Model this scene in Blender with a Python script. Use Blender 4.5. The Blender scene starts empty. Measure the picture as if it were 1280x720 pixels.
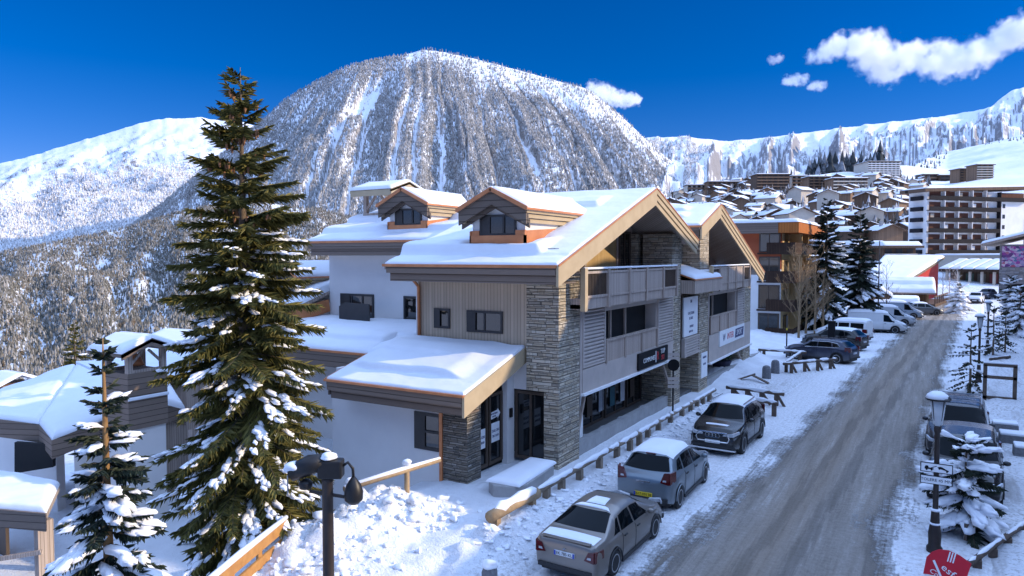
import bpy, bmesh, math, random
import numpy as np
from mathutils import Vector, Matrix
random.seed(7); rng = np.random.default_rng(7)
scene = bpy.context.scene
COL = scene.collection
PI = math.pi
rad = math.radians

# ------------------------------------------------------------------ camera (a drone 7 m above the road)
F_PX = 884.0; YAW = rad(30.7); PITCH = math.atan(40/884.0); CAM_Z = 7.0
_fh = np.array([-math.sin(YAW), math.cos(YAW), 0.0]); _r = np.array([math.cos(YAW), math.sin(YAW), 0.0])
_fw = _fh*math.cos(PITCH)+np.array([0, 0, -math.sin(PITCH)]); _up = _fh*math.sin(PITCH)+np.array([0, 0, math.cos(PITCH)])
_C = np.array([0, 0, CAM_Z])
def ray(u, v): return _fw+_r*(u-640)/F_PX-_up*(v-360)/F_PX
def onz(u, v, z=0.0):
    d = ray(u, v); return _C+d*((z-CAM_Z)/d[2])
def atd(u, v, D): return _C+ray(u, v)*D
def hdir(u):                       # horizontal unit direction of a bearing
    d = _fh+_r*(u-640)/F_PX; return d[:2]/np.linalg.norm(d[:2])
cd = bpy.data.cameras.new('camera'); cam = bpy.data.objects.new('camera', cd); COL.objects.link(cam)
cd.sensor_width = 36.0; cd.lens = 36.0*F_PX/1280.0
cam.location = (0, 0, CAM_Z); cam.rotation_euler = (PI/2-PITCH, 0, YAW)
cd.clip_start = 0.1; cd.clip_end = 60000; scene.camera = cam

# ------------------------------------------------------------------ light
SUN_AZ, SUN_EL = rad(25), rad(22.5)
SUN = Vector((math.cos(SUN_EL)*math.cos(SUN_AZ), math.cos(SUN_EL)*math.sin(SUN_AZ), math.sin(SUN_EL)))
w = bpy.data.worlds.new('World'); scene.world = w; w.use_nodes = True
nt = w.node_tree; bg = nt.nodes['Background']
sky = nt.nodes.new('ShaderNodeTexSky'); sky.sky_type = 'NISHITA'; sky.sun_disc = False
sky.sun_elevation = SUN_EL; sky.sun_rotation = PI/2-SUN_AZ
sky.altitude = 1900; sky.air_density = 1.0; sky.dust_density = 0.0; sky.ozone_density = 4.0
hs = nt.nodes.new('ShaderNodeHueSaturation'); hs.inputs['Saturation'].default_value = 1.38; hs.inputs['Hue'].default_value = 0.497
nt.links.new(sky.outputs[0], hs.inputs['Color'])
tint = nt.nodes.new('ShaderNodeMix'); tint.data_type = 'RGBA'; tint.blend_type = 'MULTIPLY'; tint.inputs[0].default_value = 1.0
tint.inputs[7].default_value = (0.39, 0.29, 0.445, 1); nt.links.new(hs.outputs[0], tint.inputs[6])
# deep polarised blue low down, sky above the frame brightened as added fill light
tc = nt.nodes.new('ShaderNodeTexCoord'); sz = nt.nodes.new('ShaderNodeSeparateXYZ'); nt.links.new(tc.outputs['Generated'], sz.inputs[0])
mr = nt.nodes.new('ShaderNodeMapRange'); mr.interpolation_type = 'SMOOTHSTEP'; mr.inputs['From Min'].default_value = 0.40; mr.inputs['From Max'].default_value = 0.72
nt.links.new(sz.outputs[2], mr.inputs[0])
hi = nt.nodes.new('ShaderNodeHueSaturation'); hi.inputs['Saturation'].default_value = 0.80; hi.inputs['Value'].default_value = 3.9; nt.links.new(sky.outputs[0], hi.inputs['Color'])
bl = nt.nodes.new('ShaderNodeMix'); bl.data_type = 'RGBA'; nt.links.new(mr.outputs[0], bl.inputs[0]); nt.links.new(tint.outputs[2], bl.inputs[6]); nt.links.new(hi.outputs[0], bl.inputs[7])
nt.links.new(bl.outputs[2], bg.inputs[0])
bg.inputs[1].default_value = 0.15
sd = bpy.data.lights.new('sun', 'SUN'); sd.energy = 2.4; sd.angle = rad(0.53); sd.color = (1.0, 0.82, 0.58)
so = bpy.data.objects.new('sun', sd); COL.objects.link(so); so.rotation_euler = SUN.to_track_quat('Z', 'Y').to_euler()
so.location = (30, 10, 40)
vs = scene.view_settings; vs.view_transform = 'Standard'; vs.look = 'None'; vs.gamma = 1.0; vs.exposure = 0.99
scene.cycles.max_bounces = 8; scene.cycles.diffuse_bounces = 6; scene.cycles.glossy_bounces = 3
scene.cycles.transmission_bounces = 4; scene.cycles.volume_bounces = 6; scene.cycles.transparent_max_bounces = 8
scene.cycles.use_denoising = True

# ------------------------------------------------------------------ materials
MATS = {}
def nodes_of(name):
    m = bpy.data.materials.new(name); m.use_nodes = True; MATS[name] = m
    return m, m.node_tree, m.node_tree.nodes['Principled BSDF']
def tex_noise(nt, vec, scale, detail=4, rough=0.6):
    n = nt.nodes.new('ShaderNodeTexNoise'); n.inputs['Scale'].default_value = scale
    n.inputs['Detail'].default_value = detail; n.inputs['Roughness'].default_value = rough
    if vec is not None: nt.links.new(vec, n.inputs['Vector'])
    return n.outputs['Fac']
def ramp(nt, fac, stops):
    r = nt.nodes.new('ShaderNodeValToRGB'); e = r.color_ramp.elements
    while len(e) < len(stops): e.new(0.5)
    for i, (p, c) in enumerate(stops):
        e[i].position = p; e[i].color = (*c, 1) if len(c) == 3 else c
    nt.links.new(fac, r.inputs[0]); return r.outputs[0]
def mixc(nt, fac, a, b, mode='MIX'):
    m = nt.nodes.new('ShaderNodeMix'); m.data_type = 'RGBA'; m.blend_type = mode
    for s, x in ((0, fac), (6, a), (7, b)):
        if isinstance(x, (int, float)): m.inputs[s].default_value = x
        elif isinstance(x, tuple): m.inputs[s].default_value = (*x, 1)
        else: nt.links.new(x, m.inputs[s])
    return m.outputs[2]
def math_n(nt, op, a, b=0.0, clamp=False):
    m = nt.nodes.new('ShaderNodeMath'); m.operation = op; m.use_clamp = clamp
    for i, x in enumerate((a, b)):
        if isinstance(x, (int, float)): m.inputs[i].default_value = x
        else: nt.links.new(x, m.inputs[i])
    return m.outputs[0]
def bump(nt, bs, h, strength=0.3, dist=0.02):
    b = nt.nodes.new('ShaderNodeBump'); b.inputs['Strength'].default_value = strength; b.inputs['Distance'].default_value = dist
    nt.links.new(h, b.inputs['Height']); nt.links.new(b.outputs[0], bs.inputs['Normal'])
def objco(nt): return nt.nodes.new('ShaderNodeTexCoord').outputs['Object']
def geopos(nt): return nt.nodes.new('ShaderNodeNewGeometry').outputs['Position']
def mat(name, c1, c2=None, scale=3.0, rough=0.7, metal=0.0, bmp=0.0, bscale=None, bdist=0.01, spec=0.5, coat=0.0):
    m, nt, bs = nodes_of(name)
    co = objco(nt)
    if c2 is None: c2 = tuple(x*0.8 for x in c1)
    f = tex_noise(nt, co, scale)
    nt.links.new(ramp(nt, f, [(0.3, c2), (0.7, c1)]), bs.inputs['Base Color'])
    bs.inputs['Roughness'].default_value = rough; bs.inputs['Metallic'].default_value = metal
    bs.inputs['Specular IOR Level'].default_value = spec
    if coat: bs.inputs['Coat Weight'].default_value = coat; bs.inputs['Coat Roughness'].default_value = 0.06
    if bmp: bump(nt, bs, tex_noise(nt, co, bscale or scale*6, 5), bmp, bdist)
    return m
def wallco(nt):                    # (x+y, z): runs along any axis-aligned wall
    s = nt.nodes.new('ShaderNodeSeparateXYZ'); nt.links.new(objco(nt), s.inputs[0])
    u = math_n(nt, 'ADD', s.outputs[0], s.outputs[1])
    c = nt.nodes.new('ShaderNodeCombineXYZ'); nt.links.new(u, c.inputs[0]); nt.links.new(s.outputs[2], c.inputs[1])
    return c.outputs[0], u, s.outputs[2]
def planks(name, c1, c2, width=0.12, vertical=True, rough=0.75, gap=0.35):
    m, nt, bs = nodes_of(name)
    vec, u, z = wallco(nt)
    t = u if vertical else z
    q = math_n(nt, 'DIVIDE', t, width)
    fr = math_n(nt, 'FRACT', q); fl = math_n(nt, 'FLOOR', q)
    edge = math_n(nt, 'LESS_THAN', math_n(nt, 'ABSOLUTE', math_n(nt, 'SUBTRACT', fr, 0.5)), 0.44)
    wn = nt.nodes.new('ShaderNodeTexWhiteNoise'); wn.noise_dimensions = '1D'; nt.links.new(fl, wn.inputs['W'])
    mp = nt.nodes.new('ShaderNodeMapping'); mp.inputs['Scale'].default_value = (14, 1.2, 1) if vertical else (1.2, 14, 1)
    nt.links.new(vec, mp.inputs[0])
    g = tex_noise(nt, mp.outputs[0], 2.0, 5)
    blend = math_n(nt, 'ADD', math_n(nt, 'MULTIPLY', wn.outputs['Value'], 0.45), math_n(nt, 'MULTIPLY', g, 0.6))
    col = ramp(nt, blend, [(0.2, c2), (0.85, c1)])
    col = mixc(nt, edge, tuple(x*gap for x in c2), col)
    nt.links.new(col, bs.inputs['Base Color']); bs.inputs['Roughness'].default_value = rough; bs.inputs['Specular IOR Level'].default_value = 0.12
    bump(nt, bs, math_n(nt, 'ADD', edge, math_n(nt, 'MULTIPLY', g, 0.3)), 0.5, 0.01)
    return m
def stonemat(name, cols, mortar, bw=0.34, bh=0.085):
    """coursed ledge stone: every course has its own stone length and shift, every stone its own tone"""
    m, nt, bs = nodes_of(name)
    vec, u0, z0 = wallco(nt)
    n = nt.nodes.new('ShaderNodeTexNoise'); n.inputs['Scale'].default_value = 3.0; n.inputs['Detail'].default_value = 5; nt.links.new(vec, n.inputs['Vector'])
    sn = nt.nodes.new('ShaderNodeSeparateColor'); nt.links.new(n.outputs['Color'], sn.inputs[0])
    u = math_n(nt, 'ADD', u0, math_n(nt, 'MULTIPLY', sn.outputs[0], 0.05)); z = math_n(nt, 'ADD', z0, math_n(nt, 'MULTIPLY', sn.outputs[1], 0.035))
    def white(x, y=None):
        w_ = nt.nodes.new('ShaderNodeTexWhiteNoise'); w_.noise_dimensions = '2D'; c = nt.nodes.new('ShaderNodeCombineXYZ'); nt.links.new(x, c.inputs[0])
        if y is not None: nt.links.new(y, c.inputs[1])
        nt.links.new(c.outputs[0], w_.inputs['Vector']); return w_
    zz = math_n(nt, 'DIVIDE', z, bh)
    wob = math_n(nt, 'MULTIPLY', math_n(nt, 'SINE', math_n(nt, 'MULTIPLY', zz, 1.93)), 0.30)          # uneven course heights
    zz = math_n(nt, 'ADD', zz, wob)
    row = math_n(nt, 'FLOOR', zz); fz = math_n(nt, 'FRACT', zz)
    wr = white(row); ln = math_n(nt, 'MULTIPLY', math_n(nt, 'ADD', math_n(nt, 'MULTIPLY', wr.outputs['Value'], 1.1), 0.55), bw)
    sr = nt.nodes.new('ShaderNodeSeparateColor'); nt.links.new(wr.outputs['Color'], sr.inputs[0])
    uu = math_n(nt, 'ADD', math_n(nt, 'DIVIDE', u, ln), math_n(nt, 'MULTIPLY', sr.outputs[1], 9.0))
    uu = math_n(nt, 'ADD', uu, math_n(nt, 'MULTIPLY', math_n(nt, 'SINE', math_n(nt, 'MULTIPLY', uu, 2.3)), 0.28))
    cell = math_n(nt, 'FLOOR', uu); fu = math_n(nt, 'FRACT', uu)
    wc = white(cell, row); sc = nt.nodes.new('ShaderNodeSeparateColor'); nt.links.new(wc.outputs['Color'], sc.inputs[0])
    def edge(fr, k): return math_n(nt, 'MULTIPLY', math_n(nt, 'MINIMUM', fr, math_n(nt, 'SUBTRACT', 1.0, fr)), k)
    e = math_n(nt, 'MINIMUM', edge(fz, bh*10), edge(fu, bw*10))
    joint = ramp(nt, e, [(0.03, (1, 1, 1)), (0.13, (0, 0, 0))])
    big = tex_noise(nt, vec, 7.0, 6, 0.75)
    f = math_n(nt, 'ADD', math_n(nt, 'MULTIPLY', sc.outputs[0], 0.62), math_n(nt, 'MULTIPLY', big, 0.42))
    k = len(cols); col = ramp(nt, f, [(0.12+0.80*i/(k-1), c) for i, c in enumerate(cols)])
    warm = mixc(nt, math_n(nt, 'MULTIPLY', sc.outputs[1], 0.4), col, tuple(x*y for x, y in zip(cols[-2], (1.15, 0.95, 0.70))))
    nt.links.new(mixc(nt, math_n(nt, 'MULTIPLY', joint, 0.8), warm, mortar), bs.inputs['Base Color']); bs.inputs['Roughness'].default_value = 0.85; bs.inputs['Specular IOR Level'].default_value = 0.2
    h = math_n(nt, 'ADD', math_n(nt, 'SUBTRACT', 1.0, joint), math_n(nt, 'ADD', math_n(nt, 'MULTIPLY', sc.outputs[2], 0.9), math_n(nt, 'MULTIPLY', big, 0.6)))
    bump(nt, bs, h, 1.0, 0.035)
    return m
def snowmat(name, c=(0.80, 0.81, 0.84), c2=None, sc=6.0, b=0.5, dist=0.03, sparkle=False):
    m, nt, bs = nodes_of(name)
    p = geopos(nt)
    f = tex_noise(nt, p, sc*0.25, 5)
    nt.links.new(ramp(nt, f, [(0.25, c2 or tuple(x*0.94 for x in c)), (0.7, c)]), bs.inputs['Base Color'])
    bs.inputs['Roughness'].default_value = 0.75; bs.inputs['Specular IOR Level'].default_value = 0.2
    bump(nt, bs, math_n(nt, 'ADD', tex_noise(nt, p, sc, 6), math_n(nt, 'MULTIPLY', tex_noise(nt, p, sc*9, 3), 0.25)), b, dist)
    return m
SNOW = snowmat('snow_roof_mat', b=0.22, dist=0.03)
SNOWT = snowmat('snow_tree_mat', (0.90, 0.90, 0.92), sc=14, b=0.5, dist=0.02)
STONE = stonemat('stacked_stone', [(0.18, 0.16, 0.13), (0.38, 0.33, 0.26), (0.52, 0.46, 0.37), (0.68, 0.61, 0.50)], (0.085, 0.078, 0.07), 0.28, 0.072)
STUCCO = mat('stucco', (0.76, 0.72, 0.68), (0.69, 0.65, 0.615), 0.7, 0.9, bmp=0.15, bscale=60)
WHITEW = mat('white_render', (0.80, 0.79, 0.77), (0.70, 0.69, 0.67), 0.5, 0.9)
WOODV = planks('weathered_planks', (0.60, 0.465, 0.33), (0.47, 0.36, 0.255), 0.13, gap=0.55)
WOODG = planks('grey_planks', (0.50, 0.40, 0.33), (0.36, 0.285, 0.235), 0.10)
WOODH = planks('grey_boards', (0.24, 0.18, 0.14), (0.165, 0.125, 0.10), 0.2, vertical=False, gap=0.5)
WOODD = planks('dark_dormer_boards', (0.19, 0.15, 0.12), (0.13, 0.10, 0.08), 0.22, vertical=False, gap=0.45)
WOODY = mat('pale_larch', (0.50, 0.39, 0.25), (0.42, 0.32, 0.20), 1.6, 0.75, bmp=0.15, bscale=24, spec=0.2)
WOODL = planks('honey_planks', (0.50, 0.34, 0.16), (0.40, 0.26, 0.11), 0.12)
WOODO = mat('orange_planks', (0.50, 0.25, 0.07), (0.36, 0.16, 0.04), 5, 0.6, bmp=0.2)
LOG = mat('pine_log', (0.42, 0.29, 0.16), (0.26, 0.17, 0.09), 6, 0.8, bmp=0.3)
LOGD = mat('dark_log', (0.13, 0.09, 0.065), (0.07, 0.05, 0.04), 6, 0.85, bmp=0.3)
SOFFIT = planks('soffit_boards', (0.44, 0.36, 0.30), (0.34, 0.275, 0.225), 0.15)
COPPER = mat('copper', (0.62, 0.25, 0.10), (0.48, 0.17, 0.065), 2, 0.45, 0.35, spec=0.5)
FRAME = mat('dark_frame', (0.035, 0.03, 0.028), (0.022, 0.02, 0.018), 4, 0.5)
FRAMEB = mat('brown_frame', (0.09, 0.06, 0.04), (0.06, 0.04, 0.028), 4, 0.55)
PANELG = mat('grey_panel', (0.49, 0.41, 0.355), (0.41, 0.345, 0.30), 1.5, 0.7, bmp=0.08)
BLACK = mat('black_metal', (0.022, 0.020, 0.020), (0.012, 0.011, 0.011), 6, 0.45, 0.3)
BROWNM = mat('brown_metal', (0.045, 0.032, 0.026), (0.028, 0.02, 0.017), 5, 0.5, 0.3)
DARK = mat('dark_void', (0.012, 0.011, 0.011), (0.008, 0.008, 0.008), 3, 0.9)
CONC = mat('concrete', (0.36, 0.35, 0.34), (0.27, 0.265, 0.26), 2.5, 0.85, bmp=0.25)
GRANITE = mat('granite_post', (0.20, 0.20, 0.21), (0.11, 0.11, 0.12), 16, 0.8, bmp=0.3)
WHITEP = mat('white_paint', (0.80, 0.80, 0.80), (0.74, 0.74, 0.74), 3, 0.5)
BLACKP = mat('black_panel', (0.010, 0.010, 0.012), (0.008, 0.008, 0.010), 3, 0.7, spec=0.15)
REDP = mat('red_paint', (0.60, 0.02, 0.03), (0.45, 0.015, 0.025), 3, 0.5)
REDB = mat('red_banner_cloth', (0.62, 0.012, 0.03), (0.50, 0.01, 0.025), 2, 0.75)
NAVY = mat('navy_letter', (0.02, 0.03, 0.12), None, 3, 0.5)
REDW = planks('red_wall', (0.55, 0.06, 0.04), (0.42, 0.04, 0.03), 0.2, gap=0.7)
ORANGEW = planks('orange_boards', (0.50, 0.17, 0.045), (0.38, 0.12, 0.03), 0.22, gap=0.6)
RUST = mat('rust_render', (0.42, 0.10, 0.035), (0.36, 0.08, 0.028), 1, 0.85)
BALC = planks('dark_balcony', (0.075, 0.045, 0.032), (0.045, 0.028, 0.02), 0.14)
HOTB = planks('black_balcony', (0.024, 0.022, 0.025), (0.016, 0.015, 0.018), 0.2)
HOTW = planks('brown_shutter', (0.17, 0.075, 0.05), (0.12, 0.052, 0.035), 0.25)
CHALW = planks('chalet_wood', (0.30, 0.19, 0.12), (0.18, 0.115, 0.075), 0.3)
CHALD = planks('dark_chalet_wood', (0.17, 0.11, 0.075), (0.10, 0.066, 0.046), 0.3)
CREAM = mat('cream_render', (0.60, 0.52, 0.42), (0.52, 0.45, 0.36), 0.6, 0.9)
def glassmat(name, c=(0.012, 0.014, 0.016), rough=0.04, spec=0.5):
    m, nt, bs = nodes_of(name); bs.inputs['Base Color'].default_value = (*c, 1)
    nt.links.new(ramp(nt, tex_noise(nt, objco(nt), 1.3), [(0.3, tuple(x*0.6 for x in c)), (0.7, c)]), bs.inputs['Base Color'])
    bs.inputs['Roughness'].default_value = rough; bs.inputs['IOR'].default_value = 1.5; bs.inputs['Specular IOR Level'].default_value = spec
    return m
GLASS = glassmat('window_glass', spec=0.8)
GLASSM = glassmat('mirror_window_glass', (0.016, 0.017, 0.018), 0.03, 0.8); MATS['mirror_window_glass'].node_tree.nodes['Principled BSDF'].inputs['IOR'].default_value = 1.5
CGLASS = glassmat('car_glass', (0.004, 0.007, 0.009), 0.05, 0.14)
TYRE = mat('tyre_rubber', (0.022, 0.022, 0.023), (0.012, 0.012, 0.012), 20, 0.85)
RIM = mat('alloy_rim', (0.45, 0.45, 0.46), (0.36, 0.36, 0.37), 8, 0.4, 0.7)
CHROME = mat('chrome_trim', (0.65, 0.66, 0.68), (0.55, 0.56, 0.58), 8, 0.2, 0.9)
PLAST = mat('black_plastic', (0.025, 0.025, 0.027), (0.018, 0.018, 0.019), 10, 0.6)
TAIL = mat('tail_lens', (0.11, 0.006, 0.008), (0.06, 0.003, 0.004), 10, 0.15, coat=0.5)
HEADL = mat('head_lens', (0.55, 0.57, 0.60), (0.35, 0.36, 0.38), 12, 0.1, coat=0.5)
PLATEW = mat('plate_white', (0.72, 0.74, 0.75), None, 4, 0.4)
PLATEY = mat('plate_yellow', (0.72, 0.52, 0.03), None, 4, 0.4)
EUBLUE = mat('plate_blue', (0.02, 0.06, 0.40), None, 4, 0.4)
def paint(name, c, metal=0.5, rough=0.32, dirt=0.35):
    m, nt, bs = nodes_of(name)
    co = objco(nt); s = nt.nodes.new('ShaderNodeSeparateXYZ'); nt.links.new(co, s.inputs[0])
    d = math_n(nt, 'MULTIPLY', math_n(nt, 'SUBTRACT', 0.75, s.outputs[2]), 1.6, True)   # road salt spray on the lower sides
    n = tex_noise(nt, co, 5.0, 6)
    f = math_n(nt, 'MULTIPLY', math_n(nt, 'ADD', d, math_n(nt, 'MULTIPLY', n, 0.5)), dirt, True)
    nt.links.new(mixc(nt, f, c, (0.30, 0.285, 0.27)), bs.inputs['Base Color'])
    bs.inputs['Metallic'].default_value = metal
    nt.links.new(math_n(nt, 'ADD', math_n(nt, 'MULTIPLY', f, 0.5), rough), bs.inputs['Roughness'])
    bs.inputs['Coat Weight'].default_value = 0.4; bs.inputs['Coat Roughness'].default_value = 0.12
    return m

# ------------------------------------------------------------------ mesh helpers
def root_loc(o):
    v = Vector((0, 0, 0))
    while o is not None: v += o.location; o = o.parent
    return v
class MB:
    def __init__(s): s.v = []; s.f = []; s.m = []
    def add(s, vs, fs, mi=0):
        b = len(s.v); s.v += [tuple(map(float, p)) for p in vs]
        for f in fs: s.f.append(tuple(b+i for i in f)); s.m.append(mi)
        return s
    def box(s, x0, x1, y0, y1, z0, z1, mi=0):
        x0, x1 = sorted((x0, x1)); y0, y1 = sorted((y0, y1)); z0, z1 = sorted((z0, z1))
        return s.add([(x0, y0, z0), (x1, y0, z0), (x1, y1, z0), (x0, y1, z0), (x0, y0, z1), (x1, y0, z1), (x1, y1, z1), (x0, y1, z1)],
                     [(0, 3, 2, 1), (4, 5, 6, 7), (0, 1, 5, 4), (1, 2, 6, 5), (2, 3, 7, 6), (3, 0, 4, 7)], mi)
    def obox(s, c, size, rot=None, mi=0):
        R = rot or Matrix.Identity(3); h = [x/2 for x in size]; c = Vector(c)
        P = [c+R @ Vector((a*h[0], b*h[1], d*h[2])) for d in (-1, 1) for a, b in ((-1, -1), (1, -1), (1, 1), (-1, 1))]
        return s.add(P, [(0, 3, 2, 1), (4, 5, 6, 7), (0, 1, 5, 4), (1, 2, 6, 5), (2, 3, 7, 6), (3, 0, 4, 7)], mi)
    def beam(s, a, b, wd, ht, mi=0, up=(0, 0, 1)):
        a = Vector(a); b = Vector(b); d = b-a; L = d.length; d.normalize(); u = Vector(up)
        sd_ = d.cross(u)
        if sd_.length < 1e-4: sd_ = d.cross(Vector((1, 0, 0)))
        sd_.normalize(); u = sd_.cross(d)
        R = Matrix((d, sd_, u)).transposed()
        return s.obox((a+b)/2, (L, wd, ht), R, mi)
    def prism(s, poly, ext, mi=0):     # planar polygon swept along a vector
        n = len(poly); e = Vector(ext); P = [Vector(p) for p in poly]
        s.add(P+[p+e for p in P], [tuple(range(n-1, -1, -1)), tuple(range(n, 2*n))]+[(i, (i+1) % n, n+(i+1) % n, n+i) for i in range(n)], mi)
        return s
    def tube(s, pts, rs, n=8, mi=0, cap=True):
        pts = [Vector(p) for p in pts]
        if not isinstance(rs, (list, tuple)): rs = [rs]*len(pts)
        b = len(s.v); ref = None
        for i, p in enumerate(pts):
            d = (pts[min(i+1, len(pts)-1)]-pts[max(i-1, 0)]).normalized()
            if ref is None: ref = d.orthogonal().normalized()
            ref = (ref-d*ref.dot(d)).normalized(); o = d.cross(ref)
            for k in range(n):
                a = 2*PI*k/n; s.v.append(tuple(p+(ref*math.cos(a)+o*math.sin(a))*rs[i]))
        for i in range(len(pts)-1):
            for k in range(n):
                s.f.append((b+i*n+k, b+i*n+(k+1) % n, b+(i+1)*n+(k+1) % n, b+(i+1)*n+k)); s.m.append(mi)
        if cap:
            s.f.append(tuple(b+k for k in range(n-1, -1, -1))); s.m.append(mi)
            e = b+(len(pts)-1)*n; s.f.append(tuple(e+k for k in range(n))); s.m.append(mi)
        return s
    def lathe(s, prof, c=(0, 0, 0), n=16, axis='Z', mi=0):
        b = len(s.v); c = Vector(c)
        for r, z in prof:
            for k in range(n):
                a = 2*PI*k/n; x, y = r*math.cos(a), r*math.sin(a)
                p = (x, y, z) if axis == 'Z' else (z, x, y)
                s.v.append(tuple(c+Vector(p)))
        for i in range(len(prof)-1):
            for k in range(n):
                s.f.append((b+i*n+k, b+i*n+(k+1) % n, b+(i+1)*n+(k+1) % n, b+(i+1)*n+k)); s.m.append(mi)
        if prof[0][0] > 1e-3: s.f.append(tuple(b+k for k in range(n-1, -1, -1))); s.m.append(mi)
        if prof[-1][0] > 1e-3: e = b+(len(prof)-1)*n; s.f.append(tuple(e+k for k in range(n))); s.m.append(mi)
        return s
    def blob(s, c, r, seed=0, sub=1, amp=0.25, sq=(1, 1, 1), mi=0):
        V, Fc = ICO[sub]; rs = random.Random(seed); ph = [rs.uniform(0, 6.28) for _ in range(6)]
        P = []
        for x, y, z in V:
            k = 1+amp*(math.sin(3*x+ph[0])*math.sin(2.6*y+ph[1])+0.6*math.sin(5*z+ph[2]+2*x))
            P.append((c[0]+x*r*k*sq[0], c[1]+y*r*k*sq[1], c[2]+z*r*k*sq[2]))
        return s.add(P, Fc, mi)
    def build(s, name, mats, parent=None, world=True, smooth=False, bevel=0.0):
        me = bpy.data.meshes.new(name)
        V = np.array(s.v, dtype=np.float64).reshape(-1, 3)
        if world and parent is not None: V = V-np.array(root_loc(parent))
        me.from_pydata(V.tolist(), [], s.f)
        if not isinstance(mats, (list, tuple)): mats = [mats]
        for m in mats: me.materials.append(m)
        if len(mats) > 1: me.polygons.foreach_set('material_index', s.m)
        if smooth: me.polygons.foreach_set('use_smooth', [True]*len(s.f))
        me.update()
        o = bpy.data.objects.new(name, me); COL.objects.link(o)
        if parent is not None: o.parent = parent
        if bevel:
            b = o.modifiers.new('bevel', 'BEVEL'); b.width = bevel; b.segments = 2; b.limit_method = 'ANGLE'; b.angle_limit = rad(40)
        return o
def _ico(sub):
    bm = bmesh.new(); bmesh.ops.create_icosphere(bm, subdivisions=sub+1, radius=1)
    r = ([tuple(v.co) for v in bm.verts], [tuple(v.index for v in f.verts) for f in bm.faces]); bm.free(); return r
ICO = {0: _ico(0), 1: _ico(1), 2: _ico(2)}
def np_mesh(name, V, Fq, mats, parent=None, smooth=True, mi=None):
    """fast mesh from numpy: V (n,3), Fq (m,3 or 4)"""
    me = bpy.data.meshes.new(name); n, k = len(Fq), Fq.shape[1]
    me.vertices.add(len(V)); me.vertices.foreach_set('co', np.ascontiguousarray(V, dtype=np.float32).ravel())
    me.loops.add(n*k); me.loops.foreach_set('vertex_index', np.ascontiguousarray(Fq, dtype=np.int32).ravel())
    me.polygons.add(n); me.polygons.foreach_set('loop_start', np.arange(0, n*k, k, dtype=np.int32))
    me.polygons.foreach_set('use_smooth', np.full(n, smooth))
    if not isinstance(mats, (list, tuple)): mats = [mats]
    for m in mats: me.materials.append(m)
    if mi is not None: me.polygons.foreach_set('material_index', np.ascontiguousarray(mi, dtype=np.int32))
    me.update(calc_edges=True); me.validate()
    o = bpy.data.objects.new(name, me); COL.objects.link(o)
    if parent is not None: o.parent = parent
    return o
def tag(o, label=None, cat=None, group=None, kind=None):
    if label: o['label'] = label
    if cat: o['category'] = cat
    if group: o['group'] = group
    if kind: o['kind'] = kind
    return o
def thing(name, label, cat, loc=(0, 0, 0), rotz=0.0, group=None):
    o = bpy.data.objects.new(name, None); COL.objects.link(o); o.empty_display_size = 0.3
    o.location = loc; o.rotation_euler = (0, 0, rotz)
    return tag(o, label, cat, group)
def copy_tree(o, parent=None):
    c = o.copy(); COL.objects.link(c)
    if parent is not None: c.parent = parent
    for ch in list(o.children): copy_tree(ch, c)
    return c
def dup(root, loc, rotz=0.0, label=None, scale=1.0, group=None):
    c = copy_tree(root); c.location = loc; c.rotation_euler = (0, 0, rotz); c.scale = (scale,)*3 if not isinstance(scale, tuple) else scale
    if label: c['label'] = label
    if group: c['group'] = group
    return c
def text(name, body, size, origin, xdir, ydir, m, parent, shear=0.0, extr=0.004, xs=1.0, world=True, align='CENTER', spacing=1.0):
    """lettering mesh standing on a surface: xdir = reading direction, ydir = up"""
    cu = bpy.data.curves.new(name, 'FONT'); cu.body = body; cu.size = size; cu.extrude = extr; cu.shear = shear
    cu.align_x = align; cu.align_y = 'CENTER'; cu.space_character = spacing; cu.resolution_u = 2
    t = bpy.data.objects.new(name, cu); COL.objects.link(t)
    bpy.context.view_layer.update()
    me = bpy.data.meshes.new_from_object(t.evaluated_get(bpy.context.evaluated_depsgraph_get()))
    bpy.data.objects.remove(t)
    X = Vector(xdir).normalized(); Y = Vector(ydir).normalized(); Z = X.cross(Y)
    o0 = Vector(origin)-(root_loc(parent) if (parent is not None and world) else Vector((0, 0, 0)))
    M = Matrix((X*xs, Y, Z)).transposed().to_4x4(); M.translation = o0
    me.transform(M); me.materials.clear(); me.materials.append(m); me.name = name
    o = bpy.data.objects.new(name, me); COL.objects.link(o)
    if parent is not None: o.parent = parent
    return o

# ------------------------------------------------------------------ noise
def _hash(ix, iy, seed):
    h = (ix.astype(np.int64)*374761393+iy.astype(np.int64)*668265263+seed*1442695041) & 0xffffffff
    h = ((h ^ (h >> 13))*1274126177) & 0xffffffff
    return ((h ^ (h >> 16)) & 0xffff)/65535.0
def vnoise(x, y, seed=0):
    x = np.asarray(x, float); y = np.asarray(y, float)
    ix = np.floor(x); iy = np.floor(y); fx = x-ix; fy = y-iy
    fx = fx*fx*(3-2*fx); fy = fy*fy*(3-2*fy)
    a = _hash(ix, iy, seed); b = _hash(ix+1, iy, seed); c = _hash(ix, iy+1, seed); d = _hash(ix+1, iy+1, seed)
    return (a*(1-fx)+b*fx)*(1-fy)+(c*(1-fx)+d*fx)*fy
def fbm(x, y, oct=5, seed=0, gain=0.5):
    s = 0; a = 1; t = 0
    for k in range(oct):
        s = s+a*(vnoise(x*2**k, y*2**k, seed+k*17)*2-1); t += a; a *= gain
    return s/t
def ridged(x, y, oct=5, seed=0):
    s = 0; a = 1; t = 0
    for k in range(oct):
        s = s+a*(1-np.abs(vnoise(x*2**k, y*2**k, seed+k*31)*2-1)); t += a; a *= 0.5
    return s/t
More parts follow.
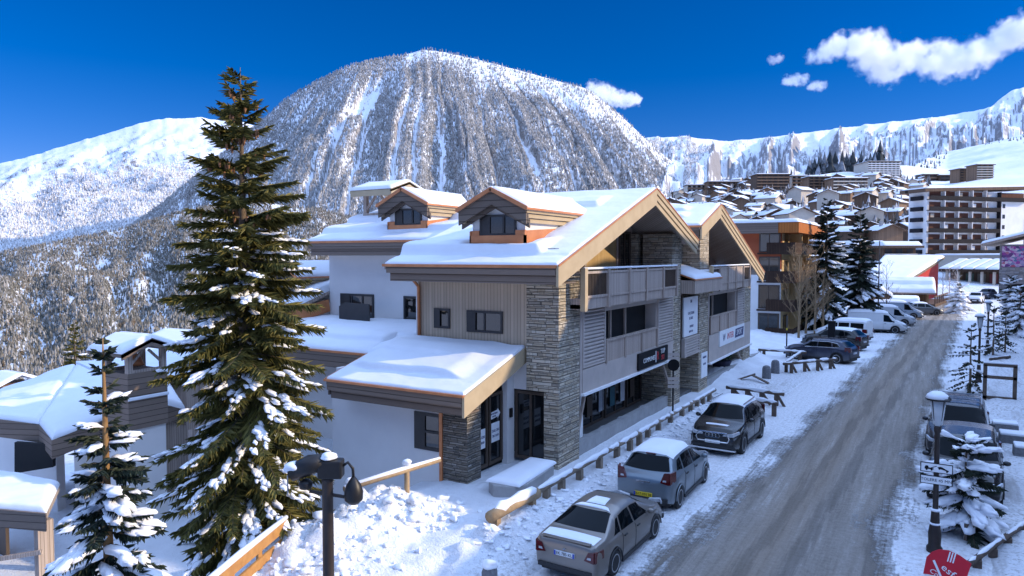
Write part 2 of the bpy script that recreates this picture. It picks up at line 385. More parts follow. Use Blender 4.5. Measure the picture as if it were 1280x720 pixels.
def sstep(a, b, x):
    t = np.clip((np.asarray(x, float)-a)/(b-a), 0, 1); return t*t*(3-2*t)
def grid_faces(nu, nv):
    i = np.arange(nu-1)[:, None]*nv+np.arange(nv-1)[None, :]
    return np.stack([i, i+nv, i+nv+1, i+1], -1).reshape(-1, 4)
def snow_slab(name, P00, P10, P11, P01, t, parent, nu=40, nv=30, edge=0.3, amp=0.04, seed=1, fn=None, m=None, over=0.0):
    """snow lying on a (bilinear) roof quad: rounded rims, gentle waves, closed below.  u runs P00->P10, v runs P00->P01"""
    P00, P10, P11, P01 = [np.array(p, float) for p in (P00, P10, P11, P01)]
    cu = 0.5-0.5*np.cos(np.linspace(0, 1, nu)*PI); cu = 0.5*cu+0.5*np.linspace(0, 1, nu)
    cv = 0.5-0.5*np.cos(np.linspace(0, 1, nv)*PI); cv = 0.5*cv+0.5*np.linspace(0, 1, nv)
    U, V = np.meshgrid(cu, cv, indexing='ij')
    B = (P00[None, None]*((1-U)*(1-V))[..., None]+P10*(U*(1-V))[..., None]+P11*(U*V)[..., None]+P01*((1-U)*V)[..., None])
    Lu = np.linalg.norm(P10-P00); Lv = np.linalg.norm(P01-P00)
    d = np.minimum(np.minimum(U, 1-U)*Lu, np.minimum(V, 1-V)*Lv)
    k = np.clip(d/edge, 0, 1); prof = np.sqrt(np.clip(1-(1-k)**2, 0, 1))
    wv = fbm(B[..., 0]*0.9+seed*3.1, B[..., 1]*0.9+B[..., 2], 4, seed)*amp
    h = (t+wv)*prof
    if fn is not None: h = h*1.0+fn(U*Lu, V*Lv, Lu, Lv)*prof
    T = B.copy(); T[..., 2] += h+0.012
    # bulge rims outwards a little
    n = nu*nv; Bt = B.copy(); Bt[..., 2] += 0.004
    VV = np.concatenate([T.reshape(-1, 3), Bt.reshape(-1, 3)])
    Fc = grid_faces(nu, nv)
    ring = [i*nv for i in range(nu)]+[(nu-1)*nv+j for j in range(1, nv)]+[i*nv+nv-1 for i in range(nu-2, -1, -1)]+[j for j in range(nv-2, 0, -1)]
    ring = np.array(ring); nx = np.roll(ring, -1)
    Fs = np.stack([ring, ring+n, nx+n, nx], -1)
    FF = np.concatenate([Fc, Fs, Fc[:, ::-1]+n])
    if parent is not None: VV = VV-np.array(root_loc(parent))
    # orientation: make the top face up
    a, b, c = VV[Fc[0][0]], VV[Fc[0][1]], VV[Fc[0][3]]
    if np.cross(b-a, c-a)[2] < 0: FF = FF[:, ::-1]
    return np_mesh(name, VV, FF, m or SNOW, parent)
# ================================================================== TERRAIN
def near_h(x, y):
    x = np.asarray(x, float); y = np.asarray(y, float)
    n1 = fbm(x*0.5, y*0.5, 4, 3); n2 = fbm(x*2.3, y*2.3, 4, 9); n3 = fbm(x*0.16+4, y*0.16, 3, 21)
    g = 0.05*n1
    # town bench falling to the west below the chalets, then into the valley
    edge = -13.3+0.4*n1
    wd = np.where(y < 19.0, sstep(0, 3.6, edge-x), sstep(0, 3.6, -26.0-x))
    g = g-wd*2.5-np.clip(-27-x, 0, None)*0.22*sstep(-27, -40, x)
    # terrace strip in front of the shops
    g = g+0.17*sstep(-9.2, -9.7, x)*sstep(44, 24, y)*sstep(-13.3, -12.5, x)
    # lumpy berm between the timber kerb and the parked cars
    berm = sstep(-9.6, -9.0, x)*sstep(-7.3, -8.3, x)*sstep(9, 13, y)*sstep(46, 38, y)
    g = g+berm*(0.10+0.13*n2+0.10*n1)
    # mound where the kerb starts
    g = g+0.34*np.exp(-(((x+9.15)/0.8)**2+((y-14.6)/2.2)**2))*(1+0.5*n2)
    # ploughed heap by the railing
    for cx, cy, r, h in ((-12.2, 13.6, 1.15, 0.62), (-11.7, 12.0, 1.1, 0.42), (-12.6, 10.9, 1.0, 0.40), (-10.9, 14.6, 0.8, 0.22), (-11.3, 10.4, 1.0, 0.22), (-12.9, 15.0, 0.8, 0.35)):
        d2 = ((x-cx)**2+(y-cy)**2)/r**2
        g = g+h*np.exp(-d2)*(1+0.55*n2+0.45*fbm(x*5, y*5, 4, 5))
    # right-hand verge
    rv = sstep(0.0, 1.0, x-road_c(y)-2.9)
    g = g+rv*(0.12+0.07*n2+0.05*n1)*sstep(120, 90, y)
    # snow walls round the parking rows
    for cx, cy, sx, sy, h in ((-10.5, 44.5, 1.2, 4.5, 0.55), (-12.5, 50, 2.2, 2.2, 0.7), (-6.6, 58.6, 2.2, 0.9, 0.55), (-14, 60, 4, 6, 0.8), (-2.5, 84, 2.0, 2.2, 0.5), (-5.5, 88, 2.5, 3, 0.6), (6.5, 80, 1.5, 9, 0.5)):
        g = g+h*np.exp(-(((x-cx)/sx)**2+((y-cy)/sy)**2))*(1+0.5*n1+0.3*n2)
    # the road bed lies a little below its surface sheet
    rd = sstep(4.6, 4.1, np.abs(x-road_c(y)))
    g = g*(1-rd)-0.07*rd
    flat = sstep(13.0, 12.5, np.abs(y-27))*0
    return g+0.02*n2*(1-rd)
def road_c(y): return -3.0+0.05*(np.asarray(y, float)-17.0)
def ground_z(x, y): return float(near_h(np.array([x]), np.array([y]))[0])

def ground_material():
    m, nt, bs = nodes_of('trodden_snow')
    p = geopos(nt)
    f = tex_noise(nt, p, 0.5, 6); f2 = tex_noise(nt, p, 9, 6, 0.7)
    base = ramp(nt, f, [(0.25, (0.68, 0.68, 0.70)), (0.65, (0.83, 0.84, 0.86))])
    grime = ramp(nt, math_n(nt, 'ADD', math_n(nt, 'MULTIPLY', f2, 0.8), math_n(nt, 'MULTIPLY', f, 0.25)), [(0.52, (0, 0, 0)), (0.64, (1, 1, 1))])
    sx = nt.nodes.new('ShaderNodeSeparateXYZ'); nt.links.new(p, sx.inputs[0])
    kerb = math_n(nt, 'MULTIPLY', math_n(nt, 'ADD', sx.outputs[0], 9.4, ), 0.5, True)     # grit only on the road side
    gf = math_n(nt, 'MULTIPLY', grime, math_n(nt, 'MULTIPLY', kerb, 0.8))
    mp = nt.nodes.new('ShaderNodeMapping'); mp.inputs['Scale'].default_value = (1.0, 0.09, 1.0); nt.links.new(p, mp.inputs[0])
    trk = ramp(nt, math_n(nt, 'ADD', math_n(nt, 'MULTIPLY', tex_noise(nt, mp.outputs[0], 2.4, 6, 0.6), 0.8), math_n(nt, 'MULTIPLY', f2, 0.25)), [(0.54, (0, 0, 0)), (0.66, (1, 1, 1))])
    kb2 = math_n(nt, 'MULTIPLY', math_n(nt, 'ADD', sx.outputs[0], 8.3), 0.8, True)
    gf = math_n(nt, 'MAXIMUM', gf, math_n(nt, 'MULTIPLY', trk, math_n(nt, 'MULTIPLY', kb2, 0.55)))
    nt.links.new(mixc(nt, gf, base, (0.30, 0.27, 0.24)), bs.inputs['Base Color'])
    bs.inputs['Roughness'].default_value = 0.8; bs.inputs['Specular IOR Level'].default_value = 0.15
    bump(nt, bs, math_n(nt, 'ADD', tex_noise(nt, p, 3.2, 8, 0.7), math_n(nt, 'MULTIPLY', tex_noise(nt, p, 20, 4), 0.35)), 0.9, 0.13)
    return m
def road_material():
    m, nt, bs = nodes_of('icy_road')
    p = geopos(nt); s = nt.nodes.new('ShaderNodeSeparateXYZ'); nt.links.new(p, s.inputs[0])
    c = math_n(nt, 'ADD', math_n(nt, 'MULTIPLY', math_n(nt, 'SUBTRACT', s.outputs[1], 17.0), 0.05), -3.0)
    off = math_n(nt, 'SUBTRACT', s.outputs[0], c)
    mp = nt.nodes.new('ShaderNodeMapping'); mp.inputs['Scale'].default_value = (1.0, 0.05, 1.0); mp.inputs['Rotation'].default_value = (0, 0, -0.05)
    nt.links.new(p, mp.inputs[0])
    streak = tex_noise(nt, mp.outputs[0], 2.8, 9, 0.72)
    patch = tex_noise(nt, p, 0.33, 5); fine = tex_noise(nt, p, 7, 6, 0.75)
    # packed snow towards the edges, gritted grey lane in the middle
    a = math_n(nt, 'ABSOLUTE', off)
    e = math_n(nt, 'ADD', a, math_n(nt, 'MULTIPLY', math_n(nt, 'SUBTRACT', patch, 0.5), 2.2))
    e = math_n(nt, 'ADD', e, math_n(nt, 'MULTIPLY', math_n(nt, 'SUBTRACT', streak, 0.5), 2.4))
    e = math_n(nt, 'ADD', e, math_n(nt, 'MULTIPLY', math_n(nt, 'SUBTRACT', fine, 0.5), 1.6))
    edge = ramp(nt, math_n(nt, 'MULTIPLY', e, 0.25), [(0.44, (0, 0, 0)), (0.60, (1, 1, 1))])
    lane = ramp(nt, math_n(nt, 'ADD', math_n(nt, 'MULTIPLY', streak, 0.7), math_n(nt, 'MULTIPLY', fine, 0.35)),
                [(0.34, (0.13, 0.11, 0.09)), (0.46, (0.22, 0.188, 0.155)), (0.58, (0.30, 0.262, 0.225)), (0.71, (0.48, 0.445, 0.41))])
    tan = ramp(nt, math_n(nt, 'MULTIPLY', math_n(nt, 'ABSOLUTE', math_n(nt, 'ADD', off, 0.35)), 1.0), [(0.05, (1, 1, 1)), (0.9, (0, 0, 0))])
    lane = mixc(nt, math_n(nt, 'MULTIPLY', tan, 0.5), lane, (0.26, 0.195, 0.135))
    rut = math_n(nt, 'ABSOLUTE', math_n(nt, 'SUBTRACT', math_n(nt, 'ABSOLUTE', math_n(nt, 'SUBTRACT', math_n(nt, 'ABSOLUTE', math_n(nt, 'ADD', off, math_n(nt, 'MULTIPLY', math_n(nt, 'SUBTRACT', patch, 0.5), 0.7))), 1.15)), 0.72))
    rutm = ramp(nt, math_n(nt, 'ADD', rut, math_n(nt, 'MULTIPLY', math_n(nt, 'SUBTRACT', streak, 0.5), 0.8)), [(0.10, (1, 1, 1)), (0.24, (0, 0, 0))])
    lane = mixc(nt, math_n(nt, 'MULTIPLY', rutm, 0.42), lane, (0.095, 0.08, 0.066))
    snowc = ramp(nt, fine, [(0.30, (0.52, 0.50, 0.48)), (0.52, (0.76, 0.76, 0.77)), (0.7, (0.85, 0.86, 0.88))])
    nt.links.new(mixc(nt, edge, lane, snowc), bs.inputs['Base Color'])
    bs.inputs['Roughness'].default_value = 0.72; bs.inputs['Specular IOR Level'].default_value = 0.25
    h = math_n(nt, 'ADD', math_n(nt, 'ADD', streak, math_n(nt, 'MULTIPLY', edge, 0.8)), math_n(nt, 'MULTIPLY', fine, 0.6))
    bump(nt, bs, h, 0.9, 0.09)
    return m
def spaced(segs):
    out = []
    for a, b, st in segs: out += list(np.arange(a, b, st))
    return np.array(out+[segs[-1][1]])
xs = spaced([(-90, -30, 2.0), (-30, -14, 0.4), (-14, -7, 0.09), (-7, 6, 0.2), (6, 45, 1.5)])
ys = spaced([(-20, 6, 1.0), (6, 20, 0.10), (20, 40, 0.22), (40, 100, 0.5), (100, 230, 3.0)])
X, Y = np.meshgrid(xs, ys, indexing='ij')
Z = near_h(X, Y)
o = np_mesh('ground', np.stack([X, Y, Z], -1).reshape(-1, 3), grid_faces(len(xs), len(ys)), ground_material()); tag(o, kind='structure')
ry = spaced([(-15, 8, 1.0), (8, 40, 0.25), (40, 150, 0.6)]); rx = np.linspace(-4.5, 4.5, 60)
RX, RY = np.meshgrid(rx, ry, indexing='ij'); RXW = RX+road_c(RY)
RZ = 0.012+0.02*fbm(RXW*1.4, RY*0.35, 4, 41)+0.012*fbm(RXW*5, RY*2, 3, 42); RZ -= 0.14*sstep(4.05, 4.5, np.abs(RX))
o = np_mesh('road', np.stack([RXW, RY, RZ], -1).reshape(-1, 3), grid_faces(len(rx), len(ry)), road_material()); tag(o, kind='structure')

# ------------------------------------------------------------------ mountains: polar height fields in true size
def slope_mat(name, snow=(0.86, 0.87, 0.90), rock=(0.20, 0.17, 0.15), steep=0.62, band=0.10, rough_n=0.012, rockamt=1.0, bd=8.0):
    m, nt, bs = nodes_of(name)
    p = geopos(nt); g = nt.nodes.new('ShaderNodeNewGeometry'); s = nt.nodes.new('ShaderNodeSeparateXYZ'); nt.links.new(g.outputs['True Normal'], s.inputs[0])
    n = tex_noise(nt, p, rough_n, 8, 0.7); n2 = tex_noise(nt, p, rough_n*7, 6, 0.7)
    k = math_n(nt, 'ADD', s.outputs[2], math_n(nt, 'ADD', math_n(nt, 'MULTIPLY', math_n(nt, 'SUBTRACT', n, 0.5), 0.55), math_n(nt, 'MULTIPLY', math_n(nt, 'SUBTRACT', n2, 0.5), 0.5)))
    r = ramp(nt, k, [(steep-band, (1, 1, 1)), (steep+band, (0, 0, 0))])
    nt.links.new(mixc(nt, math_n(nt, 'MULTIPLY', r, rockamt), snow, rock), bs.inputs['Base Color'])
    bs.inputs['Roughness'].default_value = 0.85; bs.inputs['Specular IOR Level'].default_value = 0.1
    bump(nt, bs, math_n(nt, 'ADD', n, n2), 0.5, bd)
    return m
class Layer:
    def __init__(s, sil, Rr, Rb, zb, prof=1.2, relief=60, fu=0.02, fd=0.0012, seed=1, jag=0.0, chute=0, rid=True):
        s.u0 = sil[0][0]; s.u1 = sil[-1][0]; s.su = np.array([a for a, b in sil], float); s.sv = np.array([b for a, b in sil], float)
        s.Rr, s.Rb, s.zb, s.prof, s.relief, s.fu, s.fd, s.seed, s.jag, s.chute_d, s.rid = Rr, Rb, zb, prof, relief, fu, fd, seed, jag, chute, rid
    def ridge_z(s, u):
        v = np.interp(u, s.su, s.sv)
        k = 5.0
        v = (np.interp(u-k, s.su, s.sv)+np.interp(u+k, s.su, s.sv)+2*v)/4
        v = v+s.jag*fbm(u*0.09, u*0+3.3, 4, s.seed+5)
        # forward depth Rr, ray through (u,v)
        fz = _fw[2]-_up[2]*(v-360)/F_PX; ff = np.dot(_fw, _fh)-np.dot(_up, _fh)*(v-360)/F_PX
        return CAM_Z+fz/ff*s.Rr
    def xy(s, u, D):
        c = (u-640)/F_PX
        return D*(_fh[0]+_r[0]*c), D*(_fh[1]+_r[1]*c)
    fan = None
    def warp(s, u, D):
        if s.fan is None: return u
        t = np.clip((D-s.Rb)/(s.Rr-s.Rb), 0, 1.2)
        return (u-s.fan)/(1.28-0.80*t)+s.fan+14*fbm(D*0.0016, u*0.01, 3, 5)
    def chute(s, u, D):
        if not s.chute_d: return np.zeros_like(u)
        u = s.warp(u, D)
        wv = fbm(u*0.012, D*0.0011, 3, s.seed+60)
        n = fbm(u*0.026+wv*1.3, D*0.00030, 3, s.seed+70)
        c_ = sum(a*np.exp(-((u+5*fbm(D*0.004, u*0+k, 3, 33)-w)/b)**2) for k, (w, b, a) in enumerate(((393, 4, .9), (372, 3, .7), (435, 4, .9), (468, 3, .7), (494, 5.5, 1), (517, 4.5, 1), (556, 6, 1), (585, 2.5, .7), (630, 2.5, .8), (690, 3, .8), (735, 3.5, .9))))*sstep(0.84, 0.62, (D-s.Rb)/(s.Rr-s.Rb)) if s.fan is not None else 0
        return np.minimum(1, c_+np.exp(-(n/0.075)**2)*sstep(-0.35, 0.15, fbm(u*0.015, D*0.0006, 2, s.seed+80)+0.02))*sstep(0.02, 0.2, (D-s.Rb)/(s.Rr-s.Rb))*sstep(1.0, 0.78, (D-s.Rb)/(s.Rr-s.Rb))
    def H(s, u, D):
        t = (D-s.Rb)/(s.Rr-s.Rb)
        jg = s.jag; s.jag = 0.0; zr = s.ridge_z(u); s.jag = jg
        zj = (s.ridge_z(u)-zr)*np.clip(t, 0, 1)**9 if jg else 0.0
        p = np.where(t < 1, np.clip(t, 0, 1)**s.prof, 1-(t-1)*1.3)
        win = np.clip(np.sin(np.clip(t, 0, 1)*PI), 0, 1)
        x, y = s.xy(u, D)
        if s.rid == 2:
            n = ridged(x*0.00075+0.3*fbm(x*0.0008, y*0.0008, 3, s.seed+2), y*0.00075, 6, s.seed)-0.6
        elif s.rid: n = ridged(s.warp(u, D)*s.fu+0.3*fbm(x*0.0009, y*0.0009, 3, s.seed+2), D*s.fd, 5, s.seed)-0.55
        else: n = fbm(u*s.fu, D*s.fd, 5, s.seed)
        z = s.zb+(zr-s.zb)*p+zj+s.relief*win*n*1.6+s.relief*0.35*win*fbm(x*0.006, y*0.006, 5, s.seed+11)
        return z-s.chute_d*s.chute(u, D)
    def mesh(s, name, mat_, nu=420, nv=120, ext=1.35, upad=0):
        u = np.linspace(s.u0-upad, s.u1+upad, nu); t = np.linspace(0, 1, nv)**1.25
        D = s.Rb+(s.Rr*ext-s.Rb)*t
        Uu, DD = np.meshgrid(u, D, indexing='ij')
        z = s.H(Uu, DD); x, y = s.xy(Uu, DD)
        o = np_mesh(name, np.stack([x, y, z], -1).reshape(-1, 3), grid_faces(nu, nv)[:, ::-1], mat_)
        me = o.data
        if me.polygons[0].normal.z < 0: me.flip_normals()
        return tag(o, kind='structure')
def conifers(name, P, h, r, mat_, sides=6, tiers=2, jitter=0.25, parent=None):
    """many small trees as one mesh; P (n,3), h, r arrays"""
    n = len(P); A = np.arange(sides)*2*PI/sides
    Vs = []; Fs = []; off = 0
    for k in range(tiers):
        z0 = 0.10+0.42*k; z1 = 0.62+0.38*k if tiers > 1 else 1.0
        rr = r*(1.0-0.42*k)
        a = A[None]+rng.uniform(0, 6.28, (n, 1)); q = 1+rng.uniform(-jitter, jitter, (n, sides))
        ring = np.stack([P[:, None, 0]+rr[:, None]*q*np.cos(a), P[:, None, 1]+rr[:, None]*q*np.sin(a), P[:, None, 2]+h[:, None]*(z0+rng.uniform(-0.07, 0.07, (n, sides)))], -1)
        tip = (P+np.stack([rng.uniform(-.1, .1, n)*r, rng.uniform(-.1, .1, n)*r, h*z1], -1))[:, None]
        Vk = np.concatenate([ring, tip], 1).reshape(-1, 3)
        base = off+np.arange(n)[:, None]*(sides+1); i = np.arange(sides)[None]
        Fk = np.stack([base+i, base+(i+1) % sides, np.broadcast_to(base+sides, (n, sides))], -1).reshape(-1, 3)
        Vs.append(Vk); Fs.append(Fk); off += n*(sides+1)
    o = np_mesh(name, np.concatenate(Vs), np.concatenate(Fs), mat_, parent, smooth=False)
    return o
def frost_mat(name, dark, frost, snow, lo=0.25, hi=0.75, snowz=0.75):
    m, nt, bs = nodes_of(name)
    g = nt.nodes.new('ShaderNodeNewGeometry'); s = nt.nodes.new('ShaderNodeSeparateXYZ'); nt.links.new(g.outputs['Normal'], s.inputs[0])
    n = tex_noise(nt, g.outputs['Position'], 0.35, 4, 0.8)
    f = math_n(nt, 'ADD', math_n(nt, 'MULTIPLY', g.outputs['Random Per Island'], 0.55), math_n(nt, 'MULTIPLY', n, 0.6))
    c = ramp(nt, f, [(lo, dark), ((lo+hi)/2, frost), (hi, snow)])
    nt.links.new(c, bs.inputs['Base Color']); bs.inputs['Roughness'].default_value = 0.9; bs.inputs['Specular IOR Level'].default_value = 0.1
    return m
FROST = frost_mat('frosted_forest', (0.14, 0.13, 0.115), (0.35, 0.335, 0.315), (0.66, 0.65, 0.64), 0.20, 0.95)
FROSTV = frost_mat('valley_frost', (0.07, 0.068, 0.052), (0.20, 0.185, 0.155), (0.48, 0.46, 0.44), 0.22, 0.98)
FROSTW = frost_mat('snowy_forest', (0.12, 0.10, 0.085), (0.50, 0.47, 0.44), (0.85, 0.84, 0.83), 0.12, 0.68)
DARKF = frost_mat('dark_forest', (0.022, 0.03, 0.035), (0.07, 0.075, 0.075), (0.42, 0.44, 0.48), 0.25, 0.95)
BROWNF = frost_mat('bare_wood', (0.075, 0.055, 0.035), (0.20, 0.155, 0.11), (0.50, 0.46, 0.42), 0.25, 0.9)
ALP = slope_mat('alpine_snow', rock=(0.26, 0.24, 0.235), steep=0.66, rough_n=0.006)
ALPR = slope_mat('rocky_snow', rock=(0.30, 0.29, 0.30), steep=0.62, band=0.13, rough_n=0.010, bd=14)
FORF = slope_mat('forest_floor_snow', snow=(0.80, 0.79, 0.79), rock=(0.17, 0.14, 0.115), steep=0.55, rough_n=0.02)
PISTE = slope_mat('piste_snow', snow=(0.84, 0.85, 0.88), rock=(0.22, 0.18, 0.15), steep=0.52, band=0.08, rough_n=0.02, bd=2.0)

Layer.fan = None
# main mountain behind the shops
L1 = Layer([(60, 345), (110, 318), (150, 292), (200, 258), (240, 226), (280, 192), (330, 151), (360, 124), (400, 101), (440, 82), (480, 73), (515, 66), (533, 61), (560, 65), (600, 74), (640, 85), (690, 98), (735, 111), (770, 140), (800, 168), (830, 195), (860, 216), (900, 243), (960, 285), (1010, 315)],
           3600, 1650, -170, prof=1.12, relief=105, fu=0.022, fd=0.00028, seed=4, jag=1.5, chute=26)
L1.fan = 540.0
L1.mesh('mountain', slope_mat('mountain_snow', rock=(0.30, 0.27, 0.25), steep=0.50, rough_n=0.006), 520, 170)
# snowy range at the far left
L2 = Layer([(-260, 260), (-120, 225), (-40, 212), (0, 205), (60, 190), (100, 177), (135, 168), (180, 153), (215, 147), (250, 146), (300, 150), (360, 170), (430, 190), (520, 215)],
           6200, 3300, -150, prof=0.95, relief=170, fu=0.016, fd=0.0003, seed=15, jag=2.5, rid=2)
L2.mesh('far_mountain', ALP, 360, 130)
# rocky ridge at the right
L4 = Layer([(700, 190), (760, 178), (810, 172), (850, 170), (900, 177), (950, 172), (1000, 166), (1060, 158), (1110, 152), (1160, 147), (1200, 140), (1232, 134), (1245, 121), (1262, 110), (1290, 106), (1330, 112), (1400, 118), (1520, 130)],
           5200, 2300, 60, prof=0.9, relief=170, fu=0.034, fd=0.0004, seed=23, jag=2.0)
L4.mesh('rocky_ridge', ALPR, 420, 150)
# wooded near slope across the valley, left
L3 = Layer([(-420, 345), (-200, 330), (-60, 322), (0, 317), (70, 303), (150, 287), (210, 270), (260, 258), (330, 252), (400, 262), (470, 280), (540, 300), (640, 330)],
           1700, 520, -92, prof=1.35, relief=26, fu=0.02, fd=0.002, seed=31, jag=2.0, rid=False)
L3.mesh('wooded_slope', FORF, 240, 110)
# village hillside, right
class Hill(Layer):
    def H(s, u, D):
        crest = np.interp(u, [640, 760, 860, 950, 1010, 1090, 1120, 1160, 1220, 1280, 1340, 1500], [262, 255, 244, 222, 219, 216, 208, 198, 182, 167, 158, 150])
        Rc = np.interp(u, [640, 1090, 1130, 1180, 1500], [760, 760, 1000, 1500, 1600])
        zc = CAM_Z+(320-crest)/F_PX*Rc
        t = np.clip((D-150)/(Rc-150), 0, 1.0)
        z = zc*t**1.12
        over = np.clip((D-Rc)/Rc, 0, None)
        x, y = s.xy(u, D)
        z = z*sstep(690, 800, u)-4*sstep(800, 690, u)
        return z-over*60+sstep(800, 1100, D)*14*(ridged(x*0.006, y*0.006, 4, 78)-0.6)+(3.0+4*t)*fbm(x*0.012, y*0.012, 4, 77)*sstep(0, 0.15, t)-1.2*(1-sstep(0.0, 0.06, t))
L5 = Hill([(600, 300), (1560, 300)], 1700, 128, -2)
L5.mesh('hillside', PISTE, 260, 170, ext=1.08)
# broad valley floor so the land never ends
vf = MB().add([(-16000, -14000, -230), (16000, -14000, -230), (16000, 16000, -230), (-16000, 16000, -230)], [(0, 1, 2, 3)]).build('valley_floor', FORF); tag(vf, kind='structure')
# bench slope that carries the near ground down to the valley
bx = np.linspace(-900, -86, 60); by = np.linspace(-300, 900, 80); BX, BY = np.meshgrid(bx, by, indexing='ij')
BZ = -19-(np.abs(BX+86))*0.14+3*fbm(BX*0.03, BY*0.03, 4, 88)
o = np_mesh('town_slope', np.stack([BX, BY, BZ], -1).reshape(-1, 3), grid_faces(60, 80), FORF); tag(o, kind='structure')

# ------------------------------------------------------------------ woods (far masses)
def scatter(L, n, u0, u1, t0, t1, keep, hmin, hmax, tp=1.0):
    u = rng.uniform(u0, u1, n); t = t0+(t1-t0)*rng.uniform(0, 1, n)**tp
    D = L.Rb+(L.Rr-L.Rb)*t
    k = rng.uniform(0, 1, n) < keep(u, t, D)
    u, D = u[k], D[k]
    x, y = L.xy(u, D); z = L.H(u, D)
    h = rng.uniform(hmin, hmax, len(u)); r = h*rng.uniform(0.17, 0.26, len(u))
    return np.stack([x, y, z-0.5], -1), h, r
def keep1(u, t, D):
    top = sstep(0.985, 0.86, t+0.10*sstep(540, 640, u)-0.16*sstep(530, 440, u))
    meadow = 1-0.96*np.exp(-(((u-395)/62)**2+((t-0.16)/0.15)**2)**2)-0.5*np.exp(-(((u-860)/60)**2+((t-0.5)/0.3)**2))
    return np.clip((1-1.15*L1.chute(u, D))*np.clip(top+0.22, 0, 1)*meadow, 0, 1)*(0.55+0.45*sstep(-0.25, 0.1, fbm(u*0.05, D*0.003, 3, 91)))
P, h, r = scatter(L1, 190000, 100, 900, 0.0, 1.0, keep1, 8, 17)
tag(conifers('mountain_forest', P, h, r, FROST), 'frosted grey forest covering the big mountain face', 'forest', kind='stuff')
def keep2(u, t, D): return sstep(0.62, 0.40, t+0.22*fbm(u*0.03, D*0.001, 3, 92))
P, h, r = scatter(L2, 42000, -150, 360, 0.0, 0.66, keep2, 14, 28)
tag(conifers('far_forest', P, h, r, FROSTW), 'snow laden woods on the lower flank of the far left range', 'forest', kind='stuff')
def keep3(u, t, D): return 0.35+0.65*sstep(-0.3, 0.0, fbm(u*0.04, D*0.008, 3, 93))
P, h, r = scatter(L3, 62000, -300, 600, 0.0, 1.0, keep3, 5, 10.5, 0.85)
sel = rng.uniform(0, 1, len(P)) < 0.80
tag(conifers('valley_forest', P[sel], h[sel], r[sel], FROSTV, 6, 2), 'frosted conifers packed on the slope across the valley', 'forest', kind='stuff')
tag(conifers('bare_woodland', P[~sel], h[~sel]*0.75, r[~sel]*1.5, BROWNF, 7, 2), 'brown leafless thickets among the frosted conifers', 'woodland', kind='stuff')
P, h, r = scatter(L4, 42000, 760, 1330, 0.0, 0.95, lambda u, t, D: np.clip(sstep(1100, 860, u)*0.9*sstep(1.0, 0.7, t)+0.45*sstep(0.45, 0.1, t), 0, 1)*sstep(-0.15, 0.12, fbm(u*0.05, D*0.0012, 3, 96)), 11, 22)
tag(conifers('ridge_forest', P, h, r, FROSTW), 'thin snowy trees at the foot of the right hand ridge', 'forest', kind='stuff')
def hill_scatter(n, u0, u1, d0, d1, hmin, hmax, keep=None):
    u = rng.uniform(u0, u1, n); D = rng.uniform(d0, d1, n)
    if keep is not None:
        k = rng.uniform(0, 1, n) < keep(u, D); u, D = u[k], D[k]
    x, y = L5.xy(u, D); z = L5.H(u, D); h = rng.uniform(hmin, hmax, len(u))
    return np.stack([x, y, z-0.4], -1), h, h*rng.uniform(0.16, 0.24, len(u))
P, h, r = hill_scatter(900, 1000, 1100, 800, 1150, 16, 30, lambda u, D: sstep(1000, 1045, u))
P[:, 2] += 6
tag(conifers('dark_wood', P, h, r, DARKF, 7, 2), 'dark green wood on the slope above the village', 'wood', kind='stuff')
P, h, r = hill_scatter(520, 1125, 1340, 900, 1480, 3, 8, lambda u, D: sstep(0.12, 0.28, fbm(u*0.025, D*0.006, 3, 97)))
tag(conifers('piste_scrub', P, h, r, DARKF, 6, 2), 'dark scrubby trees dotted over the open snow slope', 'scrub', kind='stuff')
def keepv(u, D): return sstep(0.05, 0.25, fbm(u*0.02, D*0.012, 3, 95)+0.15)
P, h, r = hill_scatter(1100, 840, 1160, 260, 740, 4, 9, keepv)
tag(conifers('village_trees', P, h, r, frost_mat('village_frost', (0.05, 0.042, 0.035), (0.15, 0.13, 0.12), (0.6, 0.58, 0.58), 0.2, 0.85), 6, 2, 0.35), 'frosty trees scattered between the village chalets', 'trees', kind='stuff')
# ================================================================== MAIN BUILDING
XF, XG, XB = -10.1, -9.5, -9.65
SL = 0.345
B = thing('shop_building', 'stone and timber chalet building with two street gables and snowy copper edged roofs', 'building', (-12.0, 27.0, 0.0))
# --- masonry and rendered walls
wl = MB()
wl.box(-12.6, -16.0, 21.0, 47.0, -0.5, 7.6); wl.box(-16.0, -22, 24.5, 47.0, -0.5, 7.6)   # core volume
wl.box(-12.6, -16.0, 20.16, 21.0, 3.0, 7.3)
wl.prism([(-12.6, 21.4, 7.6), (-12.6, 32.6, 7.6), (-12.6, 27.2, 9.4)], (-3.4, 0, 0))
wl.prism([(-12.6, 33.2, 7.6), (-12.6, 46.0, 6.6), (-12.6, 37.2, 9.5)], (-7.0, 0, 0))
wl.box(-15.8, -23.65, 23.5, 24.5, 3.0, 7.2)                # wing, set back
wl.box(-22, -23.65, 24.5, 31.0, -2.0, 7.4)
wl.build('wall', STUCCO, B)
pn = MB()
pn.prism([(-12.0, 26.0, 5.4), (-12.0, 29.2, 5.4), (-12.0, 29.2, 8.6), (-12.0, 27.2, 9.2), (-12.0, 26.0, 8.85)], (-0.25, 0, 0))
pn.build('timber_panel', WOODL, B)
WD = MB(); WD.box(-11.27, -15.85, 20.1, 20.16, 3.6, 6.7); WD.box(-15.85, -15.79, 20.06, 20.2, 3.6, 6.7)
WD.build('timber_cladding', WOODV, B)
st = MB()
st.box(-10.62, XF, 19.9, 21.45, -0.3, 2.64); st.box(-11.27, XF, 19.9, 21.45, 2.64, 7.25)
st.build('stone_tower', STONE, B)
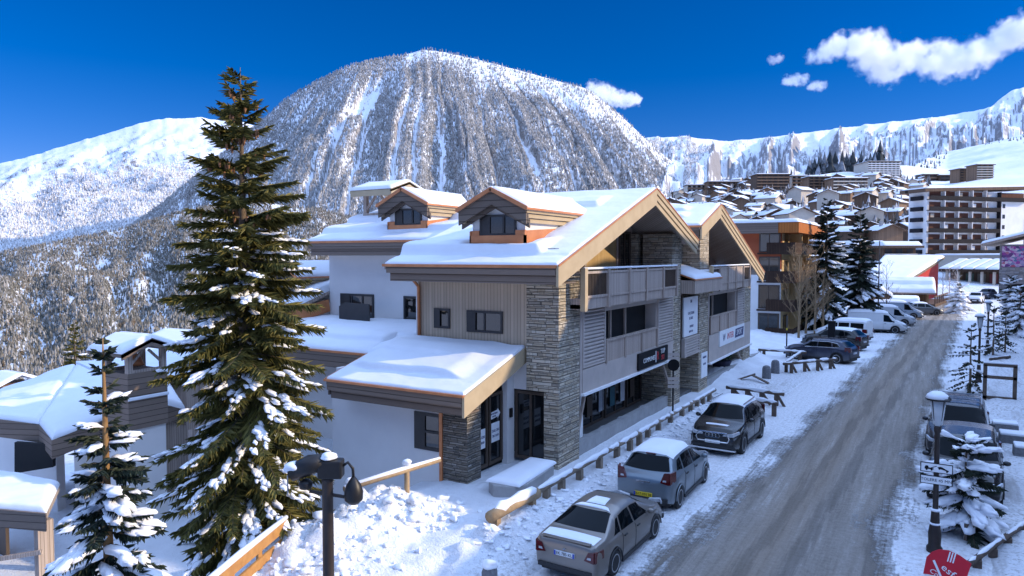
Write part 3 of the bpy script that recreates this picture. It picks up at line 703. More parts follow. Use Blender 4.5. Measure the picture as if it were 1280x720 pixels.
for (y0, y1, z1) in ((31.2, 32.5, 8.0), (35.6, 37.25, 8.6), (45.4, 47.4, 5.9)):
    MB().box(XF, -11.5, y0, y1, -0.3, z1).build('stone_pillar', STONE, B)
for bb in ((-11.0, -11.3, 32.5, 35.6, 5.2, 8.1), (-11.7, -12.2, 30.8, 32.5, -0.3, 8.0)): MB().box(*bb).build('stone_backing', STONE, B)
for bb in ((-10.25, -10.5, 21.45, 31.2, -0.3, 0.62), (-10.12, -10.45, 37.25, 45.4, -0.3, 0.42), (-10.0, -10.4, 47.4, 50.6, -0.3, 0.45)): MB().box(*bb).build('low_wall', CONC, B)
rw = MB(); rw.box(-11.35, -11.95, 20.1, 20.25, 2.6, 3.9); rw.box(-11.85, -12.05, 19.65, 20.1, 0, 3.3); rw.build('white_wall', STUCCO, B)
# --- gable recess behind the upper balconies
for bb in ((-11.95, -12.3, 21.45, 26.0, 5.3, 8.2), (-11.95, -12.3, 29.2, 31.0, 5.3, 8.6), (-12.0, -12.35, 37.3, 46.0, 5.0, 8.0)): MB().box(*bb).build('recess_wall', WOODG, B)
def window(parent, name, axis, c0, c1, z0, z1, at_, fr=0.09, mull=0, dep=0.06, fm=FRAME, gm=GLASSM, deep=0.10):
    """window on a wall; axis 'X': wall plane x=at_ (outside is +X), axis 'Y': wall plane y=at_ (outside is -Y)"""
    m = MB()
    def bx(a, b, za, zb, d0, d1, mb):
        if axis == 'X': mb.box(at_-d0, at_+d1, a, b, za, zb)
        else: mb.box(a, b, at_-d1, at_+d0, za, zb)
    bx(c0, c1, z0, z0+fr, deep, dep, m); bx(c0, c1, z1-fr, z1, deep, dep, m)
    bx(c0, c0+fr, z0+fr, z1-fr, deep, dep, m); bx(c1-fr, c1, z0+fr, z1-fr, deep, dep, m)
    for k in range(mull):
        cc = c0+(c1-c0)*(k+1)/(mull+1); bx(cc-fr*0.4, cc+fr*0.4, z0+fr, z1-fr, deep, dep*0.8, m)
    f = m.build(name, fm, parent)
    gl = MB(); bx(c0+fr*0.9, c1-fr*0.9, z0+fr*0.9, z1-fr*0.9, deep, 0.012, gl); gl.build('pane', gm, f)
    return f
window(B, 'balcony_door', 'X', 22.0, 23.7, 5.45, 7.3, -11.95, fm=FRAMEB, mull=1); window(B, 'balcony_door', 'X', 24.0, 25.7, 5.45, 8.2, -11.95, fm=FRAMEB, mull=1)
window(B, 'balcony_door', 'X', 29.35, 30.7, 5.45, 8.1, -11.95, fm=FRAMEB, mull=1)
window(B, 'balcony_door', 'X', 39.0, 44.0, 5.3, 7.2, -12.0, mull=3)
# --- roofs: slabs, snow, copper edge, bargeboards, eaves
def zl(y): return 6.70+SL*(y-18.63)
def roof(name, polys, m=SOFFIT, t=0.16, parent=None):
    r = MB()
    for p in polys: r.prism([(x, y, z-t) for x, y, z in p], (0, 0, t))
    return r.build(name, m, parent or B)
R1 = roof('roof', [[(XG, 18.63, zl(18.63)), (XG, 27.2, zl(27.2)), (-16.15, 27.2, zl(27.2)), (-16.15, 18.63, zl(18.63))],
                   [(XG, 27.2, zl(27.2)), (XG, 33.05, 7.72), (-16.15, 33.05, 7.72), (-16.15, 27.2, zl(27.2))]])
def bands1(u, v, Lu, Lv):          # snow held back in ledges above the snow guards
    xx = u; out = 0.30*sstep(0.85, 0.99, v)*sstep(3.0, 1.05, v)*sstep(0.95, 1.25, xx)
    out -= 0.22*sstep(1.0, 1.15, v)*sstep(1.45, 1.7, xx)*sstep(4.3, 4.0, xx)*sstep(3.0, 2.0, v)
    out -= 0.10*sstep(0.55, 0.75, v)*(1-sstep(0.85, 1.0, v))*0.3
    out += 0.20*sstep(6.35, 6.48, v)*sstep(8.2, 6.8, v)*sstep(1.3, 1.5, xx)*sstep(4.3, 3.6, xx)
    return out
snow_slab('roof_snow', (XG, 18.63, zl(18.63)), (-16.15, 18.63, zl(18.63)), (-16.15, 27.2, zl(27.2)), (XG, 27.2, zl(27.2)), 0.08, R1, 120, 150, 0.08, 0.035, 3, bands1)
snow_slab('roof_snow', (XG, 33.05, 7.72), (-16.15, 33.05, 7.72), (-16.15, 27.2, zl(27.2)), (XG, 27.2, zl(27.2)), 0.11, R1, 50, 50, 0.14, 0.04, 4)
# gable 2
A2 = 9.66
R2 = roof('roof', [[(XG, 33.6, 8.43), (XG, 37.2, A2), (-20, 37.2, A2), (-20, 33.6, 8.43)], [(XG, 37.2, A2), (XG, 48.4, 5.92), (-20, 48.4, 5.92), (-20, 37.2, A2)],
                   [(-9.9, 32.7, 7.9), (-9.9, 33.9, 7.9), (-20, 33.9, 7.9), (-20, 32.7, 7.9)]])
def bands2(u, v, Lu, Lv): return 0.16*sstep(1.0, 1.15, v)*sstep(2.2, 1.6, v)*sstep(0.9, 1.4, u)+0.16*sstep(2.2, 2.35, v)*sstep(3.2, 2.8, v)*sstep(1.2, 1.6, u)
snow_slab('roof_snow', (XG, 33.6, 8.43), (-20, 33.6, 8.43), (-20, 37.2, A2), (XG, 37.2, A2), 0.12, R2, 80, 80, 0.13, 0.03, 5, bands2)
snow_slab('roof_snow', (XG, 48.4, 5.92), (-20, 48.4, 5.92), (-20, 37.2, A2), (XG, 37.2, A2), 0.11, R2, 50, 50, 0.14, 0.04, 6)
# wing
zw = 7.62
R3 = roof('roof', [[(-16.15, 22.4, zw), (-16.15, 27.2, zw+4.8*SL), (-23.9, 27.2, zw+4.8*SL), (-23.9, 22.4, zw)], [(-16.15, 27.2, zw+4.8*SL), (-16.15, 32.6, zw), (-23.9, 32.6, zw), (-23.9, 27.2, zw+4.8*SL)]])
def bands3(u, v, Lu, Lv): return 0.20*sstep(0.9, 1.02, v)*sstep(2.6, 1.1, v)+0.2*sstep(2.6, 2.72, v)*sstep(4.5, 2.9, v)
snow_slab('roof_snow', (-16.15, 22.4, zw), (-23.9, 22.4, zw), (-23.9, 27.2, zw+4.8*SL), (-16.15, 27.2, zw+4.8*SL), 0.11, R3, 90, 90, 0.13, 0.04, 8, bands3)
snow_slab('roof_snow', (-16.15, 32.6, zw), (-23.9, 32.6, zw), (-23.9, 27.2, zw+4.8*SL), (-16.15, 27.2, zw+4.8*SL), 0.18, R3, 40, 40, 0.22, 0.04, 9)
def eave(x0, x1, y, z, d=0.52, ret=1.0):                     # boxed grey eaves
    ev = MB()
    ev.box(x0, x1, y-0.03, y+0.12, z-d*0.5, z-0.03); ev.box(x0, x1+0.1, y+0.06, y+0.20, z-d, z-d*0.5)
    ev.box(x0, x1+0.1, y+0.2, y+ret, z-d+0.01, z-d+0.06); ev.build('eave_boards', WOODH, B)
eave(XG-0.06, -16.05, 18.63, zl(18.63), 0.55, 1.4); eave(-16.2, -23.8, 22.4, zw, 0.6, 1.1); eave(-9.6, -20, 33.62, 8.43, 0.5, 0.3)
def copper(x0, x1, y, z): MB().box(x0, x1, y-0.07, y+0.06, z-0.06, z+0.03).build('copper_edging', COPPER, B)
copper(XG-0.02, -16.2, 18.63, zl(18.63)); copper(-16.3, -23.95, 22.4, zw); copper(XG, -20, 33.6, 8.43)
def barge(y0, z0, y1, z1, x, d, name, nstrip=1, gap=0.05, m=WOODY, low=None, th=0.08):
    o = MB()
    hgt = (d-gap*(nstrip-1))/nstrip
    for k in range(nstrip):
        a = k*(hgt+gap); xx = x-0.035*k
        o.prism([(xx, y0, z0-a-hgt), (xx, y1, z1-a-hgt), (xx, y1, z1-a), (xx, y0, z0-a)], (-th, 0, 0))
    return o.build(name, m, B)
barge(18.60, zl(18.60), 27.2, zl(27.2), XG+0.05, 0.60, 'bargeboard'); barge(27.2, zl(27.2), 33.08, 7.72, XG+0.05, 0.62, 'bargeboard', 3, 0.045)
barge(33.6, 8.43, 37.2, A2, XG+0.05, 0.62, 'bargeboard'); barge(37.2, A2, 48.4, 5.92, XG+0.05, 0.66, 'bargeboard', 3, 0.05)
for (y0, z0, y1, z1) in ((27.2, zl(27.2), 33.06, 7.72), (37.2, A2, 48.38, 5.92)):
    MB().prism([(XG-0.06, y0, z0-0.60), (XG-0.06, y1, z1-0.60), (XG-0.06, y1, z1-0.02), (XG-0.06, y0, z0-0.02)], (-0.05, 0, 0)).build('bargeboard_backing', FRAME, B)
for (y0, z0, y1, z1) in ((18.6, zl(18.6), 27.2, zl(27.2)), (27.2, zl(27.2), 33.1, 7.72), (33.6, 8.43, 37.2, A2), (37.2, A2, 48.45, 5.92)):
    MB().beam((XG+0.05, y0, z0+0.02), (XG+0.05, y1, z1+0.02), 0.05, 0.045).build('copper_verge', COPPER, B)
# --- balconies
def balcony(y0, y1, z0, z1, posts, glassbays, name):
    sl = MB(); sl.box(-12.0, XB-0.03, y0, y1, z0+0.02, z0+0.16)
    b = sl.build(name, SOFFIT, B)
    f = MB(); f.box(XB-0.03, XB+0.02, y0, y1, z0, z0+0.36); f.box(XB-0.02, XB+0.06, y0, y1, z0+0.36, z0+0.44); f.box(XB-0.02, XB+0.05, y0, y1, z1-0.16, z1-0.08)
    f.box(-11.4, XB-0.03, y0, y0+0.05, z0, z0+0.36); f.box(-11.2, XB-0.03, y0, y0+0.05, z1-0.16, z1-0.08)
    f.build('balcony_rail', WOODG, b)
    for y in posts: MB().box(XB-0.04, XB+0.10, y-0.07, y+0.07, z0-0.02, z1).build('post', WOODG, b)
    MB().box(XB-0.06, XB+0.11, y0-0.06, y0+0.16, z0-0.05, z1+0.03).build('corner_post', WOODY, b)
    allp = sorted([y0+0.1]+list(posts)+[y1])
    for i in range(len(allp)-1):
        pa = MB(); ba = MB()
        a, c = allp[i]+0.07, allp[i+1]-0.07
        if i in glassbays:
            k = max(3, int((c-a)/0.11))
            for q in range(k): yy = a+(c-a)*(q+0.5)/k; ba.box(XB-0.02, XB+0.015, yy-0.016, yy+0.016, z0+0.44, z1-0.16)
        else: pa.box(XB-0.01, XB+0.03, a, c, z0+0.44, z1-0.17)
        if pa.v: pa.build('balustrade_panel', WOODG, b)
        if ba.v: ba.build('balusters', FRAMEB, b)
    cp_ = MB(); cp_.box(XB-0.03, XB+0.07, y0, y1, z1-0.02, z1+0.05); snow_b = cp_.build('rail_snow', SNOW, b, bevel=0.02)
    return b
balcony(20.72, 30.4, 5.26, 6.58, (22.7, 24.7, 26.5, 28.5, 30.3), (0, 4), 'balcony')
balcony(36.0, 44.8, 5.16, 6.48, (37.6, 39.4, 41.2, 43.0, 44.7), (0, 4), 'balcony')
# --- first floor of shop 1
def louvre(y0, y1, z0, z1, n):
    fr = MB(); x = XF+0.02
    fr.box(x-0.12, x+0.05, y0, y0+0.1, z0, z1); fr.box(x-0.12, x+0.05, y1-0.1, y1, z0, z1); fr.box(x-0.12, x+0.05, y0+0.1, y1-0.1, z1-0.06, z1); fr.box(x-0.12, x+0.05, y0+0.1, y1-0.1, z0, z0+0.06)
    f = fr.build('louvre_screen', PANELG, B)
    s = MB()
    for k in range(n):
        z = z0+0.06+(z1-z0-0.12)*(k+0.5)/n; h = (z1-z0)/n*0.42
        s.prism([(x-0.09, y0+0.1, z+h*0.6), (x-0.09, y1-0.1, z+h*0.6), (x+0.03, y1-0.1, z-h*0.9), (x+0.03, y0+0.1, z-h*0.9)], (0.012, 0, 0.05))
    s.build('slats', PANELG, f)
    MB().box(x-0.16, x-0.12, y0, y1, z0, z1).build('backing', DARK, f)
louvre(21.6, 23.5, 3.2, 5.25, 15); louvre(29.2, 31.2, 3.2, 5.2, 15); louvre(43.6, 45.4, 2.8, 5.0, 14)
louvre(33.0, 35.55, 2.15, 3.05, 6)
def storey(y0, y1, zb, zt, rail_z0, rail_z1, nb, mull):
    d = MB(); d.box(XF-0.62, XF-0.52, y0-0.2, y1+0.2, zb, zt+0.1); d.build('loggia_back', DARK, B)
    f = MB(); f.box(XF-0.6, XF+0.02, y0-0.25, y1+0.25, zt, zt+0.24); f.box(XF-0.5, XF-0.02, y0-0.2, y0, zb, zt); f.box(XF-0.5, XF-0.02, y1, y1+0.15, zb, zt); f.build('loggia_frame', PANELG, B)
    for k in range(mull): yy = y0+(y1-y0)*(k+1)/(mull+1.6); MB().box(XF-0.5, XF-0.42, yy-0.07, yy+0.07, zb, zt).build('mullion', WOODG, B)
    r = MB(); r.box(XF-0.02, XF+0.03, y0, y1, rail_z0, rail_z1-0.05); rr = r.build('loggia_rail', WOODG, B)
    c = MB(); c.box(XF-0.05, XF+0.08, y0-0.05, y1+0.05, rail_z1-0.05, rail_z1+0.03); c.build('rail_cap', WOODG, rr)
    for k in range(nb+1): yy = y0+(y1-y0)*k/nb; MB().box(XF+0.03, XF+0.09, yy-0.06, yy+0.06, rail_z0, rail_z1+0.02).build('post', WOODG, rr)
storey(23.6, 29.1, 3.1, 5.02, 3.12, 3.95, 3, 2); storey(37.6, 43.3, 2.8, 4.9, 2.82, 3.76, 3, 1)
fp = MB(); fp.box(XF-0.15, XF+0.05, 21.6, 31.3, 2.34, 3.16); fp.box(XF-0.3, XF+0.03, 21.45, 21.62, 2.3, 5.3); f1 = fp.build('fascia_panel', PANELG, B)
fq = MB(); fq.box(XF-0.15, XF+0.05, 37.35, 47.2, 1.32, 2.78); f2 = fq.build('fascia_panel', PANELG, B)
for bb in ((XF-0.2, XF+0.16, 21.5, 31.4, 2.28, 2.36), (XF-0.2, XF+0.16, 37.3, 47.3, 1.26, 1.34)): MB().box(*bb).build('canopy_lip', WHITEP, B)
# signs
sg = MB(); sg.box(XF+0.05, XF+0.12, 26.7, 30.35, 2.42, 3.08); s1 = sg.build('shop_sign', BLACKP, B); s1['label'] = 'black shop sign with white and red lettering'
xs_ = XF+0.124
text('lettering', 'COMMUNES', 0.27, (xs_, 27.95, 2.72), (0, 1, 0), (0, 0, 1), WHITEP, s1, xs=0.95)
text('lettering', 'R', 0.52, (xs_, 29.0, 2.74), (0, 1, 0), (0, 0, 1), REDP, s1, xs=0.9); MB().box(xs_-0.004, xs_+0.004, 28.72, 28.8, 2.5, 2.98).build('bar', WHITEP, s1)
text('lettering', 'TOP', 0.29, (xs_, 29.65, 2.88), (0, 1, 0), (0, 0, 1), WHITEP, s1); text('lettering', 'SKI', 0.29, (xs_, 29.65, 2.61), (0, 1, 0), (0, 0, 1), REDP, s1)
sg = MB(); sg.box(XF+0.05, XF+0.12, 39.3, 45.2, 1.98, 2.82); s2 = sg.build('shop_sign', WHITEP, B); s2['label'] = 'white shop sign reading WINTERSPORT'
MB().prism([(xs_-0.003, 42.75, 2.14), (xs_-0.003, 44.85, 2.14), (xs_-0.003, 45.0, 2.66), (xs_-0.003, 42.9, 2.66)], (0.005, 0, 0)).build('lettering_field', NAVY, s2)
text('lettering', 'W', 0.55, (xs_, 40.2, 2.40), (0, 1, 0), (0, 0, 1), NAVY, s2, shear=0.1); text('lettering', 'INTER', 0.50, (xs_, 41.65, 2.40), (0, 1, 0), (0, 0, 1), REDP, s2, shear=0.15, xs=1.1)
text('lettering', 'SPORT', 0.46, (xs_+0.006, 43.85, 2.40), (0, 1, 0), (0, 0, 1), WHITEP, s2, shear=0.15, xs=1.05)
ip = MB(); ip.box(XF-0.1, XF-0.03, 33.15, 35.45, 3.1, 5.0); i1 = ip.build('notice_board', WHITEP, B)
def faux_text(parent, plane, lines, m=NAVY):
    for (y, z, s, t) in lines: text('lettering', t, s, (plane, y, z), (0, 1, 0), (0, 0, 1), m, parent)
faux_text(i1, XF-0.026, [(34.3, 4.78, 0.2, 'SKI'), (34.3, 4.2, 0.2, 'LOCATION'), (34.3, 3.95, 0.18, 'DE SKIS'), (34.4, 3.55, 0.17, 'OUVERT'), (34.3, 3.3, 0.15, '8H30 19H')])
ip = MB(); ip.box(XF, XF+0.04, 36.0, 37.1, 0.7, 2.0); i2 = ip.build('poster', WHITEP, B); faux_text(i2, XF+0.044, [(36.55, 1.75, 0.16, 'PARKING'), (36.55, 1.4, 0.14, 'ENTREE')])
gs = MB(); gs.box(-10.95, -11.05, 33.0, 35.6, 2.0, 5.25); gs.build('infill_panel', PANELG, B)
# canopy box between the gables with its little snowy top
cb = MB(); cb.box(-11.2, -9.42, 32.45, 37.3, 5.24, 5.86); c1 = cb.build('canopy_box', WOODG, B)
MB().prism([(-9.38, 32.4, 5.86), (-9.38, 37.35, 5.86), (-11.0, 37.35, 6.4), (-11.0, 32.4, 6.4)], (0, 0, 0.05)).build('copper_edging', COPPER, c1)
snow_slab('canopy_snow', (-9.4, 32.45, 5.92), (-9.4, 37.3, 5.92), (-11.0, 37.3, 6.46), (-11.0, 32.45, 6.46), 0.14, c1, 20, 14, 0.15, 0.02, 11)
# --- ground floor
FLOORD = mat('dark_concrete', (0.13, 0.125, 0.12), (0.08, 0.078, 0.075), 2.0, 0.6, bmp=0.1)  # darker concrete colour for the arcade floor
for bb in ((-12.4, -10.5, 21.3, 31.2, -0.3, 0.3), (-12.4, -10.45, 32.5, 45.4, -0.3, 0.22)): MB().box(*bb).build('arcade_floor', FLOORD, B)
ns = MB()
for k in range(40):
    y = rng.uniform(22.5, 30.8); ns.blob((-10.72+rng.uniform(-.12, .16), y, 0.30), rng.uniform(.12, .28), k, 1, .3, (1, 1.6, .22))
for k in range(34):
    y = rng.uniform(37.6, 45.0); ns.blob((-10.75+rng.uniform(-.2, .2), y, 0.22), rng.uniform(.15, .3), k+60, 1, .3, (1, 1.6, .22))
ns.build('blown_snow', SNOW, B, smooth=True)
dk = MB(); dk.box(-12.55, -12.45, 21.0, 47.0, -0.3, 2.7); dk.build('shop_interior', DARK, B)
for (a, b) in ((22.3, 24.2), (24.4, 26.6), (26.8, 29.0), (29.2, 31.0)): window(B, 'shop_window', 'X', a, b, 0.32, 2.3, -11.5, mull=1, fm=FRAMEB, gm=GLASS)
for (a, b) in ((38.0, 40.5), (40.8, 43.2)): window(B, 'shop_window', 'X', a, b, 0.25, 1.3, -12.4, fm=FRAMEB, gm=GLASS)
MB().box(-10.5, -10.7, 22.35, 22.6, 0.3, 2.34).build('arcade_post', WHITEW, B)
for pa_, pb_ in (((-10.2, 21.55, 1.1), (-10.2, 22.1, 2.3)), ((-10.2, 31.1, 1.2), (-10.2, 30.2, 2.3)), ((-10.2, 45.3, 0.5), (-10.2, 44.2, 1.3))): MB().beam(pa_, pb_, 0.1, 0.1).build('brace', WOODG, B)
# shop display colours (poster boards set just proud of the glass)
stk = [(0.04, 0.14, 0.17), (0.62, 0.63, 0.66), (0.10, 0.07, 0.05), (0.45, 0.48, 0.52)]
for k in range(7):
    y = 22.7+k*1.15; MB().box(-11.455, -11.44, y, y+0.5, 0.7, 1.5+0.3*(k % 2)).build('display', mat('display_%d' % k, stk[k % 4]), B)
# --- timber wall windows, down pipe, wing windows
window(B, 'window', 'Y', -15.13, -14.44, 4.46, 5.16, 20.1, 0.08, dep=0.05); MB().box(-15.10, -14.85, 20.03, 20.055, 4.5, 5.12).build('shutter', FRAME, B)
window(B, 'window', 'Y', -13.73, -12.28, 4.40, 5.14, 20.1, 0.08, mull=1, dep=0.05); MB().box(-13.70, -13.35, 20.03, 20.055, 4.45, 5.08).build('shutter', FRAME, B)
dp = MB().tube([(-15.6, 19.3, 6.25), (-15.72, 19.6, 6.2), (-15.76, 20.0, 5.9), (-15.76, 20.02, 3.9)], 0.06, 8); dp.build('down_pipe', COPPER, B, smooth=True)
window(B, 'window', 'Y', -22.95, -20.97, 4.05, 5.32, 23.5, 0.1, mull=2, dep=0.05); MB().box(-22.9, -22.35, 23.43, 23.455, 4.1, 5.27).build('shutter', FRAME, B)
window(B, 'terrace_door', 'Y', -19.3, -18.2, 4.05, 5.3, 23.5, 0.1, dep=0.05)
MB().prism([(-21.8, 22.2, 3.9), (-20.1, 22.2, 3.9), (-20.1, 22.2, 5.0), (-21.5, 22.2, 5.02), (-21.8, 22.2, 4.85)], (0, 0.06, 0)).build('privacy_screen', FRAME, B)
# --- dormers: part with walls, window, little gable roof, copper apron
def dormer(xc, yf, zb, zap, name='dormer'):
    hw, hwr = 1.02, 1.30; ze = zap-0.66
    yb = yf+(zap-zl(yf))/SL if True else 0
    yb = min(yb, 27.0)
    d = MB(); d.prism([(xc-hw, yf+0.02, zb-0.4), (xc+hw, yf+0.02, zb-0.4), (xc+hw, yf+0.02, ze-0.05), (xc, yf+0.02, zap-0.2), (xc-hw, yf+0.02, ze-0.05)], (0, yb-yf-1.2, 0))
    o = d.build(name, WHITEW, B)
    fr = MB()                                                  # dark stepped boards hanging from the roof edge
    for k, (dy, dr) in enumerate(((0.0, 0.0), (0.10, 0.18), (0.2, 0.36))):
        for sgn in (-1, 1):
            a = (xc, yf-0.42+dy, zap-0.06-dr*0.9); e = (xc+sgn*hwr, yf-0.42+dy, ze-0.06-dr*0.9)
            fr.prism([a, e, (e[0], e[1], e[2]-0.26-(0.20 if k == 0 else 0)), (a[0], a[1], a[2]-0.26-(0.20 if k == 0 else 0))], (0, 0.07, 0))
    fr.build('bargeboard', WOODD, o)
    sd_ = MB()                                                  # pale boarded eaves along the side
    for sgn in (-1, 1):
        for k in range(3):
            x0 = xc+sgn*(hwr-0.07*k); zz = ze-0.05-0.15*k
            sd_.prism([(x0, yf-0.36, zz), (x0, yb-1.35+0.25*(2-k), zz), (x0, yb-1.35+0.25*(2-k), zz-0.12), (x0, yf-0.36, zz-0.12)], (-sgn*0.06, 0, 0))
    sd_.build('eave_boards', WOODY, o)
    rf = MB()
    for sgn in (-1, 1): rf.prism([(xc, yf-0.45, zap-0.10), (xc+sgn*(hwr+0.04), yf-0.45, ze-0.10), (xc+sgn*(hwr+0.04), yb-1.0, ze-0.10), (xc, yb+0.3, zap-0.10)], (0, 0, 0.08))
    rf.build('dormer_roof', SOFFIT, o)
    ce = MB()
    for sgn in (-1, 1):
        ce.beam((xc-sgn*0.02, yf-0.47, zap-0.02), (xc+sgn*(hwr+0.05), yf-0.47, ze-0.03), 0.06, 0.13)
        ce.beam((xc+sgn*(hwr+0.05), yf-0.5, ze-0.04), (xc+sgn*(hwr+0.05), yb-1.0, ze-0.04), 0.06, 0.07)
    ce.build('copper_edging', COPPER, o)
    for sgn in (-1, 1):
        snow_slab('dormer_snow', (xc, yf-0.44, zap-0.02), (xc+sgn*(hwr+0.03), yf-0.44, ze-0.02), (xc+sgn*(hwr+0.03), yb-0.9, ze-0.02), (xc, yb+0.3, zap-0.02), 0.13, o, 24, 36, 0.14, 0.02, 12)
    ap = MB(); ap.box(xc-hw-0.05, xc+hw+0.05, yf-0.10, yf+0.03, zb-0.2, zb+0.18)
    for sgn in (-1, 1): ap.prism([(xc+sgn*(hw+0.05), yf-0.10, zb-0.1), (xc+sgn*(hw+0.05), yf-0.10, zb+0.32), (xc+sgn*(hw+0.05), yb-1.55, ze-0.45), (xc+sgn*(hw+0.05), yb-1.25, ze-0.45)], (-sgn*0.05, 0, 0))
    for sgn in (-1, 1): ap.box(xc+sgn*(hw+0.04), xc+sgn*0.70, yf-0.07, yf+0.02, zb+0.16, zb+0.34)
    ap.build('copper_apron', COPPER, o)
    wf = MB(); z0, z1 = zb+0.18, zb+0.86
    wf.box(xc-0.70, xc+0.70, yf-0.05, yf+0.1, z0, z0+0.07); wf.box(xc-0.70, xc+0.70, yf-0.05, yf+0.1, z1-0.07, z1)
    for xx in (-0.70, -0.36, 0.20, 0.63): wf.box(xc+xx, xc+xx+0.07, yf-0.05, yf+0.1, z0+0.07, z1-0.07)
    wf.box(xc-0.64, xc-0.36, yf-0.04, yf+0.1, z0+0.07, z1-0.07)
    wfo = wf.build('window', FRAME, o)
    MB().box(xc-0.32, xc+0.66, yf-0.012, yf+0.06, z0+0.05, z1-0.05).build('pane', GLASSM, o)
    return o
dormer(-12.35, 19.9, 7.50, 9.20)
def zl3(y): return zw+SL*(y-22.4)
_zl = zl
zl = zl3; dormer(-18.95, 23.4, 8.12, 9.80); zl = _zl
# --- open roof lantern behind the wing ridge
c = atd(486, 236, 33.5); lx, ly = c[0], c[1]
lt = MB()
for dx in (-0.75, 0.75):
    for dy in (-0.75, 0.75): lt.box(lx+dx-0.09, lx+dx+0.09, ly+dy-0.09, ly+dy+0.09, 8.2, 9.85)
for dy in (-0.75, 0.75):
    for sg_ in (-1, 1): lt.beam((lx+sg_*0.75, ly+dy, 9.1), (lx+sg_*0.15, ly+dy, 9.8), 0.1, 0.1)
lt.box(lx-0.85, lx+0.85, ly-0.85, ly+0.85, 8.2, 9.0)
l0 = lt.build('roof_lantern', WOODG, B)
rf = MB()
for sgn in (-1, 1): rf.prism([(lx-1.25, ly, 10.45), (lx+1.25, ly, 10.45), (lx+1.25, ly+sgn*1.3, 10.02), (lx-1.25, ly+sgn*1.3, 10.02)], (0, 0, -0.12))
rf.box(lx-1.2, lx+1.2, ly-1.32, ly-1.25, 9.75, 10.0); rf.prism([(lx+1.25, ly-1.3, 9.72), (lx+1.25, ly+1.3, 9.72), (lx+1.25, ly+1.3, 10.0), (lx+1.25, ly, 10.43), (lx+1.25, ly-1.3, 10.0)], (-0.07, 0, 0))
rf.build('lantern_roof', WOODY, l0)
for sgn in (-1, 1): snow_slab('lantern_snow', (lx-1.27, ly, 10.46), (lx+1.27, ly, 10.46), (lx+1.27, ly+sgn*1.33, 10.03), (lx-1.27, ly+sgn*1.33, 10.03), 0.13, l0, 16, 12, 0.15, 0.02, 14)
# --- lower western roof with its small dormer
R4 = roof('roof', [[(-23.66, 21.4, 4.75), (-23.66, 27.0, 6.5), (-29.5, 27.0, 6.5), (-29.5, 21.4, 4.75)]])
snow_slab('roof_snow', (-23.66, 21.4, 4.75), (-29.5, 21.4, 4.75), (-29.5, 27.0, 6.5), (-23.66, 27.0, 6.5), 0.22, R4, 40, 40, 0.22, 0.04, 15, lambda u, v, a, b: 0.15*sstep(0.9, 1.1, v)*sstep(3, 1.8, v))
MB().box(-23.66, -29.3, 21.5, 21.7, 4.2, 4.7).build('eave_boards', WOODH, B); MB().box(-23.7, -29.5, 22.4, 30, -4, 4.6).build('wall', STUCCO, B)
def zl4(y): return 4.75+0.3125*(y-21.4)
zl = zl4; dd = dormer(-25.75, 22.7, 5.15, 6.72); zl = _zl
MB().beam((-23.62, 20.2, 4.2), (-23.62, 23.4, 4.75), 0.12, 0.55).build('parapet', COPPER, B)
# --- annex: low snowy roof in front of the timber wall
za = lambda y: 3.0+0.285*(y-16.5)
R5 = roof('annex_roof', [[(-11.4, 16.5, za(16.5)), (-11.4, 20.08, za(20.08)), (-16.8, 20.08, za(20.08)), (-16.8, 16.5, za(16.5))],
                         [(-16.8, 18.5, za(18.5)), (-16.8, 20.08, za(20.08)), (-25, 20.08, za(20.08)), (-25, 18.5, za(18.5))],
                         [(-15.9, 20.1, za(20.08)), (-15.9, 23.45, 4.10), (-25, 23.45, 4.10), (-25, 20.1, za(20.08))]])
def bands5(u, v, Lu, Lv): return 0.20*sstep(0.85, 0.96, v+0.06*np.sin(u*2))*sstep(4.6, 2.2, v)*sstep(0.45, 1.3, u)*sstep(5.4, 4.6, u)+0.10*sstep(2.0, 2.1, v)*sstep(3.4, 2.6, v)*sstep(1.5, 2.5, u)
snow_slab('roof_snow', (-11.4, 16.5, za(16.5)), (-16.8, 16.5, za(16.5)), (-16.8, 20.05, za(20.05)), (-11.4, 20.05, za(20.05)), 0.08, R5, 120, 110, 0.09, 0.03, 17, bands5)
snow_slab('roof_snow', (-16.7, 18.5, za(18.5)), (-25, 18.5, za(18.5)), (-25, 20.3, za(20.3)), (-16.7, 20.3, za(20.3)), 0.16, R5, 60, 40, 0.2, 0.03, 18, lambda u, v, a, b: 0.14*sstep(0.7, 0.85, v)*sstep(1.9, 1.2, v))
snow_slab('roof_snow', (-15.88, 19.9, za(20.08)-0.02), (-25, 19.9, za(20.08)-0.02), (-25, 23.48, 4.12), (-15.88, 23.48, 4.12), 0.20, R5, 60, 40, 0.3, 0.06, 19)
e5 = MB(); e5.box(-11.46, -16.75, 16.47, 16.62, 2.68, 2.97); e5.box(-11.46, -16.7, 16.6, 16.74, 2.40, 2.68); e5.box(-11.46, -16.7, 16.7, 17.4, 2.40, 2.45)
MB().box(-16.8, -25, 18.47, 18.64, 3.0, 3.52).build('eave_boards', WOODH, B); e5.box(-16.78, -16.72, 16.55, 18.6, 2.5, 3.0)
e5.build('eave_boards', WOODH, B)
c5 = MB(); c5.box(-11.38, -16.85, 16.42, 16.56, 2.96, 3.03); c5.box(-16.85, -25, 18.45, 18.56, za(18.5)-.05, za(18.5)+.03); c5.beam((-16.83, 16.5, 3.02), (-16.83, 18.5, za(18.5)+.02), 0.06, 0.06); c5.build('copper_edging', COPPER, B)
b5 = MB(); b5.prism([(-11.36, 16.47, za(16.47)-0.62), (-11.36, 20.06, za(20.06)-0.5), (-11.36, 20.06, za(20.06)), (-11.36, 16.47, za(16.47))], (-0.08, 0, 0)); b5.build('bargeboard', WOODY, B)
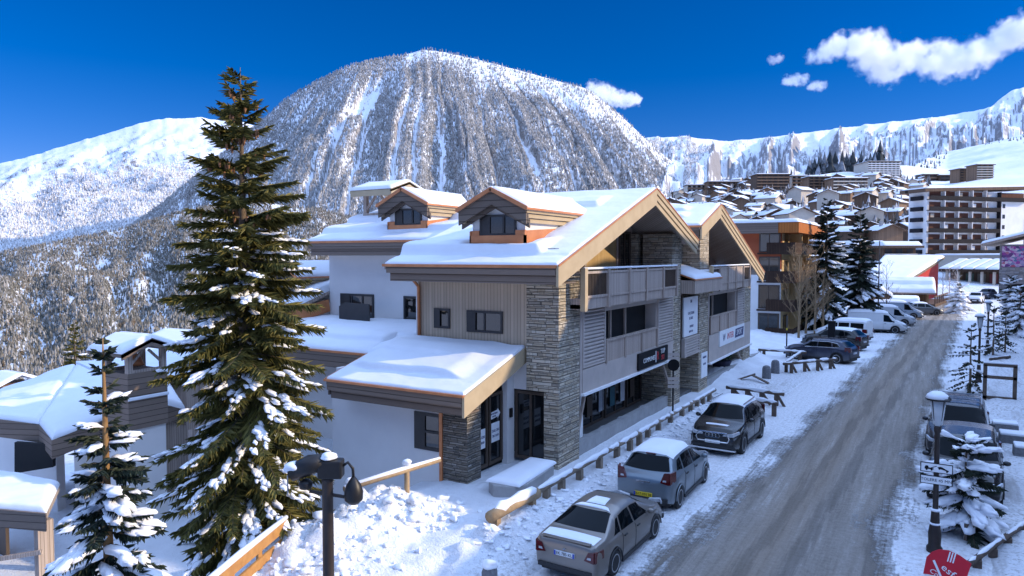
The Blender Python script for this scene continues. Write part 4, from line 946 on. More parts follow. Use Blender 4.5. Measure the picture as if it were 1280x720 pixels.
w5 = MB(); w5.box(-12.75, -17.4, 17.35, 17.55, -3.2, 2.75); w5.box(-17.2, -25, 19.5, 19.7, -4.5, 3.6); w5.box(-17.2, -17.4, 17.55, 19.5, -3.2, 3.2); w5.box(-24.8, -25, 19.7, 23.5, -4.5, 3.8); w5.build('wall', STUCCO, B)
MB().box(-11.80, -12.72, 17.25, 18.0, -0.6, 2.65).build('stone_pillar', stonemat('stacked_stone_fine', [(0.09, 0.085, 0.08), (0.20, 0.18, 0.155), (0.28, 0.255, 0.22), (0.38, 0.35, 0.31)], (0.05, 0.045, 0.04), 0.24, 0.05), B)
MB().box(-12.69, -12.80, 17.2, 17.3, 0.0, 2.6).build('corner_pipe', COPPER, B)
window(B, 'window', 'Y', -13.85, -12.80, 0.98, 2.15, 17.35, 0.1, dep=0.04); MB().box(-13.80, -13.42, 17.30, 17.325, 1.03, 2.1).build('shutter', FRAME, B)
MB().box(-13.7, -12.85, 17.29, 17.33, 1.53, 1.60).build('transom', FRAME, B)
# entrance doors with posters
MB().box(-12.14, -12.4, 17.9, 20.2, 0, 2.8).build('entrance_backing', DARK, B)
for (a, b) in ((17.98, 18.72), (18.8, 19.62)): window(B, 'entrance_door', 'X', a, b, 0.32, 2.6, -12.06, 0.10, fm=FRAMEB, gm=GLASS)
window(B, 'entrance_door', 'Y', -11.85, -10.66, 0.28, 2.55, 20.2, 0.1, mull=1, fm=FRAMEB, gm=GLASS)
for (y, z, hh) in ((18.35, 1.25, 0.62), (19.2, 1.32, 0.62)):
    p = MB().box(-12.035, -12.02, y-0.24, y+0.24, z-hh/2, z+hh/2).build('poster', WHITEP, B)
    text('lettering', 'SALON', 0.13, (-12.016, y, z+0.05), (0, 1, 0), (0, 0, 1), NAVY, p); text('lettering', 'SKI BAR', 0.11, (-12.016, y, z-0.12), (0, 1, 0), (0, 0, 1), NAVY, p)
p = MB().prism([(-12.035, 18.9, 1.76), (-12.035, 19.35, 1.8), (-12.035, 19.35, 1.74), (-12.035, 19.5, 1.9), (-12.035, 19.35, 2.06), (-12.035, 19.35, 2.02), (-12.035, 18.9, 1.98)], (0.012, 0, 0)).build('arrow_sign', WHITEP, B)
text('lettering', 'RECEPTION', 0.075, (-12.018, 19.12, 1.93), (0, 1, 0), (0, 0, 1), NAVY, p); text('lettering', 'HOTEL', 0.075, (-12.018, 19.12, 1.84), (0, 1, 0), (0, 0, 1), NAVY, p)
MB().box(-11.83, -11.78, 19.75, 19.9, 1.7, 2.0).build('wall_lamp', BLACK, B)
# ================================================================== OTHER BUILDINGS
def frame_of(u0, D0, u1, D1, z=0.0):
    """ground points under two bearings: front-left and front-right corner of a facade"""
    c0, c1 = hdir(u0), hdir(u1)
    def pt(u, D):
        c = (u-640)/F_PX; return Vector((D*(_fh[0]+_r[0]*c), D*(_fh[1]+_r[1]*c), z))
    return pt(u0, D0), pt(u1, D1)
class Local:
    """building coordinates: a along the facade, b depth behind it, z up"""
    def __init__(s, p, q):
        s.p = Vector(p); d = Vector(q)-s.p; d.z = 0; s.L = d.length; s.a = d.normalized(); s.b = Vector((-s.a.y, s.a.x, 0))
    def __call__(s, a, b, z): return s.p+s.a*a+s.b*b+Vector((0, 0, z))
    def box(s, m, a0, a1, b0, b1, z0, z1):
        P = [s(a, b, z) for z in (z0, z1) for a, b in ((a0, b0), (a1, b0), (a1, b1), (a0, b1))]
        m.add(P, [(0, 3, 2, 1), (4, 5, 6, 7), (0, 1, 5, 4), (1, 2, 6, 5), (2, 3, 7, 6), (3, 0, 4, 7)]); return m
    def slab(s, name, a0, a1, b0, b1, z00, z10, z11, z01, t, parent, **k):
        return snow_slab(name, s(a0, b0, z00), s(a1, b0, z10), s(a1, b1, z11), s(a0, b1, z01), t, parent, **k)
    def poly(s, m, pts, ext):
        e = s.a*ext[0]+s.b*ext[1]+Vector((0, 0, ext[2])); return m.prism([s(*p) for p in pts], e)
# --- orange apartment house beyond the shops (rust red end, white base, dark balconies facing the sun)
p, q = frame_of(934, 62, 1034, 84); p.z = q.z = -0.8
GOLDW = mat('golden_render', (0.62, 0.44, 0.22), (0.52, 0.36, 0.17), 0.6, 0.9)
def apartments():
    # end wall faces us, long side faces the street
    A, Bc = Vector((-19.0, 66.5, -0.8)), Vector((-11.6, 66.5, -0.8))
    L = Local(A, Bc); r = thing('apartment_house', 'rust orange and white apartment house with dark balconies beyond the bare trees', 'apartment house', A)
    ht = 10.4
    w_ = MB(); L.box(w_, 0, L.L, 0, 17, -1, 6.6); w_.build('wall', WHITEW, r); w_ = MB(); L.box(w_, L.L, L.L+0.06, 0.3, 16.8, -1, ht-0.6); w_.build('street_wall', GOLDW, r)
    w_ = MB(); L.box(w_, 0.0, L.L-0.02, 0.02, 16.9, 6.6, ht); w_.build('upper_wall', RUST, r)
    e = MB(); L.box(e, -1.0, L.L+1.6, -1.0, 18, ht-0.55, ht+0.35); e.build('eave_boards', ORANGEW, r)
    e = MB(); L.box(e, -1.1, L.L-0.1, -1.06, -0.98, ht-0.6, ht+0.36); e.build('end_fascia', WOODH, r)
    L.slab('roof_snow', -1.05, L.L+1.65, -1.05, 18, ht+0.36, ht+0.36, ht+0.5, ht+0.5, 0.3, r, nu=24, nv=40, seed=31)
    for k in range(4):
        z = 0.3+2.55*k
        b = MB(); L.box(b, L.L-2.0, L.L+1.2, -0.25, 16.5, z, z+0.14); bo = b.build('balcony', BALC, r)
        b = MB(); L.box(b, L.L+1.12, L.L+1.2, -0.25, 16.5, z+0.14, z+1.05); L.box(b, L.L-1.2, L.L+1.12, -0.25, -0.17, z+0.14, z+1.05); b.build('railing', BALC, bo)
        for j in range(4):
            a = 1.2+4.0*j; g_ = MB(); L.box(g_, L.L+0.06, L.L+0.09, a, a+1.9, z+0.16, z+2.1); f = g_.build('window', FRAMEB, r)
            g_ = MB(); L.box(g_, L.L+0.09, L.L+0.11, a+0.12, a+0.9, z+0.25, z+2.0); L.box(g_, L.L+0.09, L.L+0.11, a+1.0, a+1.78, z+0.25, z+2.0); g_.build('pane', GLASS, f)
            if j < 4: w2 = MB(); L.box(w2, L.L+0.06, L.L+1.1, a+3.1, a+3.3, z+0.14, z+2.4); w2.build('partition', GOLDW, r)
        # loggia bitten out of the street-side corner, seen from the end
        g_ = MB(); L.box(g_, L.L-1.9, L.L-0.05, -0.03, 0.0, z+0.2, z+2.35); f = g_.build('loggia_window', FRAMEB, r)
        g_ = MB(); L.box(g_, L.L-1.75, L.L-1.05, -0.05, -0.03, z+0.3, z+2.25); L.box(g_, L.L-0.95, L.L-0.2, -0.05, -0.03, z+0.3, z+2.25); g_.build('pane', GLASS, f)
    e = MB(); L.box(e, 0, 0.5, 17, 26, -1, 9.0); L.box(e, 0, L.L-1, 17, 26, -1, 8.6); e.build('rear_wing', CREAM, r)
    L.slab('roof_snow', -0.5, L.L, 17.2, 26.5, 8.65, 8.65, 8.7, 8.7, 0.3, r, nu=16, nv=16, seed=32)
apartments()
# --- hotel slab far down the street
def hotel():
    A, Bc = frame_of(1157, 186, 1278, 195, 0.0)
    L = Local(A, Bc); r = thing('hotel', 'tall white hotel with black balconies and brown shutters at the street end', 'hotel', A)
    W = L.L; zb, fl, n = 2.0, 2.83, 8
    top = 24.2
    w_ = MB(); L.box(w_, 0, W, 0, 6, -2, top); w_.build('wall', WHITEW, r)
    e = MB(); L.poly(e, [(-2.0, -1.2, top-0.5), (W+2, -1.2, top+1.1), (W+2, -1.2, top+1.8), (-2.0, -1.2, top+0.35)], (0, 8.4, 0)); e.build('roof', CHALD, r)
    L.slab('roof_snow', -2, W+2, -1.2, 7.2, top+0.37, top+1.82, top+1.82, top+0.37, 0.35, r, nu=20, nv=14, seed=33)
    wb = W*0.70; nb = 5
    for k in range(n):
        z = zb+fl*k
        b = MB(); L.box(b, -0.3, wb+0.1 if k < n-1 else W+0.3, -1.1, 0, z-0.12, z+0.05); bo = b.build('balcony', HOTB, r)
        b = MB(); L.box(b, -0.3, wb+0.1 if k < n-1 else W+0.3, -1.14, -1.05, z-0.1, z+0.95); b.build('railing', HOTB, bo)
        for j in range(nb):
            a0 = wb*j/nb; c0, c1 = a0+0.55, a0+wb/nb-0.35
            g_ = MB(); L.box(g_, c0, c1 if j < nb-1 else c0+1.1, -0.04, 0.0, z+0.05, z+2.25); f = g_.build('shutter', HOTW, r)
            if (k*5+j) % 4 == 1: g_ = MB(); L.box(g_, c0+0.5, c0+1.7, -0.06, -0.04, z+0.1, z+2.0); g_.build('curtain', CREAM if k % 2 else WHITEP, f)
            if j: p_ = MB(); L.box(p_, a0-0.02, a0+0.16, -1.05, 0, z, z+fl-0.15); p_.build('partition', WHITEW, r)
        if k < n-1:
            g_ = MB(); L.box(g_, wb+2.2, wb+3.1, -0.05, 0, z+1.0, z+2.1); f = g_.build('window', FRAMEB, r); g_ = MB(); L.box(g_, wb+2.3, wb+3.0, -0.07, -0.05, z+1.1, z+2.0); g_.build('pane', GLASS, f)
        else:
            g_ = MB(); L.box(g_, wb+1.0, W-0.4, -0.04, 0, z+0.1, z+2.2); g_.build('shutter', HOTW, r)
        e = MB(); L.box(e, -1.0, 0, 1.2, 4.6, z-0.12, z+0.95); e.build('end_balcony', HOTB, r)
    e = MB(); L.box(e, wb+0.2, wb+0.45, -1.1, 0.05, zb-1, top); e.build('pilaster', HOTB, r)
    w_ = MB(); L.box(w_, W+0.5, W+7, 3, 13, -2, top-2); w_.build('rear_block', CREAM, r)
    for k in range(n-1):
        e = MB(); L.box(e, W+0.5, W+7, 1.9, 3.0, zb+fl*k-0.1, zb+fl*k+0.95); e.build('balcony', HOTB, r)
hotel()
# --- red-walled restaurant with one big snowy roof
def restaurant():
    P = lambda u, v, D: Vector(atd(u, v, D))
    e0, e1, r1, r0 = P(1076, 352, 99), P(1134, 351, 97), P(1181, 321, 124), P(1104, 321, 126)     # eave left/right, ridge right/left
    r = thing('red_restaurant', 'low restaurant with one wide sunlit snowy roof and a bright red side wall', 'restaurant', (e0.x, e0.y, 0))
    MB().prism([e0, e1, r1, r0], (0, 0, -0.35)).build('roof', SOFFIT, r)
    snow_slab('roof_snow', e0, e1, r1, r0, 0.4, r, 40, 40, 0.4, 0.10, 35)
    dn = Vector((0, 0, 1)); i1, j1_ = e1+(r1-e1)*0.06+(e0-e1)*0.05, r1+(e1-r1)*0.10+(r0-r1)*0.05
    i0, j0 = e0+(e1-e0)*0.06+(r0-e0)*0.05, r0+(r1-r0)*0.06
    def quadw(a, c, nm, m, dz=0.36): MB().prism([Vector((a.x, a.y, -0.5)), Vector((c.x, c.y, -0.5)), c-dn*dz, a-dn*dz], (-0.3, 0.3, 0)).build(nm, m, r)
    quadw(i1, j1_, 'red_wall', REDW); quadw(i0, i1, 'front_wall', CHALD); quadw(j0, i0, 'side_wall', CHALD); quadw(j1_, j0, 'rear_wall', CHALD)
    m1 = i1+(j1_-i1)*0.45; MB().prism([e1+(r1-e1)*0.02-dn*0.36, r1-dn*0.36, r1+dn*0.02, e1+(r1-e1)*0.02+dn*0.02], (-0.06, 0.02, 0)).build('verge_board', WOODY, r)
    for k in range(4):
        a = i1+(j1_-i1)*(0.12+0.21*k); c = i1+(j1_-i1)*(0.24+0.21*k); MB().prism([Vector((a.x+.05, a.y, 0.7)), Vector((c.x+.05, c.y, 0.7)), Vector((c.x+.05, c.y, 2.2)), Vector((a.x+.05, a.y, 2.2))], (0.02, -0.01, 0)).build('window', GLASS, r)
    d = (j1_-i1); d.z = 0; d.normalize(); nx = Vector((d.y, -d.x, 0)); base = Vector((i1.x, i1.y, 0))
    MB().prism([base+nx*0.2, base+d*14+nx*0.2, base+d*14+nx*3.4, base+nx*3.4], (0, 0, 0.4)).build('terrace', CHALD, r)
    for k in range(7): p_ = base+d*(2*k+0.5)+nx*3.3; MB().box(p_.x-.08, p_.x+.08, p_.y-.08, p_.y+.08, 0.4, 1.5).build('terrace_post', CHALW, r)
    MB().beam(base+nx*3.3+Vector((0, 0, 1.4)), base+d*14+nx*3.3+Vector((0, 0, 1.4)), 0.1, 0.12).build('terrace_rail', CHALW, r)
restaurant()
# --- open log kiosk in front of it
def kiosk():
    c0 = atd(1128, 396, 92); A = Vector((c0[0]-3.2, c0[1]-1.5, 0.0)); Bc = A+Vector((6.4, 0.3, 0)); L = Local(A, Bc)
    r = thing('log_kiosk', 'open log kiosk with a thick snowy roof beside the parked vans', 'kiosk', A)
    for a in (0.4, 3.2, 6.0):
        for b in (0.3, 3.7): d = MB(); L.box(d, a-0.11, a+0.11, b-0.11, b+0.11, -0.3, 2.5); d.build('post', LOG, r)
    d = MB(); L.box(d, 0.3, 6.1, 1.6, 3.8, 0, 2.4); d.build('cabin', CHALD, r); d = MB(); L.box(d, 0.3, 3.2, 0.2, 1.6, 0, 1.0); d.build('counter', CHALW, r)
    d = MB(); L.poly(d, [(-0.4, -0.9, 2.35), (-0.4, 2.0, 3.75), (-0.4, 4.9, 2.35), (-0.4, 4.9, 2.2), (-0.4, 2.0, 3.6), (-0.4, -0.9, 2.2)], (7.2, 0, 0)); d.build('roof', SOFFIT, r)
    L.slab('roof_snow', -0.45, 6.85, -0.95, 2.0, 2.36, 2.36, 3.77, 3.77, 0.42, r, nu=30, nv=20, seed=36, edge=0.35, amp=0.07, fn=lambda u, v, a, b: 0.25*sstep(1.5, 1.7, v))
    L.slab('roof_snow', -0.45, 6.85, 4.95, 2.0, 2.36, 2.36, 3.77, 3.77, 0.42, r, nu=20, nv=16, seed=37, edge=0.35, amp=0.07)
    c1 = atd(1130, 398, 88); h = thing('wood_hut', 'small wooden hut with a snow cap in front of the log kiosk', 'hut', (c1[0], c1[1], 0))
    MB().box(c1[0]-1.3, c1[0]+1.3, c1[1]-0.9, c1[1]+0.9, -0.2, 1.35).build('wall', CHALW, h)
    snow_slab('snow_cap', (c1[0]-1.7, c1[1]-1.3, 1.36), (c1[0]+1.7, c1[1]-1.3, 1.36), (c1[0]+1.6, c1[1]+1.2, 1.75), (c1[0]-1.6, c1[1]+1.2, 1.75), 0.4, h, 16, 12, 0.5, 0.06, 38)
kiosk()
# --- small wayside hut left of the kiosk
c0 = atd(1098, 392, 90)
h = thing('stall', 'little brown stall with pointed snowy roof left of the log kiosk', 'stall', (c0[0], c0[1], 0))
MB().box(c0[0]-1.2, c0[0]+1.2, c0[1]-1, c0[1]+1, -0.2, 2.0).build('wall', CHALW, h)
for sg_ in (-1, 1): snow_slab('roof_snow', (c0[0], c0[1]-1.4, 3.0), (c0[0]+sg_*1.6, c0[1]-1.4, 1.9), (c0[0]+sg_*1.6, c0[1]+1.4, 1.9), (c0[0], c0[1]+1.4, 3.0), 0.3, h, 12, 12, 0.3, 0.04, 39)
# --- shopping arcade under the hotel
def arcade():
    A, Bc = frame_of(1180, 172, 1262, 160, 0.0); L = Local(A, Bc)
    r = thing('shopping_arcade', 'low arcade of shops with a striped snowy roof below the hotel', 'arcade', A)
    w_ = MB(); L.box(w_, 0, L.L, 3, 14, -1, 4.0); w_.build('wall', CHALD, r)
    for k in range(6):
        a = 0.6+k*(L.L-1.2)/5; w_ = MB(); L.box(w_, a-0.25, a+0.25, 0, 0.5, -1, 3.6); w_.build('pillar', CREAM, r)
        if k < 5: g_ = MB(); L.box(g_, a+0.4, a+(L.L-1.2)/5-0.4, 2.9, 2.98, 0.2, 2.8); g_.build('shop_window', mat('shop_tone_%d' % k, [(0.25, 0.16, 0.07), (0.10, 0.16, 0.12), (0.22, 0.2, 0.16), (0.25, 0.06, 0.05), (0.3, 0.24, 0.1)][k]), r)  # plain colour for each shop window, no emission
    e = MB(); L.box(e, -1, L.L+1, -0.5, 0, 3.3, 3.9); e.build('fascia', BALC, r)
    for k in range(6):
        a0 = -1+(L.L+2)*k/6; a1 = -1+(L.L+2)*(k+1)/6-0.35
        L.slab('roof_snow', a0, a1, -0.6, 9, 3.9, 3.9, 6.2, 6.2, 0.3, r, nu=14, nv=14, seed=40+k, edge=0.35)
    e = MB(); L.poly(e, [(-1, -0.5, 3.8), (L.L+1, -0.5, 3.8), (L.L+1, 9, 6.05), (-1, 9, 6.05)], (0, 0, 0.08)); e.build('roof', HOTB, r)
    # flat snowy roof in front of the hotel foot
    w_ = MB(); L.box(w_, -18, L.L+3, 12, 15, 3, 7.2); w_.build('rear_wall', CREAM, r); L.slab('roof_snow', -18, L.L+3, 11.8, 15.5, 7.2, 7.2, 7.3, 7.3, 0.35, r, nu=30, nv=8, seed=47)
arcade()
# --- stone building with mural and archway at the right edge
def gatehouse():
    A, Bc = frame_of(1249, 117, 1320, 112, 0.0); L = Local(A, Bc)
    r = thing('stone_gatehouse', 'grey stone building with a colourful mural above its dark archway', 'building', A)
    w_ = MB(); L.box(w_, 0, L.L, 0, 12, -1, 8.9); w_.build('wall', stonemat('grey_stone', [(0.12, 0.12, 0.12), (0.2, 0.2, 0.2), (0.26, 0.26, 0.27), (0.33, 0.33, 0.34)], (0.08, 0.08, 0.08), 0.5, 0.2), r)
    ar = MB(); n = 10; pts = [(1.0, -0.04, -0.2), (5.2, -0.04, -0.2), (5.2, -0.04, 1.7)]+[(3.1+2.1*math.cos(PI*k/n), -0.04, 1.7+0.8*math.sin(PI*k/n)) for k in range(1, n)]+[(1.0, -0.04, 1.7)]
    L.poly(ar, pts, (0, 0.03, 0)); ar.build('archway', DARK, r)
    mm, nt, bs = nodes_of('mural_paint'); v = nt.nodes.new('ShaderNodeTexVoronoi'); v.inputs['Scale'].default_value = 2.8; nt.links.new(wallco(nt)[0], v.inputs['Vector'])
    hs_ = nt.nodes.new('ShaderNodeSeparateColor'); nt.links.new(v.outputs['Color'], hs_.inputs[0])
    nt.links.new(ramp(nt, hs_.outputs[0], [(0.0, (0.03, 0.03, 0.10)), (0.3, (0.30, 0.04, 0.22)), (0.5, (0.45, 0.30, 0.42)), (0.68, (0.04, 0.12, 0.22)), (0.84, (0.55, 0.45, 0.48)), (1.0, (0.35, 0.05, 0.09))]), bs.inputs['Base Color'])
    m_ = MB(); L.box(m_, 0.3, 4.6, -0.07, 0, 5.2, 8.6); m_.build('mural', mm, r)
    s_ = MB()
    for k in range(6): L.box(s_, 0.5+0.75*k, 0.9+0.75*k, -0.06, 0, 3.15, 3.4)
    s_.build('sign_letters', WHITEP, r)
    e = MB(); L.poly(e, [(-2.4, -1.2, 8.7), (6, -1.2, 11.0), (14, -1.2, 8.7), (14, -1.2, 9.0), (6, -1.2, 11.3), (-2.4, -1.2, 9.0)], (0, 14, 0)); e.build('roof', SOFFIT, r)
    L.slab('roof_snow', -2.5, 6, -1.3, 12.8, 9.02, 11.32, 11.32, 9.02, 0.4, r, nu=30, nv=16, seed=50); L.slab('roof_snow', 14, 6, -1.3, 12.8, 9.02, 11.32, 11.32, 9.02, 0.4, r, nu=16, nv=16, seed=51)
gatehouse()
# --- blocks on the sunny side of the street (they throw the road into shade)
def block(x0, y0, y1, prof, label, seed):
    r = thing('street_block', label, 'building', (x0, y0, 0))
    w_ = MB(); w_.prism([(x0, y0, -0.5), (x0, y1, -0.5)]+[(x0, y, z) for y, z in reversed(prof)], (11, 0, 0)); w_.build('wall', WHITEW, r)
    for k in range(len(prof)-1):
        (ya, za_), (yb, zb_) = prof[k], prof[k+1]
        MB().prism([(x0-1.2, ya, za_), (x0-1.2, yb, zb_), (x0-1.2, yb, zb_+0.3), (x0-1.2, ya, za_+0.3)], (13.5, 0, 0)).build('roof', SOFFIT, r)
        snow_slab('roof_snow', (x0-1.25, ya, za_+0.32), (x0+12.3, ya, za_+0.32), (x0+12.3, yb, zb_+0.32), (x0-1.25, yb, zb_+0.32), 0.4, r, 12, 24, 0.4, 0.05, seed+k)
    zmax = min(z for _, z in prof)
    for fz in np.arange(0.4, max(z for _, z in prof)-2.5, 2.9):
        ys_ = [y for y in np.arange(y0+1.5, y1-2.5, 4.0) if np.interp(y+1, [a for a, _ in prof], [b for _, b in prof]) > fz+2.8]
        for y in ys_:
            f = MB().box(x0-0.05, x0+0.1, y, y+2.2, fz+0.3, fz+2.2).build('window', FRAMEB, r); MB().box(x0-0.07, x0-0.05, y+0.12, y+2.08, fz+0.42, fz+2.08).build('pane', GLASS, f)
        if ys_ and fz > 1:
            b = MB().box(x0-1.1, x0, ys_[0]-0.6, ys_[-1]+2.8, fz-0.1, fz+0.05); b.box(x0-1.12, x0-1.04, ys_[0]-0.6, ys_[-1]+2.8, fz+0.05, fz+1.0); b.build('balcony', BALC, r)
block(15, 22, 62.5, [(22, 10.0), (26.5, 10.5), (31.5, 14.6), (33.0, 16.0), (33.7, 17.3), (41, 18.3), (57, 15.8), (62.5, 14.6)], 'tall white block with wooden balconies across the street', 60)
block(16, -4, 18.8, [(-4, 14.0), (9, 17.6), (18.8, 16.2)], 'white gabled block at the near end of the street', 63)
block(15, 63, 96.5, [(63, 13.8), (77, 15.5), (96.5, 13.8)], 'long low block with balconies further up the street', 66)
# --- chalet with a belfry below us at the left
def chalet():
    P = lambda u, v, D: Vector(atd(u, v, D))
    a = P(65, 551, 24); b = P(190, 502, 27.2); c = P(150, 455, 33); d = P(95, 457, 34); e = P(-8, 494, 32); f = P(-12, 523, 25.5); g = P(49, 531, 25.3); hh = P(49, 531, 25.3)
    r = thing('belfry_chalet', 'white chalet with a blue shadowed snowy roof and wooden bell turret behind the small spruce', 'chalet', (a.x-3, a.y+3, 0))
    # roof sheets with thickness, snow on top
    quads = [((a, b, d, g), 0.22), ((g, d, e, f), 0.2)]
    b2 = P(232, 513, 29); c2 = P(205, 470, 34)
    quads.append(((b, b2, c2, c), 0.22)); 
    for k, (qd, t) in enumerate(quads):
        MB().prism([p_-Vector((0, 0, 0.02)) for p_ in qd], (0, 0, -0.2)).build('roof', SOFFIT, r)
        snow_slab('roof_snow', qd[0], qd[1], qd[2], qd[3], t, r, 50, 50, 0.25, 0.06, 70+k)
    tri = [b, c, d]
    MB().prism([p_+Vector((0, 0, 0.02)) for p_ in tri], (0, 0, 0.2)).build('roof_snow', SNOW, r)
    def board(p0, p1, h, nm): MB().prism([p0-Vector((0, 0, h)), p1-Vector((0, 0, h)), p1+Vector((0, 0, .02)), p0+Vector((0, 0, .02))], Vector((0.06, -0.05, 0))).build(nm, WOODH, r)
    board(a, b, 0.62, 'bargeboard'); board(f, g, 0.62, 'eave_boards'); board(g, a, 0.6, 'bargeboard'); board(b, b2, 0.6, 'bargeboard')
    # walls set back under the eaves
    back = Vector((-0.45, 0.75, 0))
    a1, b1, b3 = a+back+Vector((0.35, 0, 0)), b+back, P(196, 505, 27.9)
    w_ = MB(); lo = -6.0
    w_.prism([Vector((a1.x, a1.y, lo)), Vector((b3.x, b3.y, lo)), Vector((b3.x, b3.y, b3.z-0.35)), Vector((a1.x, a1.y, a1.z-0.3))], (-0.25, 0.35, 0))
    g1, f1_ = g+back, f+back
    w_.prism([Vector((f1_.x-3, f1_.y+0.6, lo)), Vector((g1.x, g1.y, lo)), Vector((g1.x, g1.y, g1.z-0.3)), Vector((f1_.x-3, f1_.y+0.6, f1_.z-0.3))], (-0.2, 0.4, 0))
    w_.build('wall', STUCCO, r)
    x = P(224, 512, 28.6); w_ = MB(); w_.prism([Vector((b3.x, b3.y+0.1, lo)), Vector((x.x, x.y, lo)), Vector((x.x, x.y, x.z-0.3)), Vector((b3.x, b3.y+0.1, b3.z-0.3))], (-0.2, 0.5, 0)); w_.build('boarded_wall', WOODG, r)
    # dark balcony recess and lower canopy
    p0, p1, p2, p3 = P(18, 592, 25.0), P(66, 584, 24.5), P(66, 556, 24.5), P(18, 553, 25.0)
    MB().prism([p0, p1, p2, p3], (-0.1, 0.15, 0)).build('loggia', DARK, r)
    q0, q1, q2, q3 = P(-30, 634, 20.5), P(58, 642, 20.2), P(75, 606, 23.6), P(-30, 590, 24.4)
    MB().prism([q0, q1, q2, q3], (0, 0, -0.18)).build('canopy_roof', SOFFIT, r); snow_slab('canopy_snow', q0, q1, q2, q3, 0.2, r, 40, 40, 0.25, 0.07, 77)
    board(q0, q1, 0.5, 'canopy_fascia')
    for (u, D) in ((50, 20.6), (59, 21.4)):
        t_ = P(u, 655, D); MB().box(t_.x-0.12, t_.x+0.12, t_.y-0.12, t_.y+0.12, -6, t_.z+0.15).build('post', WOODG, r)
    t0, t1 = P(-10, 700, 20.4), P(52, 690, 20.4); MB().beam(t0, t1, 0.1, 0.12).build('rail', WOODG, r)
    dw = P(3, 680, 22.5); MB().box(dw.x-0.6, dw.x+0.35, dw.y-0.05, dw.y+0.05, dw.z-1.4, dw.z+1.0).build('door', FRAMEB, r)
    # bell turret standing on the roof
    t = P(170, 478, 25.0); tx, ty, tz = t.x, t.y, t.z
    base = MB(); base.box(tx-0.72, tx+0.72, ty-0.72, ty+0.72, tz-1.5, tz+0.45); bt = base.build('bell_turret', WOODH, r); MB().box(tx-0.66, tx+0.66, ty-0.66, ty+0.66, -6.0, tz-1.5).build('turret_shaft', STUCCO, r)
    for dx in (-0.62, 0.62):
        for dy in (-0.62, 0.62): MB().box(tx+dx-0.09, tx+dx+0.09, ty+dy-0.09, ty+dy+0.09, tz+0.45, tz+1.25).build('post', WOODG, bt)
    m_ = MB()
    for dx in (-0.62, 0.62): m_.beam((tx+dx, ty-0.55, tz+0.75), (tx+dx, ty-0.1, tz+1.2), 0.08, 0.08); m_.beam((tx+dx, ty+0.55, tz+0.75), (tx+dx, ty+0.1, tz+1.2), 0.08, 0.08); m_.beam((tx+dx, ty-0.6, tz+0.5), (tx+dx, ty+0.6, tz+0.5), .1, .1)
    m_.build('brace', WOODG, bt)['kind'] = 'stuff'
    m_ = MB(); m_.lathe([(0.30, 0), (0.24, 0.12), (0.15, 0.32), (0.06, 0.42), (0.0, 0.43)], (tx, ty, tz+0.62), 14); m_.build('bell', COPPER, bt, smooth=True)
    m_ = MB()
    for sgn in (-1, 1): m_.prism([(tx-1.1, ty, tz+1.62), (tx+1.0, ty, tz+1.62), (tx+1.0, ty+sgn*1.05, tz+1.18), (tx-1.1, ty+sgn*1.05, tz+1.18)], (0, 0, -0.12))
    m_.prism([(tx+1.0, ty-1.05, tz+0.98), (tx+1.0, ty, tz+1.38), (tx+1.0, ty+1.05, tz+0.98), (tx+1.0, ty+1.05, tz+1.18), (tx+1.0, ty, tz+1.60), (tx+1.0, ty-1.05, tz+1.18)], (-0.08, 0, 0))
    m_.build('turret_roof', WOODH, bt)
    for sgn in (-1, 1): snow_slab('turret_snow', (tx-1.12, ty, tz+1.63), (tx+1.02, ty, tz+1.63), (tx+1.02, ty+sgn*1.08, tz+1.19), (tx-1.12, ty+sgn*1.08, tz+1.19), 0.17, bt, 18, 16, 0.2, 0.03, 79)
    MB().box(tx+0.72, tx+0.78, ty-0.75, ty+0.75, tz-0.48, tz-0.36).build('turret_ledge_snow', SNOW, bt, bevel=0.03)
chalet()
# neighbour chalet half hidden by the big spruce
c0 = atd(222, 440, 40)
r = thing('hidden_chalet', 'grey boarded chalet with snowy roof half hidden behind the big spruce', 'chalet', (c0[0], c0[1], -3))
w_ = MB(); w_.box(c0[0]-4, c0[0]+2.6, c0[1]-1, c0[1]+6, -7, c0[2]-0.6); w_.build('wall', WOODG, r)
for sgn in (-1, 1):
    yb = c0[1]+2.5; A_ = (c0[0]-5, yb, c0[2]+0.7); B_ = (c0[0]+3.4, yb, c0[2]+0.7); C_ = (c0[0]+3.4, yb+sgn*4.6, c0[2]-0.75); D_ = (c0[0]-5, yb+sgn*4.6, c0[2]-0.75)
    MB().prism([A_, B_, C_, D_], (0, 0, -0.25)).build('roof', WOODH, r); snow_slab('roof_snow', A_, B_, C_, D_, 0.25, r, 24, 24, 0.25, 0.05, 80)
c1 = atd(215, 478, 33); MB().box(c1[0]-1.6, c1[0]+1.5, c1[1]-0.3, c1[1]+0.2, c1[2]-2, c1[2]+0.4).build('gable_end', WOODG, r); 
snow_slab('gable_snow', (c1[0]-1.9, c1[1]-0.8, c1[2]+0.4), (c1[0]+1.8, c1[1]-0.8, c1[2]+0.4), (c1[0]+1.8, c1[1]+3, c1[2]+0.9), (c1[0]-1.9, c1[1]+3, c1[2]+0.9), 0.25, r, 16, 16, 0.25, 0.04, 81)
c0 = atd(15, 478, 70); r = thing('garden_hut', 'tiny wooden hut with snowy roof at the far left edge', 'hut', (c0[0], c0[1], c0[2]-2))
MB().box(c0[0]-1.5, c0[0]+1.5, c0[1]-1.5, c0[1]+1.5, c0[2]-4, c0[2]).build('wall', CHALW, r)
